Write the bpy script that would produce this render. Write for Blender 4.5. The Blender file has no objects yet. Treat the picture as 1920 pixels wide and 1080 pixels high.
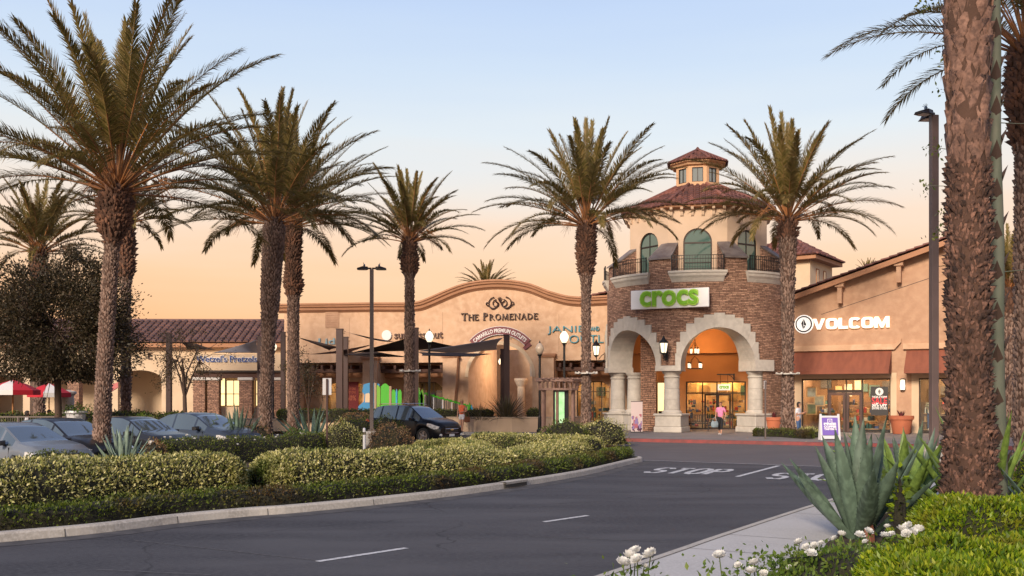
import bpy, bmesh, math, random
import numpy as np
from mathutils import Vector, Matrix, geometry, noise
PI = math.pi
R = math.radians
random.seed(7)
rng = np.random.default_rng(7)
scene = bpy.context.scene
COL = scene.collection

# ------------------------------------------------------------ camera, sky, sun, exposure
CAM_H = 2.0
cam_d = bpy.data.cameras.new("camera")
cam = bpy.data.objects.new("camera", cam_d)
COL.objects.link(cam)
cam.location = (0, 0, CAM_H)
cam.rotation_euler = (R(90), 0, 0)
cam_d.sensor_width = 36
cam_d.lens = 36 * 1900 / 1920
cam_d.shift_y = (745 - 540) / 1920
cam_d.clip_start = 0.1
cam_d.clip_end = 3000
scene.camera = cam
scene.render.engine = 'CYCLES'
scene.cycles.max_bounces = 6
scene.cycles.transparent_max_bounces = 12
scene.cycles.use_denoising = True
scene.view_settings.view_transform = 'Standard'
scene.view_settings.look = 'None'
scene.view_settings.gamma = 1
scene.view_settings.exposure = 0.1

def lin(c):
    return tuple(((x / 255) / 12.92 if x / 255 <= 0.04045 else ((x / 255 + .055) / 1.055) ** 2.4) for x in c)

SUN_EL, SUN_AZ = 24, 205     # azimuth of the glow, clockwise from +Y (behind the camera, to the left)
world = bpy.data.worlds.new("World")
scene.world = world
world.use_nodes = True
wn = world.node_tree
for n in list(wn.nodes): wn.nodes.remove(n)
w_out = wn.nodes.new('ShaderNodeOutputWorld')
w_bg = wn.nodes.new('ShaderNodeBackground')
w_sky = wn.nodes.new('ShaderNodeTexSky'); w_sky.sky_type = 'NISHITA'; w_sky.sun_disc = False
w_sky.sun_elevation = R(SUN_EL); w_sky.sun_rotation = R(SUN_AZ)
w_sc = wn.nodes.new('ShaderNodeVectorMath'); w_sc.operation = 'SCALE'; w_sc.inputs['Scale'].default_value = 0.012
w_tc = wn.nodes.new('ShaderNodeTexCoord')
w_sep = wn.nodes.new('ShaderNodeSeparateXYZ')
w_ns = wn.nodes.new('ShaderNodeTexNoise'); w_ns.inputs['Scale'].default_value = 1.6; w_ns.inputs['Detail'].default_value = 4
w_mp = wn.nodes.new('ShaderNodeMapping'); w_mp.inputs['Scale'].default_value = (1, 1, 9)
w_nm = wn.nodes.new('ShaderNodeMath'); w_nm.operation = 'MULTIPLY_ADD'; w_nm.inputs[1].default_value = 0.085; w_nm.inputs[2].default_value = -0.0425
w_ad = wn.nodes.new('ShaderNodeMath'); w_ad.operation = 'ADD'
w_rp = wn.nodes.new('ShaderNodeValToRGB')
w_add = wn.nodes.new('ShaderNodeVectorMath'); w_add.operation = 'ADD'
L = wn.links.new
L(w_tc.outputs['Generated'], w_sep.inputs[0]); L(w_tc.outputs['Generated'], w_mp.inputs[0]); L(w_mp.outputs[0], w_ns.inputs['Vector'])
L(w_ns.outputs['Fac'], w_nm.inputs[0]); L(w_nm.outputs[0], w_ad.inputs[0]); L(w_sep.outputs['Z'], w_ad.inputs[1])
L(w_ad.outputs[0], w_rp.inputs[0])
SKY = [(0.0, (236, 160, 108)), (0.055, (243, 168, 112)), (0.085, (247, 186, 131)), (0.12, (247, 199, 153)), (0.165, (242, 214, 188)),
       (0.205, (233, 223, 212)), (0.25, (219, 226, 230)), (0.31, (202, 217, 234)), (0.37, (188, 207, 235)), (.55, (140, 158, 200)), (1.0, (112, 130, 178))]
els = w_rp.color_ramp.elements
while len(els) < len(SKY): els.new(0.5)
for e, (p, c) in zip(els, SKY):
    e.position = p; e.color = (*lin(c), 1)
L(w_sky.outputs[0], w_sc.inputs[0]); L(w_sc.outputs[0], w_add.inputs[0]); L(w_rp.outputs[0], w_add.inputs[1])
L(w_add.outputs[0], w_bg.inputs[0]); w_bg.inputs[1].default_value = 1.0
L(w_bg.outputs[0], w_out.inputs[0])
sun_d = bpy.data.lights.new("sun", 'SUN'); sun_d.energy = 4.5; sun_d.angle = R(14); sun_d.color = (1, .83, .66)
sun = bpy.data.objects.new("sun", sun_d); COL.objects.link(sun)
_az, _el = R(SUN_AZ), R(SUN_EL)
_sv = Vector((math.sin(_az) * math.cos(_el), math.cos(_az) * math.cos(_el), math.sin(_el)))
sun.rotation_euler = (-_sv).to_track_quat('-Z', 'Y').to_euler()
sun.location = (0, -20, 40)

# ------------------------------------------------------------ measuring helpers
F, CU, HV = 1900.0, 960.0, 745.0
def at(u, v, Y):                       # the point at depth Y seen at photo pixel (u, v)
    return Vector(((u - CU) / F * Y, Y, CAM_H - (v - HV) / F * Y))
def gnd(u, v, z=0.0):                  # the point of the plane z seen at (u, v)
    Y = (CAM_H - z) * F / (v - HV)
    return Vector(((u - CU) / F * Y, Y, z))

class Plane:                           # a vertical facade plane; local x along it, y into the building, z up
    def __init__(s, ox, oy, dx, dy):
        l = math.hypot(dx, dy); s.o = Vector((ox, oy)); s.d = Vector((dx / l, dy / l)); s.n = Vector((-s.d.y, s.d.x))
        s.rz = math.atan2(s.d.y, s.d.x); s.loc = (ox, oy, 0)
    def x(s, u, out=0.0):
        k = (u - CU) / F; o = s.o - s.n * out
        return (k * o.y - o.x) / (s.d.x - k * s.d.y)
    def xz(s, u, v, out=0.0):
        x = s.x(u, out); Y = (s.o - s.n * out + s.d * x).y
        return x, CAM_H - (v - HV) / F * Y
    def w(s, x, y, z):
        p = s.o + s.d * x + s.n * y
        return Vector((p.x, p.y, z))

# ------------------------------------------------------------ object helpers
def setp(o, label=None, cat=None, group=None, kind=None):
    if label: o['label'] = label
    if cat: o['category'] = cat
    if group: o['group'] = group
    if kind: o['kind'] = kind
    return o
def thing(name, label, cat, loc=(0, 0, 0), rz=0.0, group=None):
    o = bpy.data.objects.new(name, None); COL.objects.link(o)
    o.empty_display_size = .3
    o.location = loc; o.rotation_euler = (0, 0, rz)
    return setp(o, label, cat, group)
def copy_tree(o, parent=None):
    c = o.copy(); COL.objects.link(c)
    if parent: c.parent = parent
    for ch in list(o.children): copy_tree(ch, c)
    return c
def place(o, loc, rz=0.0, sc=1.0, label=None):
    o.location = loc; o.rotation_euler = (0, 0, rz); o.scale = (sc, sc, sc) if isinstance(sc, (int, float)) else sc
    if label: o['label'] = label
    return o

class MB:
    def __init__(s): s.v = []; s.f = []; s.m = []; s.uv = None; s.mi = 0; s.T = None
    def vs(s, pts):
        i = len(s.v)
        if s.T is not None: pts = [s.T @ Vector(p) for p in pts]
        s.v.extend([tuple(p) for p in pts]); return i
    def fs(s, faces, i=0):
        for f in faces:
            s.f.append(tuple(i + k for k in f)); s.m.append(s.mi)
    def box(s, x0, x1, y0, y1, z0, z1, bev=0.0):
        if bev > 0:
            b = min(bev, abs(x1 - x0) / 2.1, abs(y1 - y0) / 2.1, abs(z1 - z0) / 2.1)
            rings = []
            for (z, k) in ((z0, b), (z0 + b, 0), (z1 - b, 0), (z1, b)):
                kk = k
                rings.append([(x0 + kk, y0 + kk + (b - kk), z), (x0 + kk + (b - kk), y0 + kk, z), (x1 - b, y0 + kk, z), (x1 - kk, y0 + b, z),
                              (x1 - kk, y1 - b, z), (x1 - b, y1 - kk, z), (x0 + b, y1 - kk, z), (x0 + kk, y1 - b, z)] if kk == 0 else
                             [(x0 + b, y0 + b, z), (x0 + b, y0 + b, z), (x1 - b, y0 + b, z), (x1 - b, y0 + b, z),
                              (x1 - b, y1 - b, z), (x1 - b, y1 - b, z), (x0 + b, y1 - b, z), (x0 + b, y1 - b, z)])
            s.loft(rings, True, True); return
        i = s.vs([(x0, y0, z0), (x1, y0, z0), (x1, y1, z0), (x0, y1, z0), (x0, y0, z1), (x1, y0, z1), (x1, y1, z1), (x0, y1, z1)])
        s.fs([(0, 3, 2, 1), (4, 5, 6, 7), (0, 1, 5, 4), (1, 2, 6, 5), (2, 3, 7, 6), (3, 0, 4, 7)], i)
    def loft(s, rings, cap=True, closed=True):
        n = len(rings[0]); i0 = None
        for r in rings:
            i = s.vs(r)
            if i0 is None: i0 = i
        for k in range(len(rings) - 1):
            a = i0 + k * n; b = a + n
            for j in range(n if closed else n - 1):
                j2 = (j + 1) % n
                s.fs([(a + j, a + j2, b + j2, b + j)])
        if cap:
            s.fs([tuple(reversed(range(i0, i0 + n))), tuple(range(i0 + (len(rings) - 1) * n, i0 + len(rings) * n))])
        return i0
    def tube(s, pts, rad, n=8, cap=True):
        pts = [Vector(p) for p in pts]
        if not hasattr(rad, '__len__'): rad = [rad] * len(pts)
        rings = []; up = None
        for k, p in enumerate(pts):
            d = (pts[min(k + 1, len(pts) - 1)] - pts[max(k - 1, 0)])
            d.normalize()
            if up is None:
                a = Vector((0, 0, 1)) if abs(d.z) < .9 else Vector((1, 0, 0))
                up = (a - d * a.dot(d)).normalized()
            else: up = (up - d * up.dot(d)).normalized()
            sd = d.cross(up)
            rings.append([p + (up * math.cos(t) + sd * math.sin(t)) * rad[k] for t in [2 * PI * j / n for j in range(n)]])
        s.loft(rings, cap)
    def lathe(s, prof, n=16, c=(0, 0), cap=True, ph=0.0):
        s.loft([[(c[0] + r * math.cos(ph + 2 * PI * j / n), c[1] + r * math.sin(ph + 2 * PI * j / n), z) for j in range(n)] for r, z in prof], cap)
    def panel(s, loops, y0, y1, back=True):     # loops of (x, z); first is the outline, others are holes
        loops = [[Vector((x, z, 0)) for x, z in lp] for lp in loops]
        tris = geometry.tessellate_polygon(loops)
        flat = [p for lp in loops for p in lp]
        def area(t): a, b, c = (flat[k] for k in t); return (b - a).cross(c - a).z
        i = s.vs([(p.x, y0, p.y) for p in flat]); j = s.vs([(p.x, y1, p.y) for p in flat])
        for t in tris:
            if area(t) < 0: t = t[::-1]
            s.fs([t], i)
            if back: s.fs([t[::-1]], j)
        o = 0
        for q, lp in enumerate(loops):
            n = len(lp)
            ar = sum(lp[k].x * lp[(k + 1) % n].y - lp[(k + 1) % n].x * lp[k].y for k in range(n))
            for k in range(n):
                a, b = o + k, o + (k + 1) % n
                f = (i + a, j + a, j + b, i + b)
                if (ar > 0) != (q == 0): f = f[::-1]
                s.fs([f])
            o += n
    def build(s, name, mat, parent=None, smooth=False, auto=None):
        me = bpy.data.meshes.new(name)
        me.from_pydata(s.v, [], s.f)
        mats = mat if isinstance(mat, (list, tuple)) else [mat]
        for m in mats: me.materials.append(m)
        if len(mats) > 1: me.polygons.foreach_set('material_index', s.m)
        if smooth: me.polygons.foreach_set('use_smooth', [True] * len(s.f))
        if s.uv is not None:
            l = me.uv_layers.new(name='UVMap')
            for p in me.polygons:
                for li, vi in zip(p.loop_indices, p.vertices): l.data[li].uv = s.uv[vi]
        me.update()
        o = bpy.data.objects.new(name, me); COL.objects.link(o)
        if parent: o.parent = parent
        if auto is not None and smooth:
            bm = bmesh.new(); bm.from_mesh(me)
            for e in bm.edges:
                if len(e.link_faces) == 2 and e.calc_face_angle(0) > R(auto): e.smooth = False
            bm.to_mesh(me); bm.free()
        return o
def npmesh(name, V, Q, mat, parent=None, smooth=False, mi=None):   # V (n,3); Q (m,k) all faces with k corners
    me = bpy.data.meshes.new(name)
    V = np.asarray(V, dtype=np.float32); Q = np.asarray(Q, dtype=np.int32)
    me.vertices.add(len(V)); me.vertices.foreach_set('co', V.ravel())
    k = Q.shape[1]; me.loops.add(Q.size); me.loops.foreach_set('vertex_index', Q.ravel())
    me.polygons.add(len(Q)); me.polygons.foreach_set('loop_start', np.arange(0, Q.size, k, dtype=np.int32))
    mats = mat if isinstance(mat, (list, tuple)) else [mat]
    for m in mats: me.materials.append(m)
    if mi is not None: me.polygons.foreach_set('material_index', np.asarray(mi, dtype=np.int32))
    if smooth: me.polygons.foreach_set('use_smooth', np.ones(len(Q), dtype=bool))
    me.update(calc_edges=True); me.validate()
    o = bpy.data.objects.new(name, me); COL.objects.link(o)
    if parent: o.parent = parent
    return o

# ------------------------------------------------------------ materials
MATS = {}
def node(nt, t, **k):
    n = nt.nodes.new(t)
    for a, b in k.items():
        if a.startswith('i_'): n.inputs[a[2:].replace('_', ' ')].default_value = b
        else: setattr(n, a, b)
    return n
def mat(name, col, rough=.7, metal=0.0, noise=None, col2=None, bump=None, island=0.0, coat=0.0, emit=None, spec=.5, coord='Object', stretch=None, noise2=None, col3=None):
    if name in MATS: return MATS[name]
    m = bpy.data.materials.new(name); m.use_nodes = True; nt = m.node_tree; l = nt.links.new
    b = nt.nodes['Principled BSDF']
    b.inputs['Roughness'].default_value = rough; b.inputs['Metallic'].default_value = metal
    b.inputs['Specular IOR Level'].default_value = spec
    if coat: b.inputs['Coat Weight'].default_value = coat; b.inputs['Coat Roughness'].default_value = .05
    tc = node(nt, 'ShaderNodeTexCoord'); vec = tc.outputs[coord]
    if stretch:
        mp = node(nt, 'ShaderNodeMapping'); mp.inputs['Scale'].default_value = stretch; l(vec, mp.inputs[0]); vec = mp.outputs[0]
    c = node(nt, 'ShaderNodeRGB'); c.outputs[0].default_value = (*col, 1); out = c.outputs[0]
    def blend(out, sc, colr, lo, hi, det=4):
        nz = node(nt, 'ShaderNodeTexNoise', i_Scale=sc, i_Detail=det); l(vec, nz.inputs['Vector'])
        mr = node(nt, 'ShaderNodeMapRange'); mr.inputs[1].default_value = lo; mr.inputs[2].default_value = hi; l(nz.outputs['Fac'], mr.inputs[0])
        mx = node(nt, 'ShaderNodeMix', data_type='RGBA'); l(mr.outputs[0], mx.inputs[0]); l(out, mx.inputs[6]); mx.inputs[7].default_value = (*colr, 1)
        return mx.outputs[2]
    if noise: out = blend(out, noise, col2 or tuple(x * .7 for x in col), .38, .62)
    if noise2: out = blend(out, noise2, col3 or tuple(x * .8 for x in col), .42, .66, 6)
    if island:
        g = node(nt, 'ShaderNodeNewGeometry'); mr = node(nt, 'ShaderNodeMapRange'); mr.inputs[3].default_value = 1 - island; mr.inputs[4].default_value = 1 + island
        l(g.outputs['Random Per Island'], mr.inputs[0])
        hs = node(nt, 'ShaderNodeHueSaturation'); l(mr.outputs[0], hs.inputs['Value']); l(out, hs.inputs['Color']); out = hs.outputs[0]
    l(out, b.inputs['Base Color'])
    if bump:
        bs, bk, bd = bump
        nz = node(nt, 'ShaderNodeTexNoise', i_Scale=bs, i_Detail=6); l(vec, nz.inputs['Vector'])
        bp = node(nt, 'ShaderNodeBump', i_Strength=bk, i_Distance=bd); l(nz.outputs['Fac'], bp.inputs['Height']); l(bp.outputs[0], b.inputs['Normal'])
    if emit:
        b.inputs['Emission Color'].default_value = (*emit[0], 1); b.inputs['Emission Strength'].default_value = emit[1]
    MATS[name] = m
    return m
def leafmat(name, ramp, rough=.5, trans=.25, clump=None):     # ramp: list of colours picked leaf by leaf; clump=(scale, colours) for whole patches
    if name in MATS: return MATS[name]
    m = bpy.data.materials.new(name); m.use_nodes = True; nt = m.node_tree; l = nt.links.new
    b = nt.nodes['Principled BSDF']; b.inputs['Roughness'].default_value = rough; b.inputs['Specular IOR Level'].default_value = .35
    g = node(nt, 'ShaderNodeNewGeometry')
    def mk(cols):
        rp = node(nt, 'ShaderNodeValToRGB'); rp.color_ramp.interpolation = 'LINEAR'; e = rp.color_ramp.elements
        while len(e) < len(cols): e.new(.5)
        for k, (el, c) in enumerate(zip(e, cols)): el.position = k / max(1, len(cols) - 1); el.color = (*c, 1)
        l(g.outputs['Random Per Island'], rp.inputs[0]); return rp.outputs[0]
    out = mk(ramp)
    if clump:
        tc = node(nt, 'ShaderNodeTexCoord'); nz = node(nt, 'ShaderNodeTexNoise', i_Scale=clump[0], i_Detail=3); l(tc.outputs['Object'], nz.inputs['Vector'])
        mr = node(nt, 'ShaderNodeMapRange'); mr.inputs[1].default_value = clump[2]; mr.inputs[2].default_value = clump[3]; l(nz.outputs['Fac'], mr.inputs[0])
        mx = node(nt, 'ShaderNodeMix', data_type='RGBA'); l(mr.outputs[0], mx.inputs[0]); l(out, mx.inputs[6]); l(mk(clump[1]), mx.inputs[7]); out = mx.outputs[2]
    l(out, b.inputs['Base Color'])
    t = node(nt, 'ShaderNodeBsdfTranslucent'); l(out, t.inputs[0])
    ms = node(nt, 'ShaderNodeMixShader'); ms.inputs[0].default_value = trans
    o = nt.nodes['Material Output']; l(b.outputs[0], ms.inputs[1]); l(t.outputs[0], ms.inputs[2]); l(ms.outputs[0], o.inputs[0])
    MATS[name] = m
    return m
def glassmat(name, tint=(.9, .95, .95), refl=.12, rough=.02):
    if name in MATS: return MATS[name]
    m = bpy.data.materials.new(name); m.use_nodes = True; nt = m.node_tree; l = nt.links.new
    for n in list(nt.nodes):
        if n.type != 'OUTPUT_MATERIAL': nt.nodes.remove(n)
    tr = node(nt, 'ShaderNodeBsdfTransparent'); tr.inputs[0].default_value = (*tint, 1)
    gl = node(nt, 'ShaderNodeBsdfGlossy'); gl.inputs['Roughness'].default_value = rough
    fr = node(nt, 'ShaderNodeLayerWeight', i_Blend=.25); ad = node(nt, 'ShaderNodeMath', operation='ADD', use_clamp=True); ad.inputs[1].default_value = refl
    ms = node(nt, 'ShaderNodeMixShader'); l(fr.outputs['Fresnel'], ad.inputs[0]); l(ad.outputs[0], ms.inputs[0])
    l(tr.outputs[0], ms.inputs[1]); l(gl.outputs[0], ms.inputs[2]); l(ms.outputs[0], nt.nodes['Material Output'].inputs[0])
    MATS[name] = m
    return m
def stonemat(name, c1, c2, mortar, bw, rh, ms=.012, uv=False, bump=.6, off=.5, patch=None):
    if name in MATS: return MATS[name]
    m = bpy.data.materials.new(name); m.use_nodes = True; nt = m.node_tree; l = nt.links.new
    b = nt.nodes['Principled BSDF']; b.inputs['Roughness'].default_value = .85
    tc = node(nt, 'ShaderNodeTexCoord')
    if uv: vec = tc.outputs['UV']
    else:
        sp = node(nt, 'ShaderNodeSeparateXYZ'); l(tc.outputs['Object'], sp.inputs[0])
        ad = node(nt, 'ShaderNodeMath', operation='ADD'); l(sp.outputs[0], ad.inputs[0]); l(sp.outputs[1], ad.inputs[1])
        cb = node(nt, 'ShaderNodeCombineXYZ'); l(ad.outputs[0], cb.inputs[0]); l(sp.outputs[2], cb.inputs[1]); vec = cb.outputs[0]
    # a little wobble so courses are uneven
    wz = node(nt, 'ShaderNodeTexNoise', i_Scale=1.7, i_Detail=3); l(vec, wz.inputs['Vector'])
    wm = node(nt, 'ShaderNodeVectorMath', operation='MULTIPLY_ADD'); wm.inputs[1].default_value = (.12, rh * 1.3, 0); l(wz.outputs['Color'], wm.inputs[0]); l(vec, wm.inputs[2])
    br = node(nt, 'ShaderNodeTexBrick'); l(wm.outputs[0], br.inputs['Vector'])
    br.inputs['Scale'].default_value = 1; br.inputs['Brick Width'].default_value = bw; br.inputs['Row Height'].default_value = rh
    br.inputs['Mortar Size'].default_value = ms; br.inputs['Color1'].default_value = (*c1, 1); br.inputs['Color2'].default_value = (*c2, 1)
    br.inputs['Mortar'].default_value = (*mortar, 1); br.offset = off; br.squash = .7; br.squash_frequency = 3
    n2 = node(nt, 'ShaderNodeTexNoise', i_Scale=3.2, i_Detail=8); n2.inputs['Roughness'].default_value = .7
    mp = node(nt, 'ShaderNodeMapping'); mp.inputs['Scale'].default_value = (1, 3.5, 1); l(vec, mp.inputs[0]); l(mp.outputs[0], n2.inputs['Vector'])
    mr = node(nt, 'ShaderNodeMapRange'); mr.inputs[1].default_value = .3; mr.inputs[2].default_value = .7; mr.inputs[3].default_value = .5; mr.inputs[4].default_value = 1.45; l(n2.outputs['Fac'], mr.inputs[0])
    hs = node(nt, 'ShaderNodeHueSaturation'); l(br.outputs['Color'], hs.inputs['Color']); l(mr.outputs[0], hs.inputs['Value'])
    l(hs.outputs[0], b.inputs['Base Color'])
    mth = node(nt, 'ShaderNodeMath', operation='MULTIPLY_ADD'); mth.inputs[1].default_value = -1.3; l(br.outputs['Fac'], mth.inputs[0]); l(n2.outputs['Fac'], mth.inputs[2])
    bp = node(nt, 'ShaderNodeBump', i_Strength=bump, i_Distance=.05); l(mth.outputs[0], bp.inputs['Height']); l(bp.outputs[0], b.inputs['Normal'])
    MATS[name] = m
    return m

M_STUCCO = mat('stucco_tan', (.58, .375, .235), .9, noise=.7, col2=(.50, .31, .19), bump=(9, .5, .03), noise2=2.6, col3=(.62, .415, .27))
M_STUCCO_V = mat('stucco_brown', (.47, .285, .18), .9, noise=.6, col2=(.41, .24, .148), bump=(9, .5, .03), noise2=2.6, col3=(.505, .315, .20))
M_STUCCO_L = mat('stucco_cream', (.64, .49, .33), .9, noise=.8, col2=(.59, .44, .29), bump=(9, .3, .02))
M_TRIM = mat('stucco_trim', (.42, .21, .115), .85, noise=2, col2=(.38, .19, .10), bump=(12, .3, .01))
M_LEDGE = stonemat('ledge_stone', (.48, .285, .19), (.22, .115, .075), (.055, .03, .02), .34, .085, .010, uv=True, bump=.9)
M_LEDGE_B = stonemat('ledge_stone_blocks', (.50, .28, .18), (.28, .15, .10), (.055, .035, .025), .32, .10, .012, bump=.9)
M_CAST = mat('cast_stone', (.49, .45, .395), .85, noise=1.4, col2=(.43, .395, .345), bump=(14, .4, .02), island=.09, noise2=5, col3=(.52, .48, .42))
M_TILE = mat('clay_tile', (.19, .072, .05), .8, island=.4, noise=1.1, col2=(.13, .055, .045), bump=(20, .2, .01))
M_TILE_B = mat('brown_clay_tile', (.17, .085, .065), .8, island=.3, noise=.9, col2=(.12, .065, .055))
M_LEAD = mat('grey_slate_cap', (.20, .17, .155), .6, noise=2, col2=(.13, .10, .09), bump=(6, .3, .02))
M_IRON = mat('black_iron', (.012, .012, .013), .45, metal=.3)
M_BRONZE = mat('dark_bronze_frame', (.03, .02, .016), .4, metal=.4)
M_WOOD = mat('brown_timber', (.10, .045, .028), .75, noise=4, col2=(.07, .03, .02), stretch=(1, 1, 6))
M_POSTBR = mat('brown_steel', (.055, .022, .018), .5, noise=3, col2=(.045, .018, .014))
M_GREYPOLE = mat('grey_brown_pole', (.14, .11, .09), .5, noise=2, col2=(.12, .09, .085))
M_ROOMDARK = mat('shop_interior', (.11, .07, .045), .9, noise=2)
M_GLASS = glassmat('shop_glass', (.93, .95, .93), .05)
# ------------------------------------------------------------ paths and ground
def smooth_path(pts, n=6):             # Catmull-Rom through 2D points
    P = [Vector((p[0], p[1])) for p in pts]; P = [P[0] * 2 - P[1]] + P + [P[-1] * 2 - P[-2]]
    out = []
    for k in range(1, len(P) - 2):
        for j in range(n):
            t = j / n; a, b, c, d = P[k - 1:k + 3]
            out.append(.5 * ((2 * b) + (c - a) * t + (2 * a - 5 * b + 4 * c - d) * t * t + (3 * b - a - 3 * c + d) * t ** 3))
    out.append(P[-2]); return out
def offset_path(P, d):                 # positive d: to the left of travel
    out = []
    for k, p in enumerate(P):
        t = (P[min(k + 1, len(P) - 1)] - P[max(k - 1, 0)]).normalized()
        out.append(p + Vector((-t.y, t.x)) * d)
    return out
def sweep(mb, P, prof, close_prof=False):   # prof: (offset, z)
    rings = []
    for (d, z) in prof: rings.append([(q.x, q.y, z) for q in offset_path(P, d)])
    n = len(P); idx = [mb.vs(r) for r in rings]
    m = len(prof)
    for a in range(m if close_prof else m - 1):
        b = (a + 1) % m
        for k in range(n - 1): mb.fs([(idx[a] + k, idx[b] + k, idx[b] + k + 1, idx[a] + k + 1)][::1])
def flat(mb, pts, z):
    i = mb.vs([(p[0], p[1], z) for p in pts])
    tr = geometry.tessellate_polygon([[Vector((p[0], p[1], 0)) for p in pts]])
    for t in tr:
        a, b, c = (Vector((pts[k][0], pts[k][1])) for k in t)
        if (b - a).x * (c - a).y - (b - a).y * (c - a).x < 0: t = t[::-1]
        mb.fs([t], i)

M_ASPH = mat('asphalt', (.072, .070, .077), .78, stretch=(.45, 1.4, 1), noise=.6, col2=(.030, .029, .035), bump=(160, .55, .01), noise2=28, col3=(.078, .076, .082), spec=.4)
def add_cracks(m):                     # a sparse web of tar-dark cracks and pale worn tracks mixed over the asphalt colour
    nt = m.node_tree; l = nt.links.new; b = nt.nodes['Principled BSDF']; src = b.inputs['Base Color'].links[0].from_socket
    tc = node(nt, 'ShaderNodeTexCoord'); nz = node(nt, 'ShaderNodeTexNoise', i_Scale=.9, i_Detail=6); l(tc.outputs['Object'], nz.inputs['Vector'])
    ma = node(nt, 'ShaderNodeVectorMath', operation='MULTIPLY_ADD'); ma.inputs[1].default_value = (1.2, 1.2, 0); l(nz.outputs['Color'], ma.inputs[0]); l(tc.outputs['Object'], ma.inputs[2])
    vo = node(nt, 'ShaderNodeTexVoronoi', feature='DISTANCE_TO_EDGE', i_Scale=.17); l(ma.outputs[0], vo.inputs['Vector'])
    mr = node(nt, 'ShaderNodeMapRange'); mr.inputs[1].default_value = .0015; mr.inputs[2].default_value = .004; mr.inputs[3].default_value = .75; mr.inputs[4].default_value = 0; l(vo.outputs['Distance'], mr.inputs[0])
    n2 = node(nt, 'ShaderNodeTexNoise', i_Scale=.25, i_Detail=2); l(tc.outputs['Object'], n2.inputs['Vector'])
    gt = node(nt, 'ShaderNodeMapRange'); gt.inputs[1].default_value = .45; gt.inputs[2].default_value = .55; l(n2.outputs['Fac'], gt.inputs[0])
    mu = node(nt, 'ShaderNodeMath', operation='MULTIPLY'); l(mr.outputs[0], mu.inputs[0]); l(gt.outputs[0], mu.inputs[1])
    mx = node(nt, 'ShaderNodeMix', data_type='RGBA'); l(mu.outputs[0], mx.inputs[0]); l(src, mx.inputs[6]); mx.inputs[7].default_value = (.018, .018, .02, 1)
    n3 = node(nt, 'ShaderNodeTexNoise', i_Scale=130, i_Detail=2); l(tc.outputs['Object'], n3.inputs['Vector'])
    m3 = node(nt, 'ShaderNodeMapRange'); m3.inputs[1].default_value = .3; m3.inputs[2].default_value = .7; m3.inputs[3].default_value = .6; m3.inputs[4].default_value = 1.4; l(n3.outputs['Fac'], m3.inputs[0])
    hs = node(nt, 'ShaderNodeHueSaturation'); l(mx.outputs[2], hs.inputs['Color']); l(m3.outputs[0], hs.inputs['Value']); l(hs.outputs[0], b.inputs['Base Color'])
add_cracks(M_ASPH)
M_ASPH2 = mat('worn_asphalt', (.105, .094, .096), .8, noise=.5, col2=(.08, .072, .076), bump=(120, .4, .008), noise2=45, col3=(.12, .108, .11))
M_CONC = mat('kerb_concrete', (.42, .39, .345), .85, noise=1.5, col2=(.33, .305, .27), bump=(40, .35, .01), noise2=22, col3=(.47, .44, .40))
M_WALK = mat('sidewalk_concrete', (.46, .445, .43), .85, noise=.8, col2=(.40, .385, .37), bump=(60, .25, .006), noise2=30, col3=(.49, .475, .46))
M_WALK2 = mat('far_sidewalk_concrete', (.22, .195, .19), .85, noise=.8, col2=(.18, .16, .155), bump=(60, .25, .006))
M_SOIL = mat('mulch_soil', (.055, .034, .02), .95, noise=9, col2=(.03, .02, .013), bump=(30, .8, .03))
M_RED = mat('red_kerb_paint', (.26, .055, .05), .8, noise=3, col2=(.17, .05, .045), bump=(30, .3, .01))
M_WHITE = mat('road_paint', (.62, .62, .62), .8, noise=14, col2=(.36, .36, .37), bump=(70, .3, .004))
M_EARTH = mat('dry_ground', (.16, .13, .09), .95, noise=.05, col2=(.12, .10, .07))
def structure(o): o['kind'] = 'structure'; return o

mb = MB(); flat(mb, [(-1500, -300), (1500, -300), (1500, 1500), (-1500, 1500)], -.03)
structure(mb.build('ground', M_EARTH))
E1 = Vector((.885, -.465)).normalized(); E2 = Vector((.465, .885)).normalized()
mb = MB(); flat(mb, [(-90, -20), (70, -20), (70, 62), (-90, 100)], 0)
structure(mb.build('road', M_ASPH))
# long pale repair seams and patches in the asphalt
M_SEAM = mat('asphalt_seam', (.105, .102, .108), .8, noise=20, col2=(.055, .053, .058))
mb = MB()
def strip(mb, a, b, w, z=.004):
    a, b = Vector((a[0], a[1])), Vector((b[0], b[1])); t = (b - a).normalized(); n = Vector((-t.y, t.x)) * w / 2
    i = mb.vs([(*(a - n), z), (*(b - n), z), (*(b + n), z), (*(a + n), z)]); mb.fs([(0, 1, 2, 3)], i)
for (p, q, w) in (((250, 1013), (605, 1052), .04), ((395, 1078), (180, 1068), .05), ((1010, 1007), (1250, 1016), .03)):
    strip(mb, gnd(*p), gnd(*q), w)
structure(mb.build('asphalt_seams', M_SEAM))
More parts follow.
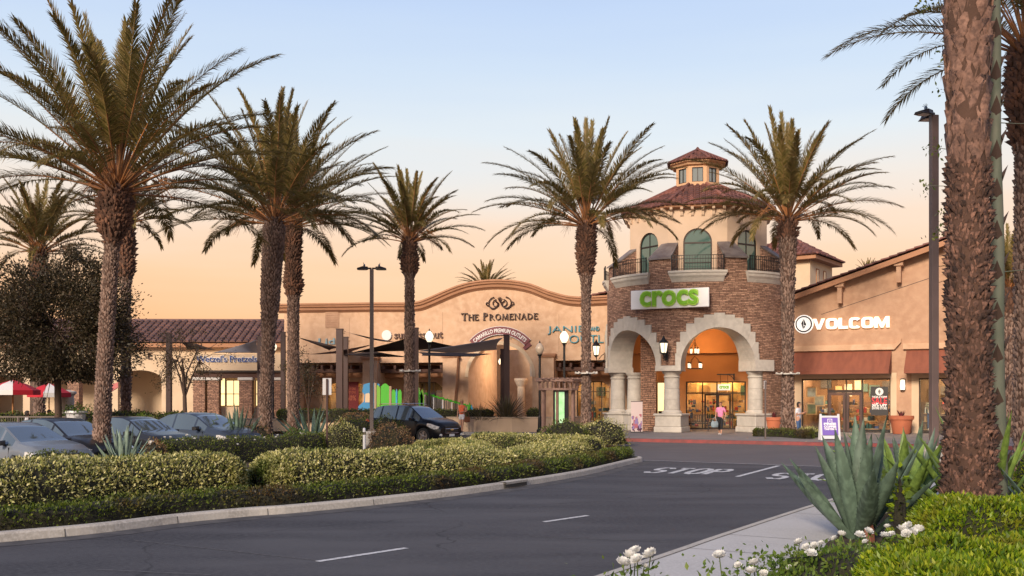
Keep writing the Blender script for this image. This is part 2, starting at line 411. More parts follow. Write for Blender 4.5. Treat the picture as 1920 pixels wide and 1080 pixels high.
# road kerb of the left island
KP = smooth_path([(-26, -4.3), (-20, 1.5), (-15, 6.3), (-11.5, 9.65), (-9.0, 12.05)] + [gnd(u, v).xy for u, v in ((0, 1018), (182, 1001), (333, 982), (467, 969), (560, 962), (737, 944), (907, 923), (1091, 893), (1190, 869))], 5)
endp = KP[-1]; 
ISL_END = [endp + Vector((.35, .8)), endp + Vector((.3, 1.5)), endp + Vector((-.3, 2.1)), endp + Vector((-1.3, 2.75)), endp + Vector((-2.6, 3.4)), endp + Vector((-6, 5.2))]
KPL = smooth_path([KP[-2], KP[-1]] + ISL_END, 4)
FULL = KP[:-2] + KPL[:]
mb = MB(); sweep(mb, FULL, [(0, -.02), (.02, .11), (.045, .14), (.15, .145), (.152, .05)])
structure(mb.build('kerb', M_CONC, smooth=False))
mb = MB(); sweep(mb, FULL, [(-.42, .004), (0, .007)]); structure(mb.build('gutter', mat('gutter_stain', (.085, .08, .08), .85, noise=3, col2=(.045, .043, .047), bump=(80, .4, .01))))
mb = MB()                              # kerb joints: thin dark grooves standing a hair proud of the concrete
for k in range(14, len(FULL) - 12, 7):
    p = FULL[k]; t = (FULL[k + 1] - p).normalized(); n = Vector((-t.y, t.x))
    i = mb.vs([(*(p - n * .004), 0), (*(p + n * .018), .113), (*(p + n * .15), .148), (*(p + n * .15 + t * .012), .148), (*(p + n * .018 + t * .012), .113), (*(p - n * .004 + t * .012), 0)])
    mb.fs([(0, 1, 4, 5), (1, 2, 3, 4)], i)
structure(mb.build('kerb_joints', mat('joint_dark', (.06, .055, .05), .9)))
# storm drain opening: dark strip on the kerb face, painted as its shade
k0 = min(range(len(FULL)), key=lambda k: (FULL[k] - gnd(945, 918).xy).length); dp = FULL[k0:k0 + 2]
mb = MB(); sweep(mb, dp, [(-.02, .02), (-.02, .10), (.03, .10)]); structure(mb.build('drain_slot_shade', mat('drain_shade', (.06, .055, .05), .9)))
mb = MB(); sweep(mb, dp, [(-.04, .10), (-.045, .15), (.16, .155), (.17, .1), (-.04, .10)]); structure(mb.build('drain_hood', M_CONC))
# soil of the islands
inner = offset_path(FULL, .15)
back = [(-9.0, 38.2), (-8.0, 43), (-13, 44), (-12.5, 36.5), (-6.0, 34.2), (-9.6, 28.2), (-13.5, 22), (-19, 14), (-30, 3)]
back = [(-4.0, 37.4), (-4.6, 39.8), (-6.6, 44), (-14.5, 44.6), (-13.2, 40.0), (-9.0, 35.2), (-12, 27.3), (-14.8, 20.8), (-30, 2)]
mb = MB(); flat(mb, [tuple(p) for p in inner] + back, .12)
structure(mb.build('planting_bed', M_SOIL))
# far street, a lighter crossing surface
SL0, SL1 = gnd(1185, 862), gnd(1545, 875)
sd = Vector((SL1.x - SL0.x, SL1.y - SL0.y)).normalized()
farkerb = [Vector((-26, 57.5)), Vector((-9, 55.6)), Vector((-1, 53.0)), Vector((3.2, 48.6)), gnd(1172, 828).xy, gnd(1530, 836).xy, gnd(1530, 836).xy + E1 * 45]
fk = smooth_path(farkerb, 4)
mb = MB(); flat(mb, [tuple(SL0.xy - sd * .2 - E2 * .1), tuple(SL0.xy + sd * 50)] + [tuple(p + Vector((0, .05))) for p in reversed(fk) if p.x > 2.8], .004)
structure(mb.build('cross_street', M_ASPH2))
mb = MB(); strip(mb, SL0.xy - E2 * .1, SL0.xy + sd * 12, .16, .009)
structure(mb.build('stop_line', mat('worn_line', (.36, .35, .36), .8, noise=9, col2=(.2, .195, .2))))
mb = MB()
strip(mb, gnd(595, 1053.5), gnd(762, 1028), .10, .006); strip(mb, gnd(1020, 979), gnd(1102, 967), .10, .006)
structure(mb.build('lane_dashes', M_WHITE))
mb = MB(); strip(mb, gnd(1382, 894), gnd(1460, 873.5), .13, .006); structure(mb.build('lane_line', M_WHITE))
# STOP painted on the road, stretched along the lane, drawn letter by letter as bands
def road_word(word, origin, right, ahead, lw, lh, gap, th):
    mb = MB()
    G = {'S': [[(1, .82), (.75, 1), (.25, 1), (0, .82), (0, .62), (.25, .52), (.75, .48), (1, .36), (1, .17), (.75, 0), (.25, 0), (0, .17)]],
         'T': [[(0, 1), (1, 1)], [(.5, 1), (.5, 0)]],
         'O': [[(.5, 0), (.15, .06), (0, .25), (0, .75), (.15, .94), (.5, 1), (.85, .94), (1, .75), (1, .25), (.85, .06), (.5, 0)]],
         'P': [[(0, 0), (0, 1), (.7, 1), (.95, .9), (1, .75), (.95, .58), (.7, .48), (0, .48)]]}
    x = 0
    for ch in word:
        for ln in G[ch]:
            pts = [origin + right * (x + a * lw) + ahead * (b * lh) for a, b in ln]
            # band with horizontal thickness th and vertical thickness th*2.2 (in the stretched frame)
            q = [Vector((x + a * lw, b * lh)) for a, b in ln]
            Lf, Rt = [], []
            for k, p in enumerate(q):
                t = (q[min(k + 1, len(q) - 1)] - q[max(k - 1, 0)])
                if ln[0] == ln[-1] and k in (0, len(q) - 1): t = q[1] - q[-2]
                n = Vector((-t.y / lh * lw * 2, t.x / 1.0)); n = Vector((-t.y, t.x)).normalized()
                w = Vector((n.x * th / 2, n.y * th * 1.0))
                Lf.append(p + w); Rt.append(p - w)
            for k in range(len(q) - 1):
                c = [Lf[k], Rt[k], Rt[k + 1], Lf[k + 1]]
                wp = [origin + right * v.x + ahead * v.y for v in c]
                z = .006 + .0006 * k
                i = mb.vs([(p.x, p.y, z) for p in wp]); mb.fs([(0, 1, 2, 3)], i)
        x += lw + gap
    return structure(mb.build('road_marking_stop', M_WHITE))
rt = (gnd(1370, 890).xy - gnd(1215, 886).xy).normalized()
ah = Vector((.40, .916)).normalized()
o1 = gnd(1207, 886.5).xy
road_word('STOP', o1, rt, ah, .36, 2.0, .17, .16)
road_word('STOP', gnd(1437, 898).xy, rt, ah, .36, 2.0, .17, .16)
# far pavement with its kerb, the stretch facing the lane painted red
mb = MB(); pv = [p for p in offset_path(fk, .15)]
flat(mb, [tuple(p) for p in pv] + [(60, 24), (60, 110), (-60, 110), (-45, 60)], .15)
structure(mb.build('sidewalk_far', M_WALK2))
kprof = [(0, -.01), (.015, .11), (.04, .145), (.16, .154), (.162, .05)]
ir = min(range(len(fk)), key=lambda k: abs(fk[k].x - 4.6))
mb = MB(); sweep(mb, fk[:ir + 1], kprof); structure(mb.build('kerb_far', M_CONC))
mb = MB(); sweep(mb, fk[ir:], kprof); structure(mb.build('kerb_red', M_RED))
# right-hand sidewalk, its kerb and bed
RP = smooth_path([(-4.5, 2.0), gnd(1170, 1082).xy, gnd(1343, 1020).xy, gnd(1525, 958).xy, (8.6, 22.9), (10.4, 25.3), (12.0, 26.5), (13.6, 26.6), (17, 25.0), (40, 13)], 6)
RPn = [p for p in RP]
mb = MB(); sweep(mb, RPn, [(0, -.01), (-.02, .11), (-.05, .14), (-.16, .146), (-.162, .05)]); 
for k in range(len(mb.f)): mb.f[k] = mb.f[k][::-1]
structure(mb.build('kerb_right', M_CONC))
mb = MB(); sw = offset_path(RPn, -.165); sw2 = [(2.0, -6), (-6, -6)]
inn = offset_path(RPn, -.16)
flat(mb, [tuple(p) for p in reversed(inn)] + [(-8, -8), (50, -8)], .142)
structure(mb.build('sidewalk_right', M_WALK))
mb = MB()
for k in range(8, len(RPn) - 14, 4):   # expansion joints across the walk
    p = RPn[k]; t = (RPn[k + 1] - p).normalized(); n = Vector((t.y, -t.x)); strip(mb, p + n * .17, p + n * 2.2, .012, .1455)
sweep(mb, offset_path(RPn[4:40], -.17), [(0, .1455), (-.012, .1455)])
structure(mb.build('sidewalk_joints', M_SOIL))
bedp = smooth_path([(-.6, 3.0), (.75, 6.5), (1.6, 8.3), (3.2, 11.0), (4.25, 13.4), (5.6, 15.6), (7.4, 18.2), (9.9, 21.5), (12.2, 22.6), (16, 20.6), (24, 16)], 4)
mb = MB(); flat(mb, [tuple(p) for p in reversed(bedp)] + [(-1, -5), (40, -5)], .155)
structure(mb.build('planting_bed_right', M_SOIL))
# ------------------------------------------------------------ lettering
def text_mb(mb, s, size, cx, cz, y0, y1, bold=0.0, align='CENTER', shear=0.0, xs=1.0, space=1.0, T=None, fit=None):
    cu = bpy.data.curves.new('t', 'FONT'); cu.body = s; cu.size = size; cu.align_x = align; cu.align_y = 'CENTER'
    cu.offset = bold; cu.shear = shear; cu.space_character = space; cu.resolution_u = 3; cu.extrude = abs(y1 - y0) / 2
    ob = bpy.data.objects.new('t', cu); COL.objects.link(ob)
    dg = bpy.context.evaluated_depsgraph_get(); dg.update()
    me = bpy.data.meshes.new_from_object(ob.evaluated_get(dg))
    vs = [v.co.copy() for v in me.vertices]
    if fit:
        xa, xb = min(v.x for v in vs), max(v.x for v in vs); ya, yb = min(v.y for v in vs), max(v.y for v in vs)
        for v in vs:
            v.x = ((v.x - xa) / (xb - xa) - .5) * fit[0]
            if fit[1]: v.y = ((v.y - ya) / (yb - ya) - .5) * fit[1]
    out = []
    for v in vs:
        p = (cx + v.x * xs, (y0 + y1) / 2 - v.z, cz + v.y)
        out.append(T(p) if T else p)
    i = mb.vs(out); mb.fs([tuple(p.vertices) for p in me.polygons], i)
    bpy.data.objects.remove(ob); bpy.data.curves.remove(cu); bpy.data.meshes.remove(me)

def arc(cx, cz, rx, rz, a0, a1, n):
    return [(cx + rx * math.cos(R(a0 + (a1 - a0) * k / n)), cz + rz * math.sin(R(a0 + (a1 - a0) * k / n))) for k in range(n + 1)]
def tile_slope(mb, A, B, C, D, pitch=.3, row=.4, r=None):    # eave A->B, top D->C (D above A); barrel tiles running down the slope
    A, B, C, D = map(Vector, (A, B, C, D)); r = r or pitch * .42
    ex = (B - A); W = ex.length; ex.normalize()
    up = (D - A) - ex * (D - A).dot(ex); H = up.length; up.normalize(); nrm = ex.cross(up).normalized()
    if nrm.z < 0: nrm = -nrm
    xD = (D - A).dot(ex); xC = (C - A).dot(ex)
    i = mb.vs([A, B, C, D]); mb.fs([(0, 1, 2, 3)], i)
    n = max(1, int(W / pitch)); p = W / n
    for k in range(n):
        x = (k + .5) * p
        h = H
        if xD > 1e-3 and x < xD: h = H * x / xD
        if xC < W - 1e-3 and x > xC: h = min(h, H * (W - x) / (W - xC))
        m = max(1, int(round(h / row)))
        for j in range(m):
            y0 = h * j / m - (.05 if j else .06); y1 = h * (j + 1) / m
            for (yy, rr, lift) in ((y0, r * 1.12, .035), (y1, r * .9, 0)):
                c = A + ex * x + up * yy + nrm * lift
                a = mb.vs([c + ex * (rr * math.cos(t)) + nrm * (rr * .75 * math.sin(t)) for t in (PI, PI * .75, PI * .5, PI * .25, 0)])
            mb.fs([(q, q + 1, q + 6, q + 5) for q in range(4)], a - 5)
            mb.fs([(0, 1, 2, 3, 4)], a - 5)
def moulding(mb, path, steps, y_in=.1):      # path (x,z) left to right; steps: (z offset below path top, outward reach)
    P = [Vector(p) for p in path]
    N = []
    for k in range(len(P)):
        t = (P[min(k + 1, len(P) - 1)] - P[max(k - 1, 0)]).normalized(); N.append(Vector((-t.y, t.x)))
    prof = [(0, -y_in)] + list(steps)
    rings = [[(p.x + n.x * -d, -o, p.y + n.y * -d) for (d, o) in prof] for p, n in zip(P, N)]
    mb.loft(rings, True, True)
def frame_grid(mb, x0, x1, z0, z1, xs=(), zs=(), w=.05, y0=-.02, y1=.05):
    mb.box(x0, x0 + w, y0, y1, z0, z1); mb.box(x1 - w, x1, y0, y1, z0, z1)
    mb.box(x0 + w, x1 - w, y0 + .002, y1 - .002, z0, z0 + w); mb.box(x0 + w, x1 - w, y0 + .002, y1 - .002, z1 - w, z1)
    for x in xs: mb.box(x - w / 2, x + w / 2, y0 + .003, y1 - .003, z0 + w, z1 - w)
    for z in zs: mb.box(x0 + w, x1 - w, y0 + .004, y1 - .004, z - w / 2, z + w / 2)
M_WARM = mat('warm_lit_wall', (.62, .46, .28), .8, noise=1.5, col2=(.42, .25, .12))
M_LAMPW = mat('ceiling_lamp_warm', (1, .8, .5), .5, emit=((1, .66, .30), 18))
M_LAMPC = mat('globe_lamp_lit', (1, .9, .7), .5, emit=((1, .86, .60), 1.3))
M_GOODS = [mat('goods_' + n, c, .7) for n, c in (('white', (.5, .44, .36)), ('red', (.4, .05, .04)), ('tan', (.42, .26, .12)), ('black', (.03, .03, .035)), ('teal', (.03, .09, .09)), ('olive', (.20, .12, .05)), ('blue', (.06, .08, .2)))]
def shop_room(parent, x0, x1, z0, z1, depth, y0=.25, seed=0, warm=True, lamps=3, wallm=None, goods=True, em=None):
    """floor, walls, ceiling, lit panels and stocked shelves behind a shop window"""
    rd = random.Random(seed); mb = MB()
    X0, X1, Z1 = x0 - .3, x1 + .3, z1 + .25; Y0, Y1 = y0, y0 + depth
    i = mb.vs([(X0, Y0, z0), (X1, Y0, z0), (X1, Y1, z0), (X0, Y1, z0), (X0, Y0, Z1), (X1, Y0, Z1), (X1, Y1, Z1), (X0, Y1, Z1)])
    mb.fs([(0, 1, 2, 3), (4, 7, 6, 5), (0, 3, 7, 4), (1, 5, 6, 2), (3, 2, 6, 7)], i)
    mb.build('shop_interior', wallm or (M_WARM if warm else M_ROOMDARK), parent)
    lm = MB()
    for k in range(lamps):
        for q in range(2):
            cx = X0 + (X1 - X0) * (k + .5) / lamps; cy = Y0 + depth * (.3 + .4 * q)
            lm.box(cx - .3, cx + .3, cy - .15, cy + .15, Z1 - .08, Z1 - .03)
    lm.build('ceiling_lamp', em or M_LAMPW, parent)
    if goods:
        gm = MB(); x = x0 + .1
        while x < x1 - .3:
            w = rd.uniform(.5, .95); y = Y0 + rd.choice((.5, 1.0, 1.7, depth - .5)); top = rd.uniform(.9, 2.1)
            gm.mi = 2; 
            for zz in np.arange(z0 + .15, z0 + top, .42):
                gm.mi = 2; gm.box(x, x + w, y - .2, y + .2, zz, zz + .03)
                xx = x + .03
                while xx < x + w - .08:
                    ww = rd.uniform(.08, .2); hh = rd.uniform(.12, .34); gm.mi = rd.randrange(7)
                    gm.box(xx, xx + ww, y - rd.uniform(.1, .18), y + .1, zz + .031, zz + .03 + hh, .02); xx += ww + .03
            x += w + rd.uniform(.05, .5)
        x = x0 + .1
        while x < x1 - .1:             # hanging clothes and wall pictures at the back
            gm.mi = rd.randrange(7); w = rd.uniform(.25, .6); zc = z0 + rd.uniform(1.3, 2.4)
            gm.box(x, x + w, Y1 - .12, Y1 - .04, zc, zc + rd.uniform(.4, .8)); x += w + rd.uniform(.02, .3)
        gm.build('stock', M_GOODS, parent)

# ------------------------------------------------------------ the arcade building (THE PROMENADE)
PF = Plane(-14.6, 66, 20.2, -5)
def pz(u, v, out=0.0): return PF.xz(u, v, out)
prom = thing('promenade_building', 'long tan stucco building with a swooping curved parapet and a big central arch', 'building', PF.loc, PF.rz)
top = [pz(u, v) for u, v in ((533, 570.5), (585, 569.5), (640, 569), (696, 568), (745, 568), (770, 567.4), (789, 565.5), (811, 557), (843, 543), (874, 532), (906, 526.5), (937, 525), (969, 527), (1000, 533.5), (1032, 546), (1063, 554.5), (1080, 556.6), (1095, 557), (1134, 555), (1175, 553))]
tp = smooth_path(top, 3)
wall_top = [(p.x, p.y - .35) for p in tp]
G0 = .1
bays = [(562, 600, 682, 'x'), (596, 682, 682, ''), (711, 833, 682, ''), (1041, 1150, 677, '')]
holes = []
def bay_rect(u0, u1, v): 
    x0, z1 = pz(u0, v); x1, _ = pz(u1, v); return x0, x1, z1
B1 = bay_rect(560, 682, 680.5); B2 = bay_rect(711, 833, 680.5); B3 = bay_rect(1041, 1160, 676)
ax0, _ = pz(878, 700); ax1, _ = pz(998, 700); _, azt = pz(938, 646); acx = (ax0 + ax1) / 2; arx = (ax1 - ax0) / 2; asp = azt - arx * .98
outline = [(wall_top[0][0], G0)]
def hole_down(o, x0, x1, z): o += [(x0, G0), (x0, z), (x1, z), (x1, G0)]
for b in (B1, B2): hole_down(outline, *b)
outline += [(ax0, G0)] + arc(acx, asp, arx, arx * .98, 180, 0, 20) + [(ax1, G0)]
hole_down(outline, *B3)
outline += [(wall_top[-1][0], G0)] + wall_top[::-1]
vx, vz = pz(623, 594)
mb = MB(); mb.panel([outline], 0, .75)
xR = wall_top[-1][0]
mb.build('wall', M_STUCCO, prom)
mb = MB(); mb.box(vx - .48, vx + .48, -.03, 0, vz - .72, vz + .72); 
for k in range(9): mb.box(vx - .42, vx + .42, -.06, -.03, vz - .66 + k * .15, vz - .57 + k * .15)
mb.build('vent_panel', M_STUCCO_V, prom)
mb = MB(); pth = [tuple(p) for p in tp]; pth = [(pth[0][0] - .38, pth[0][1])] + pth[1:]
moulding(mb, pth, [(0, .45), (.10, .47), (.14, .40), (.24, .37), (.30, .26), (.44, .22), (.50, .12), (.58, .02), (.58, -.1)])
mb.build('cornice', M_TRIM, prom, smooth=False)
mb = MB(); x0 = tp[0].x; zt = tp[0].y - .3     # side and rear walls and roof deck
mb.box(x0 + .02, x0 + .3, .75, 12, G0, zt); mb.box(xR - .3, xR, .75, 12, G0, zt); mb.box(x0 + .3, ax0 - .6, 11.7, 12, G0, zt); mb.box(ax1 + .6, xR - .3, 11.7, 12, G0, zt)
mb.box(x0 + .3, ax0 - .601, .75, 11.7, zt - .6, zt - .4); mb.box(ax1 + .601, xR - .3, .75, 11.7, zt - .6, zt - .4)
mb.build('rear_wall', M_STUCCO, prom)
# pilasters with small caps
def pilaster(u0, u1, vcap, out=.28):
    a, zt = pz(u0, vcap); b, _ = pz(u1, vcap); mb = MB()
    mb.box(a, b, -out, -.002, G0, zt); mb.build('pilaster', M_STUCCO, prom)
    mb = MB(); mb.box(a - .12, b + .12, -out - .12, -.003, zt - .02, zt + .12); mb.box(a - .06, b + .06, -out - .06, -.004, zt - .12, zt - .021); mb.build('pilaster_cap', M_TRIM, prom)
pilaster(683, 710, 672); pilaster(1018, 1040, 667)
# flared buttresses beside the arch
for (u0, u1, sgn) in ((840, 862, -1), ):
    a, zt = pz(834, 671); b, _ = pz(861, 671); mb = MB()
    mb.panel([[(a, G0), (b - .12, G0), (b - .22, 1.6), (b - .1, 2.8), (b, zt), (a, zt)]], -.42, -.002); mb.build('buttress', M_STUCCO, prom)
    mb = MB(); mb.box(a - .06, b + .08, -.5, -.003, zt, zt + .1); mb.build('pilaster_cap', M_TRIM, prom)
mb = MB()                               # arch reveal trim
mb.loft([[(x, -.06, z) for x, z in [p]] and [(acx + (arx + d) * math.cos(R(t)), y, asp + (arx + d) * .98 * math.sin(R(t))) for (d, y) in ((0, -.05), (.22, -.05), (.22, -.001), (0, -.001))] for t in range(180, -1, -9)])
mb.build('arch_trim', M_STUCCO_L, prom)
# recessed shopfronts behind a timber pergola beam
for q, (x0, x1, zt) in enumerate((B1, B2, B3)):
    yb = 2.4; zs = zt - 1.05             # soffit line of the inner wall
    mb = MB()
    iw = (x0 + .9, x1 - .9); zw = 3.0
    o = [(x0 - .6, G0), (iw[0], G0), (iw[0], zw - .35), (iw[0] + .45, zw), (iw[1] - .45, zw), (iw[1], zw - .35), (iw[1], G0), (x1 + .6, G0), (x1 + .6, zt + .4), (x0 - .6, zt + .4)]
    mb.panel([o], yb, yb + .25); mb.box(x0 - .6, x1 + .6, .752, yb, zt + .2, zt + .3)
    mb.box(x0 - .9, x0 - .6, .752, yb, G0, zt + .2); mb.box(x1 + .6, x1 + .9, .752, yb, G0, zt + .2)
    mb.build('recess_wall', M_STUCCO, prom)
    mb = MB(); mb.box(x0, x1, .3, .55, zt - .62, zt - .4)
    n = int((x1 - x0) / .62)
    for k in range(n):
        xx = x0 + .3 + k * (x1 - x0 - .5) / max(1, n - 1); mb.box(xx - .07, xx + .07, -.05, 2.38, zt - .39, zt - .16)
    mb.build('pergola', M_WOOD, prom)
    mb = MB(); mb.box(x0 - .3, x1 + .3, 1.4, 1.7, zt - .95, zt - .64); mb.build('lintel', M_TRIM, prom)
    mb = MB(); frame_grid(mb, iw[0], iw[1], G0, zw, xs=[iw[0] + (iw[1] - iw[0]) * t for t in (.25, .5, .75)], zs=[2.35], y0=yb + .1, y1=yb + .16)
    w = mb.build('window_frame', M_BRONZE, prom)
    mb = MB(); mb.box(iw[0] + .05, iw[1] - .05, yb + .12, yb + .13, G0 + .05, zw - .05); mb.build('pane', M_GLASS, w)
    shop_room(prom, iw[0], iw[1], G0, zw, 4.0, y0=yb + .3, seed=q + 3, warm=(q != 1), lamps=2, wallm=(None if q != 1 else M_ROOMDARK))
# sale poster in the first window
sx0, sz1 = pz(648, 727, -2.3); sx1, sz0 = pz(669, 760, -2.3)
# passage through the big arch
mb = MB(); mb.box(ax0 - .6, ax0, .752, 7, G0, azt + 1); mb.build('passage_wall', M_STUCCO, prom); mb = MB(); mb.box(ax1, ax1 + .6, .752, 7, G0, azt + 1); mb.build('passage_wall', M_STUCCO, prom); mb = MB()
mb.panel([[(ax0 - 2, G0), (acx - .9, G0), (acx - .9, 2.9), (acx + 1.4, 2.9), (acx + 1.4, G0), (ax1 + 2, G0), (ax1 + 2, 5.6), (ax0 - 2, 5.6)]], 14.0, 14.3)
mb.build('passage_wall', M_STUCCO, prom)
mb = MB(); mb.box(ax0 + 1.6, ax1 + 1, 10.2, 10.5, 3.5, 5.6); mb.build('passage_beam', mat('grey_stucco', (.33, .31, .30), .9), prom)
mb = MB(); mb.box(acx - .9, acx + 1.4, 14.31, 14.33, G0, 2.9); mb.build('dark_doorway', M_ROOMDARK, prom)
mb = MB(); cxx, _ = pz(984, 700, -4); mb.lathe([(.36, G0), (.36, .35), (.26, .45), (.24, 2.7), (.3, 2.8), (.45, 3.1), (.45, 3.25)], 16, (cxx - .25, 4.0)); mb.build('passage_column', M_CAST, prom, smooth=False)
pl = bpy.data.lights.new('passage_light', 'POINT'); pl.energy = 420; pl.color = (1, .74, .48); pl.shadow_soft_size = .4
lo = bpy.data.objects.new('passage_light', pl); COL.objects.link(lo); lo.location = PF.w(acx + .3, 4.5, 4.3)
mb = MB()
for (u, v0, v1) in ((655, 574, 660), (830, 562, 662), (1048, 566, 660)):
    x, z0_ = pz(u, v1); _, z1_ = pz(u, v0 + 14); mb.box(x - .012, x + .012, -.006, .001, z0_, z1_ - .3)
mb.build('control_joint', mat('stucco_joint', (.36, .21, .125), .9), prom)
# ------------------------------------------------------------ signs on it
signs = []
def serif_word(mb, s, x, zb, h, y0, y1, sp=.16, small=.8):
    """Roman capitals drawn as thick and thin strokes with serifs; a lower-case letter is set as a small capital"""
    T, t = .17, .085
    GL = {'T': (.85, [('b', 0, 1, .85, 1, t), ('v', .425, 0, 1, T), ('s', .425, 0), ('v', 0.03, .8, 1, t), ('v', .82, .8, 1, t)]),
          'H': (.95, [('v', .13, 0, 1, T), ('v', .82, 0, 1, T), ('b', .13, .52, .82, .52, t), ('s', .13, 0), ('s', .13, 1), ('s', .82, 0), ('s', .82, 1)]),
          'E': (.72, [('v', .13, 0, 1, T), ('b', 0, 1, .66, 1, t), ('b', .1, .53, .55, .53, t), ('b', 0, 0, .7, 0, t), ('v', .68, 0, .2, t), ('v', .64, .8, 1, t)]),
          'P': (.74, [('v', .13, 0, 1, T), ('s', .13, 0), ('c', .2, .74, .42, .26, 90, -90, t, T)]),
          'R': (.85, [('v', .13, 0, 1, T), ('s', .13, 0), ('c', .2, .74, .40, .26, 90, -90, t, T), ('d', .35, .5, .82, 0, T)]),
          'O': (1.02, [('c', .51, .5, .48, .5, 0, 360, t, T)]),
          'M': (1.15, [('d', .13, 0, .2, 1, t), ('d', .2, 1, .57, .05, T), ('d', .57, .05, .93, 1, t), ('d', .93, 1, 1.0, 0, T), ('s', .13, 0), ('s', 1.0, 0)]),
          'N': (1.0, [('v', .13, 0, 1, t), ('d', .13, 1, .86, 0, T), ('v', .86, 0, 1, t), ('s', .13, 0), ('s', .86, 1), ('s', .1, 1)]),
          'A': (.92, [('d', .12, 0, .45, 1, t), ('d', .45, 1, .8, 0, T), ('b', .22, .34, .68, .34, t), ('s', .12, 0), ('s', .8, 0)]),
          'D': (.95, [('v', .13, 0, 1, T), ('c', .15, .5, .76, .5, 90, -90, t, T)])}
    for ch in s:
        if ch == ' ': x += h * .5; continue
        k = h if ch.isupper() else h * small; w, st = GL[ch.upper()]
        for e in st:
            if e[0] == 'b': q = [(e[1], e[2] - (t if e[2] == 1 else 0)), (e[3], e[2] - (t if e[2] == 1 else 0)), (e[3], e[2] + (0 if e[2] == 1 else t)), (e[1], e[2] + (0 if e[2] == 1 else t))]
            elif e[0] == 'v': q = [(e[1] - e[4] / 2, e[2]), (e[1] + e[4] / 2, e[2]), (e[1] + e[4] / 2, e[3]), (e[1] - e[4] / 2, e[3])]
            elif e[0] == 's': q = [(e[1] - .17, e[2] - (.05 if e[2] else 0)), (e[1] + .17, e[2] - (.05 if e[2] else 0)), (e[1] + .17, e[2] + (0 if e[2] else .05)), (e[1] - .17, e[2] + (0 if e[2] else .05))]
            elif e[0] == 'd': q = [(e[1] - e[5] / 2, e[2]), (e[1] + e[5] / 2, e[2]), (e[3] + e[5] / 2, e[4]), (e[3] - e[5] / 2, e[4])]
            if e[0] == 'c':
                _, cx, cz, rx, rz, a0, a1, th, TH = e; n = 18; ring = []
                for j in range(n + 1):
                    a = R(a0 + (a1 - a0) * j / n); tw = th + (TH - th) * abs(math.cos(a)); ca, sa = math.cos(a), math.sin(a)
                    ring.append([(x + k * (cx + (rx) * ca), y0, zb + k * (cz + (rz) * sa)), (x + k * (cx + (rx - tw) * ca), y0, zb + k * (cz + (rz - th) * sa)),
                                 (x + k * (cx + (rx - tw) * ca), y1, zb + k * (cz + (rz - th) * sa)), (x + k * (cx + rx * ca), y1, zb + k * (cz + rz * sa))])
                mb.loft(ring, True)
            else:
                pts = [(x + k * a, zb + k * b) for a, b in q]
                ar = sum(pts[j][0] * pts[(j + 1) % 4][1] - pts[(j + 1) % 4][0] * pts[j][1] for j in range(4))
                if ar < 0: pts = pts[::-1]
                mb.panel([pts], y0 - .002 * (e[0] == 's'), y1)
        x += k * w + sp * h * .75
    return x
M_SIGNBR = mat('dark_bronze_letters', (.045, .018, .012), .45, metal=.2)
def sign_on(plane, name, label, u, v, group=None):
    x, z = plane.xz(u, v); t = thing(name, label, 'sign', plane.w(x, 0, z), plane.rz, group); return t, x, z
t, X, Z = sign_on(PF, 'building_sign', 'dark brown serif THE PROMENADE lettering with a scrollwork crest under the curved parapet', 938, 594)
xa = pz(866, 600)[0] - X; xb = pz(1011, 600)[0] - X
probe = MB(); wlen = serif_word(probe, 'The Promenade', 0, 0, 1, 0, .1)
hh = (xb - xa) / wlen
mb = MB(); serif_word(mb, 'The Promenade', xa, -hh * .42, hh, -.14, -.02); mb.build('lettering', M_SIGNBR, t)
zc = pz(938, 569)[1] - Z; mb = MB(); cx = pz(938, 569)[0] - X
for sg in (-1, 1):
    for (sc, ox) in ((1.0, 0), (.62, 0)):
        pts = []
        for k in range(30):
            a = k / 29; th = PI * .5 + a * PI * 1.9; r = .42 * sc * (1 - .62 * a)
            pts.append((cx + sg * (.36 * sc + math.cos(th) * -r) , -.1, zc - .02 + math.sin(th) * r * .95))
        mb.tube(pts, .035, 5)
    pts = [(cx + sg * (.1 + .62 * k / 10), -.1, zc - .05 - .28 * math.sin(k / 10 * PI * .9) + .0 * k) for k in range(11)] + [(cx + sg * (.78 + .1 * math.sin(a)), -.1, zc - .12 + .1 * (1 - math.cos(a))) for a in (0, .8, 1.6, 2.4, 3.2)]
    mb.tube(pts, .035, 5)
for k in range(5):
    a = R(50 + k * 20); mb.tube([(cx, -.1, zc + .05), (cx + math.cos(a) * .2, -.1, zc + .1 + math.sin(a) * .3)], [.03, .02], 5)
mb.build('scroll_crest', M_SIGNBR, t)
# curved banner
t, X, Z = sign_on(PF, 'banner_sign', 'curved maroon ribbon sign reading CAMARILLO PREMIUM OUTLETS over the arch', 938, 622)
xm = 0; p0 = pz(881, 638); p1 = pz(996, 638); pc = pz(938, 612)
hw = (p1[0] - p0[0]) / 2; sag = pc[1] - (p0[1] + p1[1]) / 2; Rr = (hw * hw + sag * sag) / (2 * sag); cz = pc[1] - Z - Rr + .0; hb = .52
ang = math.asin(hw / Rr); cxx = (p0[0] + p1[0]) / 2 - X
def band(mb, a0, a1, r0, r1, y0, y1, n=20):
    mb.loft([[(cxx + r * math.sin(a), y, cz + r * math.cos(a)) for r, y in ((r0, y0), (r1, y0), (r1, y1), (r0, y1))] for a in [a0 + (a1 - a0) * k / n for k in range(n + 1)]])
M_MAROON = mat('maroon_enamel', (.16, .028, .035), .5); M_OFFW = mat('off_white_letters', (.75, .72, .68), .5)
mb = MB(); band(mb, -ang * 1.0, ang * 1.0, Rr - hb, Rr, -.14, -.06)
mb.build('panel', M_MAROON, t)
mb = MB()
for sg in (-1, 1): band(mb, sg * ang * 1.0, sg * ang * 1.13, Rr - hb - .18, Rr - .18, -.09, -.02, 3)
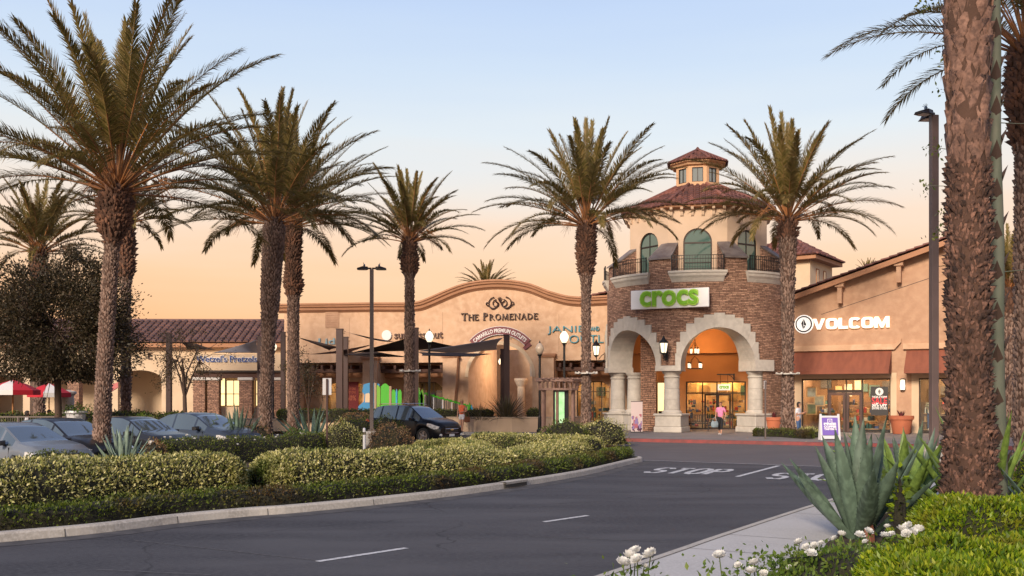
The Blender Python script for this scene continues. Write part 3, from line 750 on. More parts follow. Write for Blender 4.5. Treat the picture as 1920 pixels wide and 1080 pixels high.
mb.build('ribbon_end', M_MAROON, t)
mb = MB(); band(mb, -ang, ang, Rr - .02, Rr + .005, -.15, -.141); band(mb, -ang, ang, Rr - hb - .005, Rr - hb + .02, -.15, -.141); mb.build('border', M_OFFW, t)
def bend(p):
    a = p[0] / (Rr - hb / 2); r = Rr - hb / 2 + p[2]; return (cxx + r * math.sin(a), p[1], cz + r * math.cos(a))
mb = MB(); text_mb(mb, 'CAMARILLO PREMIUM OUTLETS', .4, 0, 0, -.165, -.142, .01, T=bend, fit=((Rr - hb / 2) * ang * 1.84, .25)); mb.build('lettering', M_OFFW, t)
# other shop names
t, X, Z = sign_on(PF, 'shop_sign', 'brown lower-case shop name beside a round white disc on the tan wall', 775, 630)
M_BRN = mat('brown_letters', (.09, .035, .02), .5)
mb = MB(); a = pz(740, 630)[0] - X; b = pz(831, 630)[0] - X; text_mb(mb, 'sunglass hut', .9, (a + b) / 2, 0, -.12, -.02, .012, fit=(b - a, .62)); mb.build('lettering', M_BRN, t)
mb = MB(); dx, dz = pz(726, 629); dx -= X; dz -= Z; mb.T = Matrix.Translation((dx, -.02, dz)) @ Matrix.Rotation(PI / 2, 4, 'X'); mb.lathe([(.33, 0), (.33, .1), (.30, .12)], 24); mb.build('disc', M_OFFW, t)
t, X, Z = sign_on(PF, 'shop_sign', 'teal capital letters on the tan wall between the arch and the brick tower', 1080, 628)
M_TEAL = mat('teal_letters', (.04, .22, .28), .5)
mb = MB(); a = pz(1027, 620)[0] - X; b = pz(1096, 620)[0] - X; z1 = pz(1060, 619)[1] - Z; text_mb(mb, 'JANIE', .8, (a + b) / 2 , z1, -.12, -.02, -.006, fit=(b - a, .5), shear=0)
a = pz(1108, 618)[0] - X; b = pz(1124, 618)[0] - X; text_mb(mb, 'AND', .4, (a + b) / 2, z1 + .06, -.12, -.02, .008, fit=(b - a, .26)); text_mb(mb, 'J', .8, b + .5, z1, -.12, -.02, .008)
a = pz(1068, 635)[0] - X; b = pz(1160, 635)[0] - X; z2 = pz(1080, 636)[1] - Z; text_mb(mb, 'OUTLET', .8, (a + b) / 2, z2, -.12, -.02, -.006, fit=(b - a, .48)); mb.build('lettering', M_TEAL, t)
t, X, Z = sign_on(PF, 'shop_sign', 'small pale blue shop lettering high on the tan wall above a dark shade sail', 618, 640)
mb = MB(); a = pz(598, 638)[0] - X; b = pz(640, 638)[0] - X; text_mb(mb, 'Lids', .8, (a + b) / 2, 0, -.1, -.02, .01, fit=(b - a, .4)); mb.build('lettering', mat('pale_blue_letters', (.25, .38, .42), .5), t)

# ------------------------------------------------------------ low tiled building on the left
LF = Plane(-40, 72, 1, 0.03)
def lz(u, v, out=0.0): return LF.xz(u, v, out)
low = thing('tiled_roof_building', 'low cream building under a long brown barrel tile roof behind the cars', 'building', LF.loc, LF.rz)
xl, ze = lz(-60, 640); xr, _ = lz(532, 641); zr = lz(400, 602, -4.2)[1]
arch = arc(lz(262, 720)[0], lz(262, 712)[1], lz(303, 700)[0] - lz(262, 700)[0], lz(262, 694)[1] - lz(262, 712)[1], 0, 180, 12)
wl = lz(222, 700)[0]
op = [(lz(365, 695)[0], lz(365, 697)[1]), (lz(530, 697)[0], lz(530, 697)[1])]
o = [(xl, G0), (lz(-20, 700)[0], G0), (lz(-20, 700)[0], 3.6), (lz(190, 700)[0], 3.6), (lz(190, 700)[0], G0), (arch[-1][0], G0)] + arch[::-1] + [(arch[0][0], G0), (op[0][0], G0), op[0], op[1], (op[1][0], G0), (xr, G0), (xr, ze), (xl, ze)]
mb = MB(); mb.panel([o], 0, .4); mb.build('wall', M_STUCCO_L, low)
mb = MB(); mb.box(xl, xr, 3.4, 3.7, G0, ze); mb.box(xl, xl + .3, .4, 3.4, G0, ze); mb.box(xl, xr, .41, 9, ze - .3, ze - .2); mb.build('inner_wall', M_STUCCO_L, low)
mb = MB(); tile_slope(mb, (xl, -.7, ze - .08), (xr, -.7, ze - .08), (xr, 4.2, zr), (xl, 4.2, zr), .46, .55)
tile_slope(mb, (xr, 9.1, ze - .08), (xl, 9.1, ze - .08), (xl, 4.2, zr), (xr, 4.2, zr), .46, 1.5); mb.tube([(xl, 4.2, zr + .02), (xr, 4.2, zr + .02)], .14, 8)
mb.build('roof', M_TILE_B, low)
mb = MB(); mb.box(xl, xr, -.62, -.001, ze - .42, ze - .14); mb.build('eave_trim', M_TRIM, low)
# projecting fascia that carries the shop name, on brick piers
fx0, fz1 = lz(368, 664, 2.0); fx1, fz0 = lz(531, 694.5, 2.0)
mb = MB(); mb.box(fx0, fx1, -2.0, -.002, fz0, fz1); mb.build('fascia', M_STUCCO_L, low)
mb = MB(); mb.box(fx0 - .05, fx1, -2.04, -.003, fz0 - .14, fz0 - .002); mb.build('fascia_edge', M_BRONZE, low)
mb = MB(); a, z = lz(362, 698, 1.9); b, zz = lz(531, 709, 1.9); mb.box(a, b, -1.85, -1.5, zz, fz0 - .141); mb.build('soffit_beam', M_WOOD, low)
for (u0, u1, ztp) in ((362, 384, 713), (389, 410, 713), (448, 472, 713), (507, 530, 713)):
    a = lz(u0, 713, 1.9)[0]; b, zt = lz(u1, ztp, 1.9); mb = MB(); mb.box(a, b, -1.9, -1.2, G0, zt); p = mb.build('brick_pier', M_LEDGE_B, low)
    mb = MB(); mb.box(a - .08, b + .08, -1.98, -1.12, zt, zt + .2, .03); mb.build('cap', mat('white_cap', (.6, .56, .5), .8), p)
for (u0, u1, v0) in ((418, 447, 712), (395, 417, 708), (474, 506, 712), (306, 318, 703), (344, 360, 716)):
    a, z1 = lz(u0, v0, -.3); b, z0 = lz(u1, 762, -.3); y = 1.2 if u0 > 360 else .55; mb = MB(); frame_grid(mb, a, b, z0, z1, xs=[(a + b) / 2] if u1 - u0 > 15 else (), zs=[z0 + .9], y0=y, y1=y + .06)
    w = mb.build('window', M_BRONZE, low)
    mb = MB(); mb.box(a + .04, b - .04, y + .02, y + .03, z0 + .04, z1 - .04); mb.build('lit_pane', mat('lit_window', (.9, .7, .4), .5, emit=((1, .72, .34), 1.5), noise=1.2, col2=(.8, .5, .2)), w)
mb = MB(); a = lz(410, 760)[0]; mb.box(a, xr - .05, -1.15, -1.0, G0, lz(450, 763)[1]); mb.build('low_wall', M_STUCCO_L, low)
for u0, u1 in ((43, 56), (126, 148)):
    a = lz(u0, 700, 2)[0]; b, zt = lz(u1, 706 if u0 > 100 else 690, 2); mb = MB(); mb.box(a, b, -2, -1.3, G0, zt); p = mb.build('brick_pier' if u0 > 100 else 'post', M_LEDGE_B if u0 > 100 else M_STUCCO_L, low)
    if u0 > 100: mb = MB(); mb.box(a - .1, b + .1, -2.1, -1.2, zt, zt + .18, .03); mb.build('cap', MATS['white_cap'], p)
t, X, Z = None, *lz(425, 673, 2.05)
t = thing('shop_sign', 'blue and white pretzel shop name on the cream fascia of the low building', 'sign', LF.w(X, -2.0, Z), LF.rz)
a = lz(368, 673, 2.05)[0] - X; b = lz(482, 673, 2.05)[0] - X
mb = MB(); text_mb(mb, "Wetzel's Pretzels", .7, (a + b) / 2, 0, -.06, -.01, .05, fit=(b - a + .05, .5)); mb.build('letter_outline', M_OFFW, t)
mb = MB(); text_mb(mb, "Wetzel's Pretzels", .7, (a + b) / 2, 0, -.1, -.03, .008, fit=(b - a, .44)); mb.build('lettering', mat('blue_letters', (.02, .05, .20), .4), t)
t = thing('shop_sign', 'small dark lettering on the cream wall beside the leafy tree', 'sign', LF.w(lz(272, 668)[0], 0, lz(272, 668)[1]), LF.rz)
mb = MB(); text_mb(mb, "E", .7, .35, 0, -.08, -.01, .01); mb.build('lettering', M_SIGNBR, t)
# ------------------------------------------------------------ round brick tower with the arcade
TC = at(1308, 745, 58.0); TCx, TCy = TC.x, TC.y
TRZ = -math.atan2(TCx, TCy)
tower = thing('brick_tower', 'round brick corner tower with stepped stone arches, stucco drum and red tiled lantern roof', 'tower', (TCx, TCy, 0), TRZ)
RR = 5.15
class Wrap:                             # (arc length, depth inwards, z) -> point on the drum
    def __init__(s, th0=0.0, r=RR): s.t = R(th0); s.r = r
    def __matmul__(s, p):
        a = p[0] / s.r + s.t; q = s.r - p[1]; return Vector((q * math.sin(a), -q * math.cos(a), p[2]))
def tw_world(th, out, z):
    p = Matrix.Rotation(TRZ, 4, 'Z') @ Vector(((RR + out) * math.sin(R(th)), -(RR + out) * math.cos(R(th)), z)); return Vector((p.x + TCx, p.y + TCy, z))
ARCH = [-105.5, -46.5, 12.4]; HALF = 22.0; ar = R(HALF) * RR; ZS = 3.67; ZI = 3.39; ZP = 8.6
def zb(th):
    for a in ARCH:
        x = R(th - a) * RR
        if abs(x) < ar + .2: return ZS + .04 + math.sqrt((ar + .2) ** 2 - x * x)
    return ZI + .1 if -128 < th < 41 else .15
mb = MB(); mb.uv = []
def add_uv(pts, uvs): i = mb.vs(pts); mb.uv.extend(uvs); return i
W0 = Wrap()
ths = []
for k in range(-180, 180): ths += [k, k + .5]
ths.append(180)
for k in range(len(ths) - 1):
    a, b = ths[k], ths[k + 1]; m = (a + b) / 2; za, zbb = zb(a + .001), zb(b - .001)
    xa, xb = R(a) * RR, R(b) * RR
    i = add_uv([W0 @ (xa, 0, za), W0 @ (xb, 0, zbb), W0 @ (xb, 0, ZP), W0 @ (xa, 0, ZP)], [(xa, za), (xb, zbb), (xb, ZP), (xa, ZP)]); mb.fs([(0, 1, 2, 3)], i)
    i = add_uv([W0 @ (xa, .95, za), W0 @ (xb, .95, zbb), W0 @ (xb, .95, ZP - .3), W0 @ (xa, .95, ZP - .3)], [(xa, za), (xb, zbb), (xb, ZP), (xa, ZP)]); mb.fs([(3, 2, 1, 0)], i)
    i = add_uv([W0 @ (xa, 0, za), W0 @ (xb, 0, zbb), W0 @ (xb, .95, zbb), W0 @ (xa, .95, za)], [(xa, za), (xb, zbb), (xb, zbb + .9), (xa, za + .9)]); mb.fs([(0, 3, 2, 1)], i)
mb.build('brick_wall', M_LEDGE, tower)
mb = MB(); ring = [(RR * math.cos(2 * PI * k / 72), RR * math.sin(2 * PI * k / 72), ZP - .005) for k in range(72)]; i = mb.vs(ring); mb.fs([tuple(range(72))], i); mb.build('balcony_floor', M_CAST, tower)
# stepped voussoirs
NV = 13
for A in ARCH:
    mb = MB(); mb.T = Wrap(A)
    for k in range(NV):
        a0, a1 = 180 - 180 * k / NV, 180 - 180 * (k + 1) / NV
        inn = [(ar * math.cos(R(a0 + (a1 - a0) * j / 4)), ZS + ar * math.sin(R(a0 + (a1 - a0) * j / 4))) for j in range(5)]
        ro = ar + .28; rz_ = ar + .68
        p0 = (ro * math.cos(R(a0)), ZS + rz_ * math.sin(R(a0))); p1 = (ro * math.cos(R(a1)), ZS + rz_ * math.sin(R(a1)))
        if k == NV // 2: zt = ZS + rz_ * 1.03; out = [(p1[0], zt), (p0[0], zt)]
        elif k < NV // 2: out = [p1, (p0[0], p1[1]), p0]
        else: out = [p1, (p1[0], p0[1]), p0]
        poly = inn + out
        poly = [(x * .999, z) for x, z in poly]
        mb.panel([poly[::-1]], -.11 - .012 * (k % 2), 1.25)
    mb.build('stone_arch', M_CAST, tower)
def impost(t0, t1, z0, z1, out=.16):
    mb = MB(); mb.T = W0; xa, xb = R(t0) * RR, R(t1) * RR; n = 4
    mb.loft([[(xa + (xb - xa) * k / n, y, z) for (y, z) in ((-out, z0), (-out, z1), (1.3, z1), (1.3, z0))] for k in range(n + 1)])
    mb.build('impost_block', M_CAST, tower)
impost(-46.5 + HALF - .2, 12.4 - HALF + .2, ZI, ZS + .0); impost(12.4 + HALF - .2, 49, ZI, 3.98); impost(-105.5 + HALF - .2, -46.5 - HALF + .2, ZI, ZS)
impost(-134, -127, ZI, 3.98)
def column(th, rad, parent=tower, pos=None):
    c = pos or (rad * math.sin(R(th)), -rad * math.cos(R(th)))
    mb = MB(); s = .76
    mb.T = Matrix.Translation((c[0], c[1], 0)) @ Matrix.Rotation(R(th), 4, 'Z')
    mb.box(-s, s, -s, s, .15, .45, .03); mb.box(-s + .05, s - .05, -s + .05, s - .05, .452, 1.02, .03); mb.box(-s - .02, s + .02, -s - .02, s + .02, 1.022, 1.14, .03)
    p = mb.build('pedestal', M_CAST, parent)
    mb = MB(); pr = []
    mb.lathe([(.54, 1.142), (.54, 1.22), (.47, 1.28), (.43, 1.34)], 20, c)
    for k in range(3):
        z0 = 1.342 + k * .56; r0 = .43 - k * .012; mb.lathe([(r0 - .012, z0), (r0, z0 + .012), (r0 - .008, z0 + .545), (r0 - .02, z0 + .557)], 20, c)
    mb.lathe([(.40, 3.02), (.44, 3.06), (.44, 3.10), (.40, 3.13), (.40, 3.2), (.50, 3.3), (.52, ZI - .002)], 20, c)
    mb.build('column', M_CAST, parent, smooth=True, auto=35)
column(-17, RR - .55); column(41.5, RR - .55); column(-76, RR - .55)
cc = Matrix.Rotation(-TRZ, 4, 'Z') @ (at(1190, 745, 57.2) - Vector((TCx, TCy, 0)))
column(-60, 0, pos=(cc.x, cc.y))
column(-135, RR - .55)
# parapet piers with sloping grey caps between the balconies
AO = 3.75; PZ = 9.33
def inner_r(th):
    t = (th + 22.5) % 45 - 22.5; return AO / math.cos(R(t))
mbb = MB(); mbb.uv = []; mbc = MB()
def uvq(pts, uvs, f=((0, 1, 2, 3),)): i = mbb.vs(pts); mbb.uv.extend(uvs); mbb.fs(list(f), i)
def P3(r, th, z): return (r * math.sin(R(th)), -r * math.cos(R(th)), z)
BAL = 15.2
for c in range(0, 360, 45):
    mbb = MB(); mbb.uv = []; mbc = MB(); t0, t1 = c + BAL, c + 45 - BAL; n = 8
    for k in range(n):
        a = t0 + (t1 - t0) * k / n; b = t0 + (t1 - t0) * (k + 1) / n
        uvq([P3(RR, a, ZP), P3(RR, b, ZP), P3(RR, b, PZ), P3(RR, a, PZ)], [(R(a) * RR, ZP), (R(b) * RR, ZP), (R(b) * RR, PZ), (R(a) * RR, PZ)])
        ia, ib = inner_r(a) + .01, inner_r(b) + .01; zi = 10.22
        i = mbc.vs([P3(RR + .12, a, PZ - .04), P3(RR + .12, b, PZ - .04), P3(ib, b, zi), P3(ia, a, zi), P3(RR + .12, a, PZ + .04), P3(RR + .12, b, PZ + .04), P3(ib, b, zi + .1), P3(ia, a, zi + .1)])
        mbc.fs([(4, 5, 6, 7), (0, 3, 2, 1), (0, 1, 5, 4)], i)
        if k == 0: mbc.fs([(0, 4, 7, 3)], i)
        if k == n - 1: mbc.fs([(1, 2, 6, 5)], i)
    for (a, f) in ((t0, ((0, 3, 2, 1),)), (t1, ((0, 1, 2, 3),))):
        ia = inner_r(a)
        uvq([P3(RR, a, ZP), P3(ia, a, ZP), P3(ia, a, 10.2), P3(RR, a, PZ)], [(0, ZP), (RR - ia, ZP), (RR - ia, 10.2), (0, PZ)], f)
    mbb.build('parapet', M_LEDGE, tower); mbc.build('parapet_cap', M_LEAD, tower)
for c in range(0, 360, 45):
    if 100 < c < 260: continue
    mb = MB(); mb.T = Wrap(c); w = R(BAL + 1.2) * RR; n = 8
    prof = [(.3, ZP + .03), (-.29, ZP + .03), (-.29, ZP - .08), (-.24, ZP - .12), (-.21, ZP - .24), (-.11, ZP - .36), (-.06, ZP - .45), (.0, ZP - .55), (.3, ZP - .55)]
    rings = []
    for k in range(n + 1):
        x = -w + 2 * w * k / n; e = .22 if k in (0, n) else 0
        rings.append([(x * (1 - (.09 if z < ZP - .3 else (.05 if z < ZP - .14 else 0))), y, z) for y, z in prof])
    mb.loft(rings); mb.build('balcony_ledge', M_CAST, tower)
    mb = MB(); mb.T = Wrap(c, RR); wr = R(BAL - .6) * RR
    for zz in (ZP + .1, ZP + .62, ZP + .80): mb.loft([[(-wr + 2 * wr * k / 6, y, z) for y, z in ((-.2, zz), (-.17, zz), (-.17, zz + .03), (-.2, zz + .03))] for k in range(7)])
    m = int(2 * wr / .125)
    for k in range(m + 1):
        x = -wr + 2 * wr * k / m; mb.box(x - .011, x + .011, -.195, -.175, ZP + .03, ZP + .80)
    for x in (-wr, wr): mb.box(x - .02, x + .02, -.21, -.15, ZP + .03, ZP + .86)
    mb.build('railing', M_IRON, tower)
# octagonal stucco drum
M_TGLASS = mat('green_tinted_glass', (.05, .11, .095), .06, metal=.0, spec=1.0, coat=1.0)
ZD = 12.2; hw_ = AO * math.tan(R(22.5)); M_STT = mat('stucco_tower', (.60, .44, .31), .9, noise=.8, col2=(.55, .40, .275), bump=(9, .3, .02))
mbw = MB()
for c in range(0, 360, 45):
    T = Matrix.Rotation(R(c), 4, 'Z'); mbw.T = T
    wz = 11.07 - .76; hole = [(-.76, ZP + .03)] + arc(0, wz, .76, .76, 180, 0, 14) + [(.76, ZP + .03)]
    mbw.panel([[(-hw_, ZP), (hw_, ZP), (hw_, ZD), (-hw_, ZD)], hole], -AO, -AO + .25)
    if 100 < c < 260: continue
    mb = MB(); mb.T = T
    o1 = [(-.755, ZP + .035)] + arc(0, wz, .755, .755, 180, 0, 14) + [(.755, ZP + .035)]; o2 = [(-.69, ZP + .1)] + arc(0, wz, .69, .69, 180, 0, 14) + [(.69, ZP + .1)]
    mb.panel([o1, o2], -AO + .06, -AO + .14)
    mb.box(-.69, .69, -AO + .07, -AO + .13, wz - .05, wz + .03)
    if c: mb.box(-.025, .025, -AO + .075, -AO + .125, ZP + .1, 11.0)
    else: mb.box(-.69, .69, -AO + .07, -AO + .13, ZP + .62, ZP + .66)
    w = mb.build('arched_window', M_BRONZE, tower)
    mb = MB(); mb.T = T; mb.panel([o2], -AO + .10, -AO + .115, ); mb.build('pane', M_TGLASS, w)
mbw.build('stucco_drum', M_STT, tower)
for c in range(0, 360, 45):
    if 120 < c < 240: continue
    for x in [(-1.4 + .56 * k) for k in range(6)]:
        mb = MB()
        mb.T = Matrix.Rotation(R(c), 4, 'Z') @ Matrix.Translation((x, 0, 0)) @ Matrix.Rotation(R(90), 4, 'Z')
        # profile in the radial plane
        mb.T = Matrix.Rotation(R(c), 4, 'Z') @ Matrix(((0, 1, 0, x), (1, 0, 0, 0), (0, 0, 1, 0), (0, 0, 0, 1)))
        mb.panel([[(-AO, ZD - .5), (-AO, ZD - .02), (-AO - .38, ZD - .02), (-AO - .34, ZD - .14), (-AO - .14, ZD - .24), (-AO - .09, ZD - .42)][::-1]], -.075, .075)
        mb.build('corbel', M_STT, tower)
def octa(a, z): 
    rr = a / math.cos(R(22.5)); return [(rr * math.sin(R(22.5 + 45 * k)), -rr * math.cos(R(22.5 + 45 * k)), z) for k in range(8)]
mb = MB(); mb.loft([octa(AO - .1, ZD - .08), octa(AO + .34, ZD - .02), octa(AO + .4, ZD + .08), octa(AO - .1, ZD + .12)]); mb.build('eave_trim', M_TRIM, tower)
EA, EZ, LA, LZ = AO + .42, ZD + .09, 1.18, 13.92
mb = MB()
oe, ol = octa(EA, EZ), octa(LA, LZ)
for k in range(8): tile_slope(mb, oe[k - 1], oe[k], ol[k], ol[k - 1], .29, .36)
for k in range(8): mb.tube([Vector(oe[k]) + Vector((0, 0, .06)), Vector(ol[k]) + Vector((0, 0, .06))], [.13, .1], 6)
mb.build('tile_roof', M_TILE, tower)
LW = LA + .02; hl = LW * math.tan(R(22.5)); mb = MB(); M_LANT = mat('lantern_stucco', (.60, .36, .20), .85)
for c in range(0, 360, 45):
    mb.T = Matrix.Rotation(R(c), 4, 'Z'); mb.panel([[(-hl, LZ - .35), (hl, LZ - .35), (hl, 15.15), (-hl, 15.15)], [(-.31, 14.1), (.31, 14.1), (.31, 14.92), (-.31, 14.92)]], -LW, -LW + .12)
ln = mb.build('lantern', M_LANT, tower)
for c in range(0, 360, 45):
    mb = MB(); mb.T = Matrix.Rotation(R(c), 4, 'Z'); frame_grid(mb, -.305, .305, 14.105, 14.915, xs=[0], w=.035, y0=-LW + .03, y1=-LW + .07); w = mb.build('lantern_window', M_BRONZE, ln)
mb = MB(); mb.T = None; mb.loft([octa(LW - .08, 14.1), octa(LW - .08, 14.9)]); mb.build('lantern_glass', mat('grey_glass', (.16, .18, .17), .08, spec=1, coat=1), ln)
mb = MB(); mb.loft([octa(LW - .05, 15.02), octa(LW + .16, 15.06), octa(LW + .22, 15.16), octa(LW + .34, 15.2), octa(LW + .36, 15.28), octa(LW - .1, 15.3)]); mb.build('lantern_cornice', M_LANT, tower)
mb = MB(); oe = octa(LW + .42, 15.28); ap = (0, 0, 16.15)
for k in range(8):
    tile_slope(mb, oe[k - 1], oe[k], ap, ap, .2, .3)
for k in range(8): mb.tube([Vector(oe[k]) + Vector((0, 0, .03)), Vector(ap) + Vector((0, 0, .04))], [.09, .07], 5)
mb.lathe([(.16, 16.05), (.1, 16.25), (.03, 16.33)], 8)
mb.build('lantern_roof', M_TILE, tower)
# porch: back wall with the shop front, ceiling, brick inner pier
M_PORCH = mat('porch_stucco', (.55, .27, .11), .85, noise=1, col2=(.50, .24, .10), bump=(9, .3, .02))
def tl(u, v, Y):                        # photo pixel at depth Y in tower-local coordinates
    return Matrix.Rotation(-TRZ, 4, 'Z') @ (at(u, v, Y) - Vector((TCx, TCy, 0)))
sa = tl(1288, 716, 58.3); sb = tl(1392, 716, 57.4); YB = 1.0
x0, x1, zt = -.5, 3.0, 2.92
class _: pass
x0 = tl(1286, 745, 58.9).x; x1 = tl(1398, 745, 58.9).x
mb = MB(); lx0 = -RR + 1.3; mb.panel([[(lx0, .15), (x0, .15), (x0, zt), (x1, zt), (x1, .15), (RR - 1.2, .15), (RR - 1.2, 6.4), (lx0, 6.4)]], YB, YB + .25); mb.build('porch_wall', M_PORCH, tower)
mb = MB(); mb.box(lx0, RR - 1.2, YB - .6, YB - .003, 4.55, 4.75); mb.box(lx0, RR - 1.2, YB - .5, YB - .004, 4.751, 6.3); mb.build('porch_beam', M_PORCH, tower)
mb = MB(); i = mb.vs([(4.2 * math.cos(2 * PI * k / 40), 4.2 * math.sin(2 * PI * k / 40), 6.3) for k in range(40)]); mb.fs([tuple(reversed(range(40)))], i); mb.build('porch_ceiling', M_PORCH, tower)
bp = tl(1216, 745, 56.6); mb = MB(); mb.box(bp.x - .42, bp.x + .42, bp.y - .4, bp.y + .6, .15, 6.2); mb.build('brick_pier', M_LEDGE_B, tower)
mb = MB(); mb.box(bp.x + .43, x0 - .3, YB - .1, YB - .01, .15, 1.2); a = tl(1231, 745, 58.8).x; b = tl(1247, 745, 58.8).x
frame_grid(mb, a, b, 1.0, 2.9, y0=YB - .06, y1=YB - .01, w=.05); w = mb.build('side_window', M_BRONZE, tower)
mb = MB(); mb.box(a + .05, b - .05, YB - .03, YB - .02, 1.05, 2.85); mb.build('lit_pane', MATS['lit_window'], w)
w4 = (x1 - x0)
mb = MB(); frame_grid(mb, x0, x1, .15, zt, xs=[x0 + w4 * t for t in (.28, .52, .78)], zs=[2.25], w=.07, y0=YB + .02, y1=YB + .1)
for t in (.31, .53): frame_grid(mb, x0 + w4 * t, x0 + w4 * (t + .22), .16, 2.2, w=.09, y0=YB - .03, y1=YB + .018)
w = mb.build('shop_front', M_BRONZE, tower)
mb = MB(); mb.box(x0 + .05, x1 - .05, YB + .05, YB + .06, .2, zt - .05); mb.build('pane', M_GLASS, w)
shop_room(tower, x0, x1, .15, zt, 1.6, y0=YB + .3, seed=21, lamps=2, em=mat('ceiling_lamp_yellow', (1, .8, .4), .5, emit=((1, .62, .22), 45)))
mb = MB(); gm = MB(); rd = random.Random(5)
for k in range(46):                     # shoes on the racks in the window
    x = rd.uniform(x0 + .1, x1 - .2); z = .3 + .28 * rd.randrange(6); gm.mi = rd.randrange(7); gm.box(x, x + .2, YB + .45, YB + .6, z, z + rd.uniform(.08, .16), .03)
gm.build('shoes', M_GOODS, tower)
pl = bpy.data.lights.new('porch_lamp', 'POINT'); pl.energy = 170; pl.color = (1, .55, .22); pl.shadow_soft_size = .3
lo = bpy.data.objects.new('porch_lamp', pl); COL.objects.link(lo); c = Matrix.Rotation(TRZ, 4, 'Z') @ Vector((.4, -1.4, 4.3)); lo.location = (c.x + TCx, c.y + TCy, 4.9)
# chandelier
def lantern_cluster(name, label, loc):
    t = thing(name, label, 'chandelier', loc)
    mb = MB(); mb.tube([(0, 0, .5), (0, 0, 2.4)], .02, 6)
    lamps = MB()
    for (r, z, n) in ((.22, .45, 3), (.42, -.35, 4)):
        mb.lathe([(r + .02, z), (r + .02, z + .03), (r - .02, z + .03), (r - .02, z)], 16)
        for k in range(n):
            a = 2 * PI * k / n + .5; x, y = r * math.cos(a), r * math.sin(a)
            mb.tube([(0, 0, z + .7), (x * .6, y * .6, z + .5), (x, y, z)], .012, 5)
            mb.lathe([(.05, z + .02), (.06, z + .05)], 8, (x, y)); mb.lathe([(.075, z + .32), (.02, z + .4)], 8, (x, y))
            lamps.lathe([(.055, z + .06), (.07, z + .30)], 8, (x, y))
    mb.build('iron_frame', M_IRON, t); lamps.build('lamp_glass', M_LAMPC, t); return t
p = at(1303, 690, 55.5); lantern_cluster('chandelier', 'two-tier iron chandelier with lit candle lamps hanging in the main stone arch', (p.x, p.y, 3.9))
# sign panel
th = -15.8; t = thing('shop_sign', 'white rectangular crocs sign with bright green rounded letters on the brick tower', 'sign', tw_world(th, .0, 7.18), TRZ + R(th))
M_SW = mat('white_sign', (.88, .88, .87), .5); M_GRN = mat('lime_letters', (.20, .52, .01), .45); M_GRN2 = mat('pale_lime_letters', (.42, .70, .08), .45)
mb = MB(); mb.box(-2.12, 2.12, -.24, -.12, -.5, .5, .02); mb.build('panel', M_SW, t)
mb = MB(); text_mb(mb, 'crocs', 1, 0, .02, -.34, -.25, .035, fit=(3.2, .86)); mb.build('letter_rim', M_GRN2, t)
mb = MB(); text_mb(mb, 'crocs', 1, 0, .02, -.38, -.30, .012, fit=(3.08, .72)); mb.build('lettering', M_GRN, t)
mb = MB(); mb.box(-1.6, -1.4, -.12, .45, -.1, .1); mb.box(1.4, 1.6, -.12, .45, -.1, .1); mb.build('bracket', M_IRON, t)
# wall lanterns
def wall_lantern(label, loc, rz, sc=1.0):
    t = thing('wall_lantern', label, 'wall lamp', loc, rz, 'lanterns on the brick tower'); mb = MB()
    mb.box(-.06, .06, -.03, 0, -.35, .1); mb.tube([(0, 0, -.25), (0, -.2, -.36), (0, -.38, -.3), (0, -.42, -.12)], .025, 6); mb.tube([(0, 0, .05), (0, -.15, -.05), (0, -.3, -.25)], .018, 6)
    mb.lathe([(.05, -.12), (.14, -.05), (.14, -.02)], 6, (0, -.42)); mb.lathe([(.24, .42), (.22, .46), (.1, .6), (.06, .66), (.02, .76)], 6, (0, -.42))
    for k in range(6):
        a = PI / 3 * k; mb.tube([(.13 * math.cos(a), -.42 + .13 * math.sin(a), -.02), (.21 * math.cos(a), -.42 + .21 * math.sin(a), .42)], .012, 4)
    mb.build('iron_frame', M_IRON, t); g = MB(); g.lathe([(.12, -.01), (.19, .41)], 6, (0, -.42)); g.build('lamp_glass', M_LAMPC, t); t.scale = (sc, sc, sc); return t
wall_lantern('black iron lantern lit on the brick between the two stone arches', tw_world(-17.5, .17, 4.35), TRZ + R(-17.5), 1.15)
wall_lantern('black iron lantern lit on the left edge of the brick tower', tw_world(-80, .17, 4.45), TRZ + R(-80), 1.15)
# hanging blade sign
p = tl(1361, 712, 57); t = thing('hanging_sign', 'small crocs sign hung from an iron bracket over the lit shop door', 'sign', at(1361, 702, 57.0), TRZ)
mb = MB(); mb.box(-.5, .5, -.03, .03, -.03, .03); mb.tube([(.45, 0, 0), (.45, 0, -.35)], .04, 6); mb.tube([(.1, 0, 0), (.3, 0, -.1), (.45, 0, -.3)], .02, 5); mb.tube([(-.3, 0, 0), (-.3, 0, -.55)], .012, 4); mb.tube([(.1, 0, 0), (.1, 0, -.55)], .012, 4); mb.box(.41, .49, .0, 1.5, -.04, .04); mb.build('bracket', M_IRON, t)
mb = MB(); mb.box(-.45, .25, -.03, .03, -.9, -.55, .01); mb.build('panel', M_SW, t); mb = MB(); text_mb(mb, 'crocs', .3, -.1, -.72, -.045, -.031, .015, fit=(.52, .17)); mb.build('lettering', M_GRN, t)

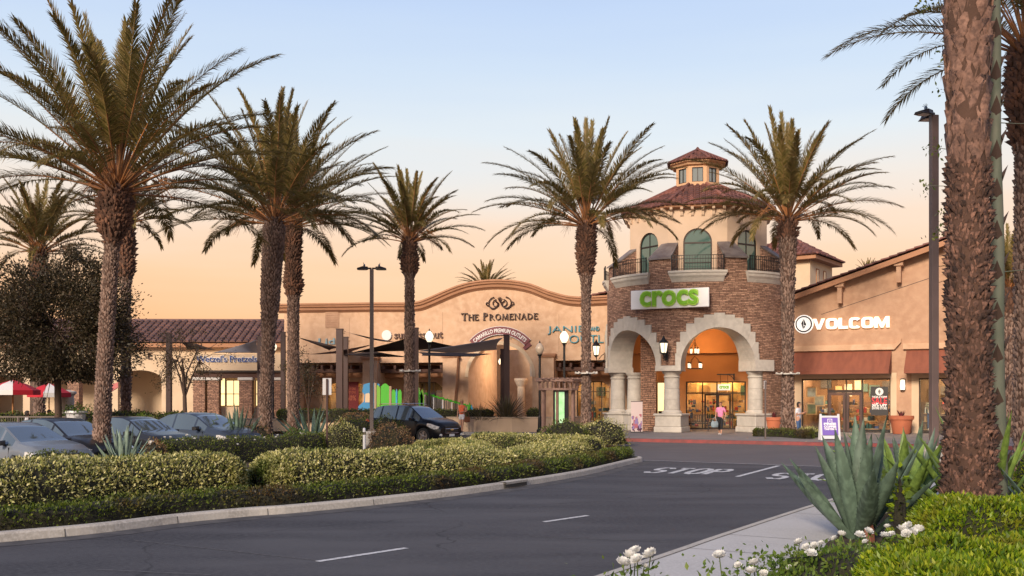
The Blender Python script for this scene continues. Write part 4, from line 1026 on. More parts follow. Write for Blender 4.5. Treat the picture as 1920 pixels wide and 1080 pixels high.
# ------------------------------------------------------------ gabled shop on the right (VOLCOM)
o = Vector((20.16, 52.5)); VF = Plane(o.x, o.y, E1.x, E1.y)
def vz(u, v, out=0.0): return VF.xz(u, v, out)
vol = thing('gabled_shop_building', 'brown stucco shop with a sloping tiled gable and rust awnings beside the tower', 'building', VF.loc, VF.rz)
xL = vz(1446, 700)[0]; z_e = vz(1490, 556); z_m = vz(1740, 466); sl = (z_m[1] - z_e[1]) / (z_m[0] - z_e[0])
def roofz(x): return z_e[1] + (x - z_e[0]) * sl
xP = 3.2; zP = roofz(xP); xS = 4.1
def rz2(x): return roofz(x) if x <= xP else zP - (x - xP) * sl
w1 = (vz(1503, 711), vz(1670, 711)); w2 = (vz(1723, 711), vz(1800, 711)); w3 = (vz(1862, 706), vz(1898, 706))
ztp = w1[0][1]
o = [(xL, .15)]
for (a, b) in ((w1[0][0], w1[1][0]), (w2[0][0], w2[1][0]), (w3[0][0], w3[1][0])): o += [(a, .15), (a, ztp), (b, ztp), (b, .15)]
xE = 26; zlow = 6.7
o += [(xE, .15), (xE, zlow), (xS, zlow), (xS, rz2(xS)), (xP, zP), (xL, roofz(xL))]
mb = MB(); mb.panel([o], 0, .35); mb.build('wall', M_STUCCO_V, vol)
mb = MB(); mb.box(xL, xL + .3, .35, 14, .15, roofz(xL)); mb.box(xE - .3, xE, .35, 14, .15, zlow); mb.box(xL, xE, 13.7, 14, .15, zlow); mb.box(xS, xE - .3, .35, 13.7, zlow - .6, zlow - .5); mb.build('rear_wall', M_STUCCO_V, vol)
mb = MB(); tile_slope(mb, (xL - 1.0, 14, roofz(xL - 1.0) + .1), (xL - 1.0, -.75, roofz(xL - 1.0) + .1), (xP, -.75, zP + .1), (xP, 14, zP + .1), .3, .42)
tile_slope(mb, (xS + .15, -.75, rz2(xS + .15) + .1), (xS + .15, 14, rz2(xS + .15) + .1), (xP, 14, zP + .1), (xP, -.75, zP + .1), .3, .42); mb.build('roof', M_TILE, vol)
mb = MB(); th_ = .3
pth = [(xL - 1.0, roofz(xL - 1.0)), (xP, zP), (xS + .15, rz2(xS + .15))]
mb.panel([[pth[0], (pth[0][0], pth[0][1] - .26), (xP, zP - .27), (pth[2][0], pth[2][1] - .26), pth[2], (xP, zP)]], -.74, -.62)
mb.build('barge_board', M_TRIM, vol)
mb = MB(); mb.panel([[(xL - .95, roofz(xL - .95) - .02), (xL - .95, roofz(xL - .95) - .1), (xP, zP - .1), (xS + .3, rz2(xS + .3) - .1), (xS + .3, rz2(xS + .3) - .02), (xP, zP - .02)]], -.619, -.002); mb.build('eave_soffit', M_WOOD, vol)
for (u, v) in ((1577, 537), (1687, 496)):
    x, z = vz(u, v); mb = MB(); mb.T = Matrix.Translation((x, 0, roofz(x) - .12))
    mb.box(-.22, .22, -.6, -.003, -.3, -.0); mb.box(-.11, .11, -.5, -.004, -1.15, -.301); mb.build('bracket', M_STUCCO_V, vol)
mb = MB()                               # trim band with turned-up ends over each awning, and a drip groove
zb0 = vz(1600, 657)[1]; zb1 = vz(1600, 648)[1]
for (a, b) in ((vz(1488, 650)[0], vz(1691, 650)[0]), (vz(1694, 650)[0], vz(1830, 650)[0]), (vz(1850, 650)[0], vz(1960, 650)[0])):
    mb.panel([[(a, zb0), (b - .35, zb0), (b - .02, zb1 + .12), (b - .02, zb1 + .3), (b - .3, zb1 + .04), (a, zb1 + .04)]], -.2, -.003)
mb.build('trim_band', M_STUCCO, vol)
mb = MB(); p0 = vz(1540, 590); p1 = vz(1752, 519); mb.panel([[p0, p1, (p1[0], p1[1] + .025), (p0[0], p0[1] + .025)]], -.012, -.001); mb.build('control_joint', MATS['joint_dark'], vol)
M_AWN = mat('rust_awning_canvas', (.26, .085, .048), .85, noise=1.2, col2=(.21, .068, .04), stretch=(3, 1, .6))
ZA1, ZA0 = vz(1600, 659)[1], vz(1600, 699)[1] - .08
for (ua, ub) in ((1488, 1672), (1700, 1822), (1845, 1950)):
    a = vz(ua, 680)[0]; b = vz(ub, 680)[0]; mb = MB()
    sk = 1.15
    i = mb.vs([(a, -.03, ZA1), (b, -.03, ZA1), (b, -sk, ZA0 + .18), (a, -sk, ZA0 + .18), (a, -.03, ZA0 + .18), (b, -.03, ZA0 + .18)])
    mb.fs([(3, 2, 1, 0), (0, 4, 3), (1, 2, 5)], i); mb.box(a, b, -sk - .01, -sk + .01, ZA0, ZA0 + .19); mb.box(a, a + .02, -sk, -.03, ZA0, ZA0 + .19); mb.box(b - .02, b, -sk, -.03, ZA0, ZA0 + .19)
    mb.build('awning', M_AWN, vol)
mb = MB()
for (a, b) in ((w1[0][0], w1[1][0]), (w2[0][0], w2[1][0]), (w3[0][0], w3[1][0])):
    mb.box(a - .35, a - .001, -.06, -.002, .15, ztp + .3); mb.box(b + .001, b + .3, -.06, -.003, .15, ztp + .3); mb.box(a - .35, b + .3, -.07, -.004, ztp + .02, ztp + .3)
mb.build('window_surround', M_STUCCO_L, vol)
a, b = w1[0][0], w1[1][0]; d0 = vz(1552, 750)[0]; d1 = vz(1586, 750)[0]; d2 = vz(1617, 750)[0]
mb = MB(); frame_grid(mb, a, b, .15, ztp, xs=[d0, d1, d2], zs=[], w=.06, y0=.1, y1=.18); mb.box(d0, d2, .08, .2, 2.25, 2.4); w = mb.build('shop_front', M_BRONZE, vol)
mb = MB(); mb.box(a + .05, b - .05, .13, .14, .2, ztp - .05); mb.build('pane', M_GLASS, w)
for (q0, q1) in ((d0, d1), (d1, d2)):
    mb = MB(); frame_grid(mb, q0 + .03, q1 - .03, .17, 2.24, w=.13, y0=.05, y1=.099); dr = mb.build('door', mat('brown_door_frame', (.06, .025, .018), .5), vol)
    mb = MB(); mb.box(q1 - .16 if q0 == d0 else q0 + .12, q1 - .13 if q0 == d0 else q0 + .15, -.02, .049, .9, 1.4); mb.build('handle', M_IRON, dr)
LM = mat('ceiling_lamp_amber', (1, .8, .5), .5, emit=((1, .68, .38), 190))
shop_room(vol, a, b, .15, ztp, 4.5, y0=.4, seed=11, lamps=3, wallm=mat('timber_lined_wall', (.13, .062, .028), .8, noise=2), em=LM)
for (u0, v0, u1, v1, c) in ((1511, 725, 1531, 746, (.30, .36, .36)), (1525, 741, 1546, 762, (.34, .33, .26)), (1511, 756, 1531, 778, (.15, .17, .06))):
    p0 = vz(u0, v0, -.6); p1 = vz(u1, v1, -.6); mb = MB(); mb.box(p0[0], p1[0], .55 + .02 * v0 / 100, .6 + .02 * v0 / 100, p1[1], p0[1], .01); f = mb.build('picture_frame', mat('light_wood', (.5, .3, .14), .6), vol)
    mb = MB(); mb.box(p0[0] + .07, p1[0] - .07, .53 + .02 * v0 / 100, .549 + .02 * v0 / 100, p1[1] + .07, p0[1] - .07); mb.build('picture', mat('picture_%d' % v0, c, .6, noise=3, col2=tuple(x * .5 for x in c)), f)
p0 = vz(1632, 725, .0); p1 = vz(1665, 779, .0)
t = thing('window_poster', 'black sale poster with a round emblem and red SALE letters inside the shop window', 'poster', VF.w((p0[0] + p1[0]) / 2, .09, (p0[1] + p1[1]) / 2), VF.rz)
pw, ph_ = (p1[0] - p0[0]) / 2, (p0[1] - p1[1]) / 2
mb = MB(); mb.box(-pw, pw, 0, .01, -ph_, ph_); mb.build('sheet', mat('black_poster', (.022, .02, .02), .5), t)
M_EMW = mat('poster_white', (.75, .74, .72), .6); M_EMR = mat('poster_red', (.6, .03, .04), .6)
mb = MB(); text_mb(mb, 'VOLCOM', .2, 0, ph_ * .28, -.012, -.002, .008, fit=(pw * 1.7, .12)); text_mb(mb, '50% OFF', .2, 0, -ph_ * .26, -.012, -.002, .01, fit=(pw * 1.7, .22)); text_mb(mb, 'ENTIRE STORE', .2, 0, -ph_ * .5, -.012, -.002, .006, fit=(pw * 1.7, .13))
mb.T = Matrix.Translation((0, -.002, ph_ * .65)) @ Matrix.Rotation(PI / 2, 4, 'X'); mb.lathe([(.2, 0), (.2, .01)], 20); mb.T = None
mb.build('white_lettering', M_EMW, t)
mb = MB(); text_mb(mb, 'SALE', .2, 0, ph_ * .02, -.014, -.002, .005, fit=(pw * 1.75, .36)); mb.build('red_lettering', M_EMR, t)
def stone_emblem(mb, cx, cz, r, y):     # the faceted stone mark
    for pts in ([(0, .78), (-.34, .1), (-.1, -.72)], [(.05, .7), (.0, -.1), (.28, -.28), (.38, -.05)], [(-.02, -.2), (-.06, -.72), (.26, -.4)]):
        P = [(cx + a * r, cz + b * r) for a, b in pts]
        ar_ = sum(P[k][0] * P[(k + 1) % len(P)][1] - P[(k + 1) % len(P)][0] * P[k][1] for k in range(len(P)))
        mb.panel([P if ar_ > 0 else P[::-1]], y, y + .01)
mb = MB(); stone_emblem(mb, 0, ph_ * .65, .17, -.025); mb.build('emblem', MATS['black_poster'], t)
a, b = w2[0][0], w2[1][0]
mb = MB(); frame_grid(mb, a, b, .15, ztp, xs=[(a + b) / 2 + .3], w=.06, y0=.1, y1=.18); w = mb.build('shop_front', M_BRONZE, vol)
mb = MB(); mb.box(a + .05, b - .05, .13, .14, .2, ztp - .05); mb.build('pane', M_GLASS, w)
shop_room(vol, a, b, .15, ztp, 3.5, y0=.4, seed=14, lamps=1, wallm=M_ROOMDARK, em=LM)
a, b = w3[0][0], w3[1][0]
mb = MB(); frame_grid(mb, a, b, .15, ztp, xs=[(a + b) / 2], w=.06, y0=.1, y1=.18); w = mb.build('shop_front', M_BRONZE, vol)
mb = MB(); mb.box(a + .05, b - .05, .13, .14, .2, ztp - .05); mb.build('pane', M_GLASS, w)
shop_room(vol, a, b, .15, ztp, 3.5, y0=.4, seed=15, lamps=1)
# its lit sign
x, z = vz(1580, 607); t = thing('shop_sign', 'white backlit VOLCOM letters with a round stone emblem on the brown gable wall', 'sign', VF.w(x, 0, z), VF.rz)
a = vz(1525, 605)[0] - x; b = vz(1668, 605)[0] - x; zc = vz(1597, 606)[1] - z
M_LIT = mat('backlit_white', (.9, .88, .82), .5, emit=((1, .95, .88), .6)); M_HALO = mat('warm_glow_edge', (.9, .6, .3), .6, emit=((1, .6, .3), .35))
def block_word(mb, x0, x1, zc, h, y0, y1, grow=0.0):
    wd = {'V': 1.25, 'O': 1.2, 'L': .95, 'C': 1.15, 'M': 1.45}; s = 'VOLCOM'; gap = .10; tot = sum(wd[c] for c in s) + gap * 5; k = (x1 - x0) / tot; x = x0; T = .34; z0 = zc - h / 2
    def ring(cx, w, a0, a1, n):        # rounded-rectangle stroke
        out = []; 
        for i in range(n + 1):
            a = R(a0 + (a1 - a0) * i / n); c, s_ = math.cos(a), math.sin(a); f = (abs(c) ** 4 + abs(s_) ** 4) ** -.25
            ox, oz = (w / 2 + grow) * c * f, (h / 2 + grow) * s_ * f; ix, iz = (w / 2 - T * k - grow) * c * f, (h / 2 - .2 * h - grow) * s_ * f
            out.append([(cx + ox, y0, zc + oz), (cx + ix, y0, zc + iz), (cx + ix, y1, zc + iz), (cx + ox, y1, zc + oz)])
        mb.loft(out, True)
    def poly(P): P = [(x + p * k, z0 + q * h) for p, q in P]; mb.panel([P], y0, y1)
    for ch in s:
        w = wd[ch]
        if ch == 'V': poly([(0, 1), (w / 2 - .17, 0), (w / 2 + .17, 0), (w, 1), (w - .37, 1), (w / 2, .3), (.37, 1)][::1])
        elif ch == 'O': ring(x + w * k / 2, w * k, 0, 360, 28)
        elif ch == 'C': ring(x + w * k / 2, w * k, 38, 322, 24)
        elif ch == 'L': poly([(0, 0), (w, 0), (w, .24), (.34, .24), (.34, 1), (0, 1)])
        elif ch == 'M': poly([(0, 0), (.30, 0), (.30, .58), (w / 2 - .12, 0), (w / 2 + .12, 0), (w - .30, .58), (w - .30, 0), (w, 0), (w, 1), (w - .36, 1), (w / 2, .42), (.36, 1), (0, 1)])
        x += (w + gap) * k
mb = MB(); block_word(mb, a, b, zc, .56, -.16, -.06); mb.build('lettering', M_LIT, t)
mb = MB(); block_word(mb, a - .02, b + .02, zc, .62, -.055, -.01); mb.build('glow_edge', M_HALO, t)
ex, ez = vz(1508, 608); ex -= x; ez -= z
def disc(r, y0, y1, m, nm):
    mb = MB(); mb.T = Matrix.Translation((ex, y0, ez)) @ Matrix.Rotation(PI / 2, 4, 'X'); mb.lathe([(r, 0), (r, y0 - y1)], 32); mb.build(nm, m, t)
disc(.50, -.02, -.12, M_LIT, 'disc'); disc(.44, -.121, -.14, MATS['black_poster'], 'ring'); disc(.37, -.141, -.16, M_LIT, 'face')
mb = MB(); stone_emblem(mb, ex, ez, .36, -.175); mb.build('emblem', MATS['black_poster'], t)
x, z = vz(1580, 621); mb = MB()
# sconce
x, z = vz(1693, 721); t = thing('wall_sconce', 'small lit glass sconce on the brown pier between the awnings', 'wall lamp', VF.w(x, 0, z), VF.rz)
mb = MB(); mb.box(-.14, .14, -.04, 0, -.3, .3, .02); mb.lathe([(.11, .25), (.11, .3), (.06, .33)], 12, (0, -.14)); mb.lathe([(.11, -.3), (.12, -.27)], 12, (0, -.14)); mb.build('plate', M_GREYPOLE, t)
mb = MB(); mb.lathe([(.11, -.27), (.13, -.1), (.10, .24)], 12, (0, -.14)); mb.build('lamp_glass', M_LAMPC, t)

# ------------------------------------------------------------ hip-roofed tower behind
hp = at(1478, 745, 76); t = thing('hip_roof_tower', 'cream square tower with a low hipped tile roof rising behind the gabled shop', 'tower', (hp.x, hp.y, 0), R(-35))
def hz(v): return CAM_H + (HV - v) / F * 76
s = 2.5; ze_ = hz(491); mb = MB(); mb.box(-s, s, -s, s, 0, ze_ - .3); mb.build('wall', M_STUCCO_L, t)
mb = MB(); e = s + .7; cs = [(-e, -e, ze_), (e, -e, ze_), (e, e, ze_), (-e, e, ze_)]; ap = (0, 0, hz(443))
for k in range(4): tile_slope(mb, cs[k], cs[(k + 1) % 4], ap, ap, .36, .5)
mb.build('roof', M_TILE, t); mb = MB(); mb.box(-e + .1, e - .1, -e + .1, e - .1, ze_ - .3, ze_ - .02); mb.build('eave', M_TRIM, t)
for k, x in enumerate((-.9, .7)):
    for fc in (0, 1):
        mb = MB(); mb.T = Matrix.Rotation(PI / 2 * fc, 4, 'Z'); frame_grid(mb, x - .3, x + .3, ze_ - 1.9, ze_ - .8, w=.08, y0=-s - .05, y1=-s + .02); w = mb.build('window', M_TRIM, t)
        mb = MB(); mb.T = Matrix.Rotation(PI / 2 * fc, 4, 'Z'); mb.box(x - .22, x + .22, -s - .03, -s - .01, ze_ - 1.82, ze_ - .88); mb.build('pane', MATS['grey_glass'], w)
# small tiled gable between the tower and the arcade
hp = at(1112, 745, 70); t = thing('tiled_gable', 'small tiled gable end peeking above the cornice beside the brick tower', 'building', (hp.x, hp.y, 0), 0)
z1 = CAM_H + (HV - 537) / F * 70; z0 = z1 - 1.2; mb = MB(); mb.panel([[(-2.2, 0), (3, 0), (3, z1 - .1), (-2.2, z0 - .1)]], 0, 3); mb.build('wall', M_STUCCO, t)
mb = MB(); tile_slope(mb, (-2.6, 3, z0), (-2.6, -.4, z0), (3, -.4, z1), (3, 3, z1), .3, .45); mb.build('roof', M_TILE, t)
# ------------------------------------------------------------ vegetation
def unit(a): return a / np.maximum(np.linalg.norm(a, axis=-1, keepdims=True), 1e-9)
def leaf_cloud(P, N, size, asp=.45, out=.8, jit=.45, up=0.0, rg=rng):
    """diamond-shaped, slightly folded leaves: P points, N outward normals"""
    n = len(P); d = unit(N * out + rg.normal(size=(n, 3)) * .7 + np.array([0, 0, up])); s = unit(np.cross(d, rg.normal(size=(n, 3)))); k = np.cross(d, s)
    L_ = size * (1 + rg.uniform(-jit, jit, n))[:, None]; w = L_ * asp * .5
    a = P; m = P + d * L_ * .45; t = P + d * L_ + k * L_ * .12
    V = np.stack([a, m + s * w + k * w * .35, t, m - s * w + k * w * .35], 1).reshape(-1, 3)
    i = np.arange(n)[:, None] * 4
    T = np.concatenate([i + np.array([[0, 1, 2]]), i + np.array([[0, 2, 3]])], 1).reshape(-1, 3)
    return V, T
def merge(parts):
    V = []; Q = []; M = []; o = 0
    for v, q, m in parts: V.append(v); Q.append(q + o); M.append(np.full(len(q), m)); o += len(v)
    return np.concatenate(V), np.concatenate(Q), np.concatenate(M)
def tube_np(pts, rad, n=5):
    pts = np.asarray(pts, float); k = len(pts); rad = np.broadcast_to(rad, (k,)); T = unit(np.gradient(pts, axis=0))
    a = np.array([0, 0, 1.0]) if abs(T[0, 2]) < .9 else np.array([1.0, 0, 0])
    U = unit(a - T * (T @ a)[:, None]); S = np.cross(T, U); th = np.arange(n) * 2 * PI / n
    V = (pts[:, None] + (U[:, None] * np.cos(th)[None, :, None] + S[:, None] * np.sin(th)[None, :, None]) * rad[:, None, None]).reshape(-1, 3)
    q = []
    for i in range(k - 1):
        for j in range(n):
            a, b = i * n + j, i * n + (j + 1) % n; q += [(a, b, b + n), (a, b + n, a + n)]
    return V, np.array(q)
PALM_L = leafmat('palm_leaf', [(.10, .088, .020), (.21, .16, .042), (.30, .20, .070), (.14, .125, .028), (.40, .27, .115)], .5, .35)
PALM_P = mat('palm_petiole', (.36, .145, .045), .65, noise=3, col2=(.22, .11, .045), island=.3)
PALM_T = mat('palm_trunk', (.19, .125, .095), .9, island=.5, noise=1.3, col2=(.14, .09, .068), bump=(18, .5, .02))
PALM_C = mat('shaded_trunk_fibre', (.085, .045, .030), .95, noise=3, bump=(30, .6, .02)); PALM_H = mat('palm_plates', (.25, .14, .10), .85, island=.2, noise=3, col2=(.15, .08, .055), noise2=16, col3=(.09, .048, .034), bump=(30, .7, .02))  # stem under the scales: fibre darkened with the shade of the gaps
PALM_B = mat('palm_boots', (.15, .07, .04), .9, island=.45, noise=2, col2=(.09, .045, .028), bump=(18, .5, .02))
def crown(parent, Lf, nf, seed, e_hi=88, e_lo=5, droop=(10, 75), nl=64, lw=.034, ll=.46, stalks=5, r0=.16):
    rg = np.random.default_rng(seed); parts = []
    for i in range(nf):
        t = (i + .5) / nf; az = i * 2.39996 + rg.uniform(-.25, .25)
        e0 = e_hi + (e_lo - e_hi) * t ** .8 + rg.uniform(-6, 6); dr = droop[0] + (droop[1] - droop[0]) * t ** .7 + rg.uniform(-10, 12)
        Lk = Lf * (.86 + .14 * math.sin(t * PI)) * rg.uniform(.86, 1.1); n = 16
        s = np.linspace(0, 1, n); el = np.radians(e0 - dr * s ** 1.7)
        side = rg.uniform(-.22, .22) * s ** 2
        dirs = np.stack([np.cos(el) * np.cos(az + side), np.cos(el) * np.sin(az + side), np.sin(el)], 1)
        pts = np.concatenate([[[0, 0, 0]], np.cumsum(dirs[:-1] * Lk / (n - 1), 0)]) + np.array([math.cos(az) * r0 * (.4 + .6 * t), math.sin(az) * r0 * (.4 + .6 * t), -.25 * t])
        rad = np.interp(s, [0, .05, .25, 1], [.05, .032, .022, .005])
        v, q = tube_np(pts, rad, 4); j = int(.5 * (n - 1)) * 4 * 2
        parts.append((v, q[:j], 1)); parts.append((v, q[j:], 0 if rg.random() > .2 else 1))
        ls = np.linspace(.25, .995, nl) + rg.uniform(-.004, .004, nl)
        c = np.stack([np.interp(ls, s, pts[:, k]) for k in range(3)], 1); d = unit(np.stack([np.interp(ls, s, dirs[:, k]) for k in range(3)], 1))
        sd = unit(np.cross(d, [0, 0, 1.0]) + 1e-6); up = np.cross(sd, d)
        fw = np.radians(np.interp(ls, [.2, .5, 1], [62, 48, 22])); lenp = ll * np.interp(ls, [.2, .32, .7, 1], [.5, 1, .95, .45]) * Lf / 4.2
        roll = rg.uniform(-.3, .3)
        for sg in (-1, 1):
            dih = np.radians(28 + rg.uniform(-16, 16, nl)) + roll * sg
            ld = unit(d * np.cos(fw)[:, None] + (sd * sg * np.cos(dih)[:, None] + up * np.sin(dih)[:, None]) * np.sin(fw)[:, None] + rg.normal(size=(nl, 3)) * .05)
            L1 = (lenp * rg.uniform(.8, 1.12, nl))[:, None]; ws = unit(np.cross(ld, up)) * (lw * rg.uniform(.7, 1.1, nl))[:, None] * .5
            mid = c + ld * L1 * .45; tip = c + ld * L1 - np.array([0, 0, 1]) * L1 * rg.uniform(.05, .38, nl)[:, None]
            V = np.stack([c - ws * .6, c + ws * .6, mid + ws, mid - ws, tip], 1).reshape(-1, 3); k = np.arange(nl)[:, None] * 5
            parts.append((V, np.concatenate([k + [[0, 1, 2]], k + [[0, 2, 3]], k + [[3, 2, 4]]], 1).reshape(-1, 3), 0))
    for i in range(stalks):            # drooping orange fruit stalks
        az = rg.uniform(0, 2 * PI); Lk = rg.uniform(.8, 1.5); s = np.linspace(0, 1, 8); el = np.radians(60 - 110 * s)
        dirs = np.stack([np.cos(el) * math.cos(az), np.cos(el) * math.sin(az), np.sin(el)], 1); pts = np.cumsum(dirs * Lk / 7, 0) + [math.cos(az) * .2, math.sin(az) * .2, 0]
        v, q = tube_np(pts, np.linspace(.025, .012, 8), 4); parts.append((v, q, 1))
        for k in range(16):
            a = unit(np.array([math.cos(az), math.sin(az), -.2]) + rg.normal(size=3) * .5); e = pts[-1] + a * rg.uniform(.3, .6) - [0, 0, .25]
            v, q = tube_np(np.array([pts[-1 - k % 3], (pts[-1] + e) / 2 + [0, 0, .06], e]), [.007, .006, .004], 3); parts.append((v, q, 1))
    V, Q, M = merge(parts)
    return npmesh('crown', V, Q, [PALM_L, PALM_P], parent, mi=M)
def trunk(parent, prof, sc, seed, m=None, rk=.80, lean=(0, 0), prot=.055, boots_from=None, jag=.35, wild=.3, plates=None):
    """tapered stem wrapped in a spiral of leaf-base scales; prof = [(z, r)]"""
    rg = np.random.default_rng(seed); zs = np.array([p[0] for p in prof]); rs = np.array([p[1] for p in prof]) * rk; H_ = zs[-1]
    def cen(z): u = z / H_; return np.stack([lean[0] * u ** 1.5, lean[1] * u ** 1.5], -1)
    n = 18; zz = np.linspace(0, H_, 40); rr = np.interp(zz, zs, rs); th = np.arange(n) * 2 * PI / n
    c = cen(zz); V = np.stack([c[:, None, 0] + rr[:, None] * np.cos(th), c[:, None, 1] + rr[:, None] * np.sin(th), np.repeat(zz[:, None], n, 1)], -1).reshape(-1, 3)
    V += rg.normal(size=V.shape) * .008
    q = []
    for i in range(39):
        for j in range(n): a, b = i * n + j, i * n + (j + 1) % n; q += [(a, b, b + n), (a, b + n, a + n)]
    parts = [(V, np.array(q), 2)]
    z = .02; row = 0
    while z < H_ - .02:
        r = float(np.interp(z, zs, rs)); big = boots_from is not None and z > boots_from; pla = plates is not None and z > plates; s = sc * (1.25 if big else (2.1 if pla else 1))
        k = max(6, int(2 * PI * r / s)); a = np.arange(k) * 2 * PI / k + (row % 2) * PI / k + rg.uniform(-.18, .18, k) * s / r
        w = s * .62 / r * rg.uniform(.8, 1.15, k); h = s * .62 * rg.uniform(.7 - .2 * wild, 1.35 + .6 * wild, k); w = w * (1.5 if pla else 1); h = h * (1.45 if pla else 1); z0 = z + rg.uniform(-.3 - wild * .3, .3 + wild * .3, k) * s; pr = prot * (2.0 if big else 1) * rg.uniform(1 - jag * 1.4, 1 + jag * 1.6, k) * s / .12 * (.32 if pla else 1)
        cc = cen(np.clip(z0, 0, H_))
        def pt(aa, rad, zz_): return np.stack([cc[:, 0] + rad * np.cos(aa), cc[:, 1] + rad * np.sin(aa), zz_], -1)
        rj = np.full(k, r)
        B = pt(a, rj - .004, z0 - h); Lp = pt(a - w / 2, rj + pr * .25, z0 + h * .1); Rp = pt(a + w / 2, rj + pr * .25, z0 + h * .1)
        Tp = pt(a + rg.uniform(-wild, wild, k) * w, rj + pr, z0 + h * .75); Tb = pt(a, rj - .012, z0 + h * 1.0)
        V = np.stack([B, Rp, Tp, Lp, Tb], 1).reshape(-1, 3); o = np.arange(k)[:, None] * 5
        parts.append((V, np.concatenate([o + [[0, 1, 2]], o + [[0, 2, 3]], o + [[3, 2, 4]], o + [[2, 1, 4]]], 1).reshape(-1, 3), 1 if big else (3 if pla else 0)))
        z += s * .58; row += 1
    V, Q, M = merge(parts)
    return npmesh('trunk', V, Q, [m or PALM_T, PALM_B, PALM_C, PALM_H], parent, mi=M), cen(np.array([H_]))[0]
PG = 'date palms in the planting beds'
def palm(label, u, Y, prof, crown_kw=None, src=None, lean=(0, 0), sc=.12, seed=1, z0=.12, rz=0, csc=1.0, bf=None, v_u=None, **kw):
    t = thing('palm_tree', label, 'palm tree', ((u - CU) / F * Y, Y, z0), rz, PG)
    tr, c = trunk(t, prof, sc, seed, lean=lean, boots_from=bf, **kw)
    if src: cr = src.copy(); COL.objects.link(cr); cr.parent = t
    else: cr = crown(t, **crown_kw)
    cr.location = (c[0], c[1], prof[-1][0]); cr.scale = (csc,) * 3; cr.rotation_euler = (0, 0, rz * 1.7 + seed)
    return t, cr
def zat(v, Y): return CAM_H - (v - HV) / F * Y
z = zat(352, 27.5)
t1, CR1 = palm('tallest palm at the left, its feathery crown cut by the top of the picture', 190, 27.5, [(0, .30), (.5, .27), (3, .235), (z - 1.9, .22), (z - 1.5, .24), (z - 1.1, .50), (z - .5, .52), (z, .34)], dict(Lf=5.4, nf=66, seed=3, nl=135, stalks=8, droop=(8, 54), e_lo=6, ll=.48, lw=.030), lean=(.42, 0), seed=2, bf=z - 1.6, z0=.1, sc=.088)
z = zat(415, 36)
t3, CR3 = palm('thick leaning palm behind the parked cars, its crown overlapping the next one', 497, 36, [(0, .33), (.8, .27), (4.0, .26), (5.2, .38), (z - .4, .46), (z, .36)], dict(Lf=4.9, nf=60, seed=9, nl=120, droop=(12, 58), e_lo=7, lw=.034, stalks=4), lean=(.35, 0), seed=5, sc=.10)
z = zat(450, 48)
t5, CR5 = palm('slender palm with a plain trunk beside the grey lamp post', 768, 48, [(0, .33), (.6, .3), (4, .27), (z - 1.9, .25), (z - 1.6, .40), (z - 1.0, .44), (z - .7, .32), (z, .36)], dict(Lf=3.7, nf=48, seed=14, nl=95, droop=(4, 62), e_lo=12, lw=.040, stalks=2), seed=8, bf=z - 1.7, sc=.11)
z = zat(420, 45)
t6, CR6 = palm('full-crowned palm just left of the brick tower', 1099, 45, [(0, .30), (1, .25), (4, .22), (z - 2.9, .24), (z - 2.4, .34), (z - 1.5, .46), (z - .6, .46), (z, .36)], dict(Lf=5.0, nf=58, seed=22, nl=115, droop=(6, 66), e_lo=8, lw=.040, stalks=3), seed=11, bf=z - 2.4, sc=.11)
z = zat(425, 43)
palm('palm with a frilly trunk between the left-hand palms and the sail posts', 550, 42.5, [(0, .30), (1, .27), (3.6, .27), (z - 3.2, .28), (z - 2.7, .42), (z - 1.9, .33), (z - .6, .38), (z, .32)], src=CR3, seed=13, bf=z - 3.1, csc=.96, rz=.9, sc=.10)
z = zat(415, 50)
palm('slim palm half hidden behind the tallest palm at the left', 236, 50, [(0, .29), (1, .27), (z - 3.4, .26), (z - 2.6, .42), (z - 1.2, .46), (z - .4, .40), (z, .34)], src=CR5, seed=17, bf=z - 2.9, csc=1.08, rz=2.1, sc=.15)
z = zat(470, 54)
palm('far-left palm rising out of the dark leafy tree', 74, 54, [(0, .34), (1, .31), (z - 3, .33), (z - 1, .48), (z, .36)], src=CR5, seed=19, bf=z - 2.5, csc=1.15, rz=.4, sc=.15)
z = zat(412, 49.5)
palm('palm standing in front of the right side of the brick tower', 1477, 49.5, [(0, .46), (.5, .38), (2, .31), (4, .30), (z - 3.5, .36), (z - 1.5, .48), (z - .4, .50), (z, .40)], src=CR6, seed=23, rz=1.3, csc=1.08, sc=.15, z0=.15, bf=z - 1.0)
# foreground giant trunk
z = 10.6
t8, c8 = palm('massive rough-barked palm trunk in the right foreground', 1818, 13.6, [(0, .50), (.5, .47), (1.2, .41), (2.2, .36), (5.2, .36), (7, .40), (9.5, .42), (z, .42)], src=CR1, seed=29, rz=.3, csc=1.0, sc=.072, lean=(-.06, 0), prot=.06, jag=1.1, z0=.15, rk=.71, wild=.9, plates=5.0, m=mat('giant_palm_bark', (.17, .088, .06), .92, island=.7, noise=2.2, col2=(.085, .043, .03), noise2=26, col3=(.05, .027, .02), bump=(40, .8, .02)))
z = zat(95, 22)
t9, CR9 = palm('palm at the right edge with orange leaf stalks fanning up', 1926, 22, [(0, .34), (1, .3), (z - 2.5, .28), (z - 2, .36), (z - .8, .44), (z, .34)], dict(Lf=4.6, nf=46, seed=31, nl=72, droop=(8, 72), e_lo=14, lw=.034, ll=.44, stalks=3), seed=31, bf=z - 2.2, sc=.12, z0=.15)
z = zat(545, 47)
palm('small distant palm glimpsed behind the giant trunk at the right', 1893, 47, [(0, .33), (z - 1.4, .3), (z - .8, .5), (z, .35)], src=CR5, seed=37, bf=z - 1.2, csc=.9, rz=3, sc=.15, z0=.15)
z = zat(548, 85)
palm('palm top poking over the curved parapet', 912, 85, [(0, .33), (z, .3)], src=CR5, seed=41, csc=.78, rz=1.1, sc=.2)
z = zat(520, 95)
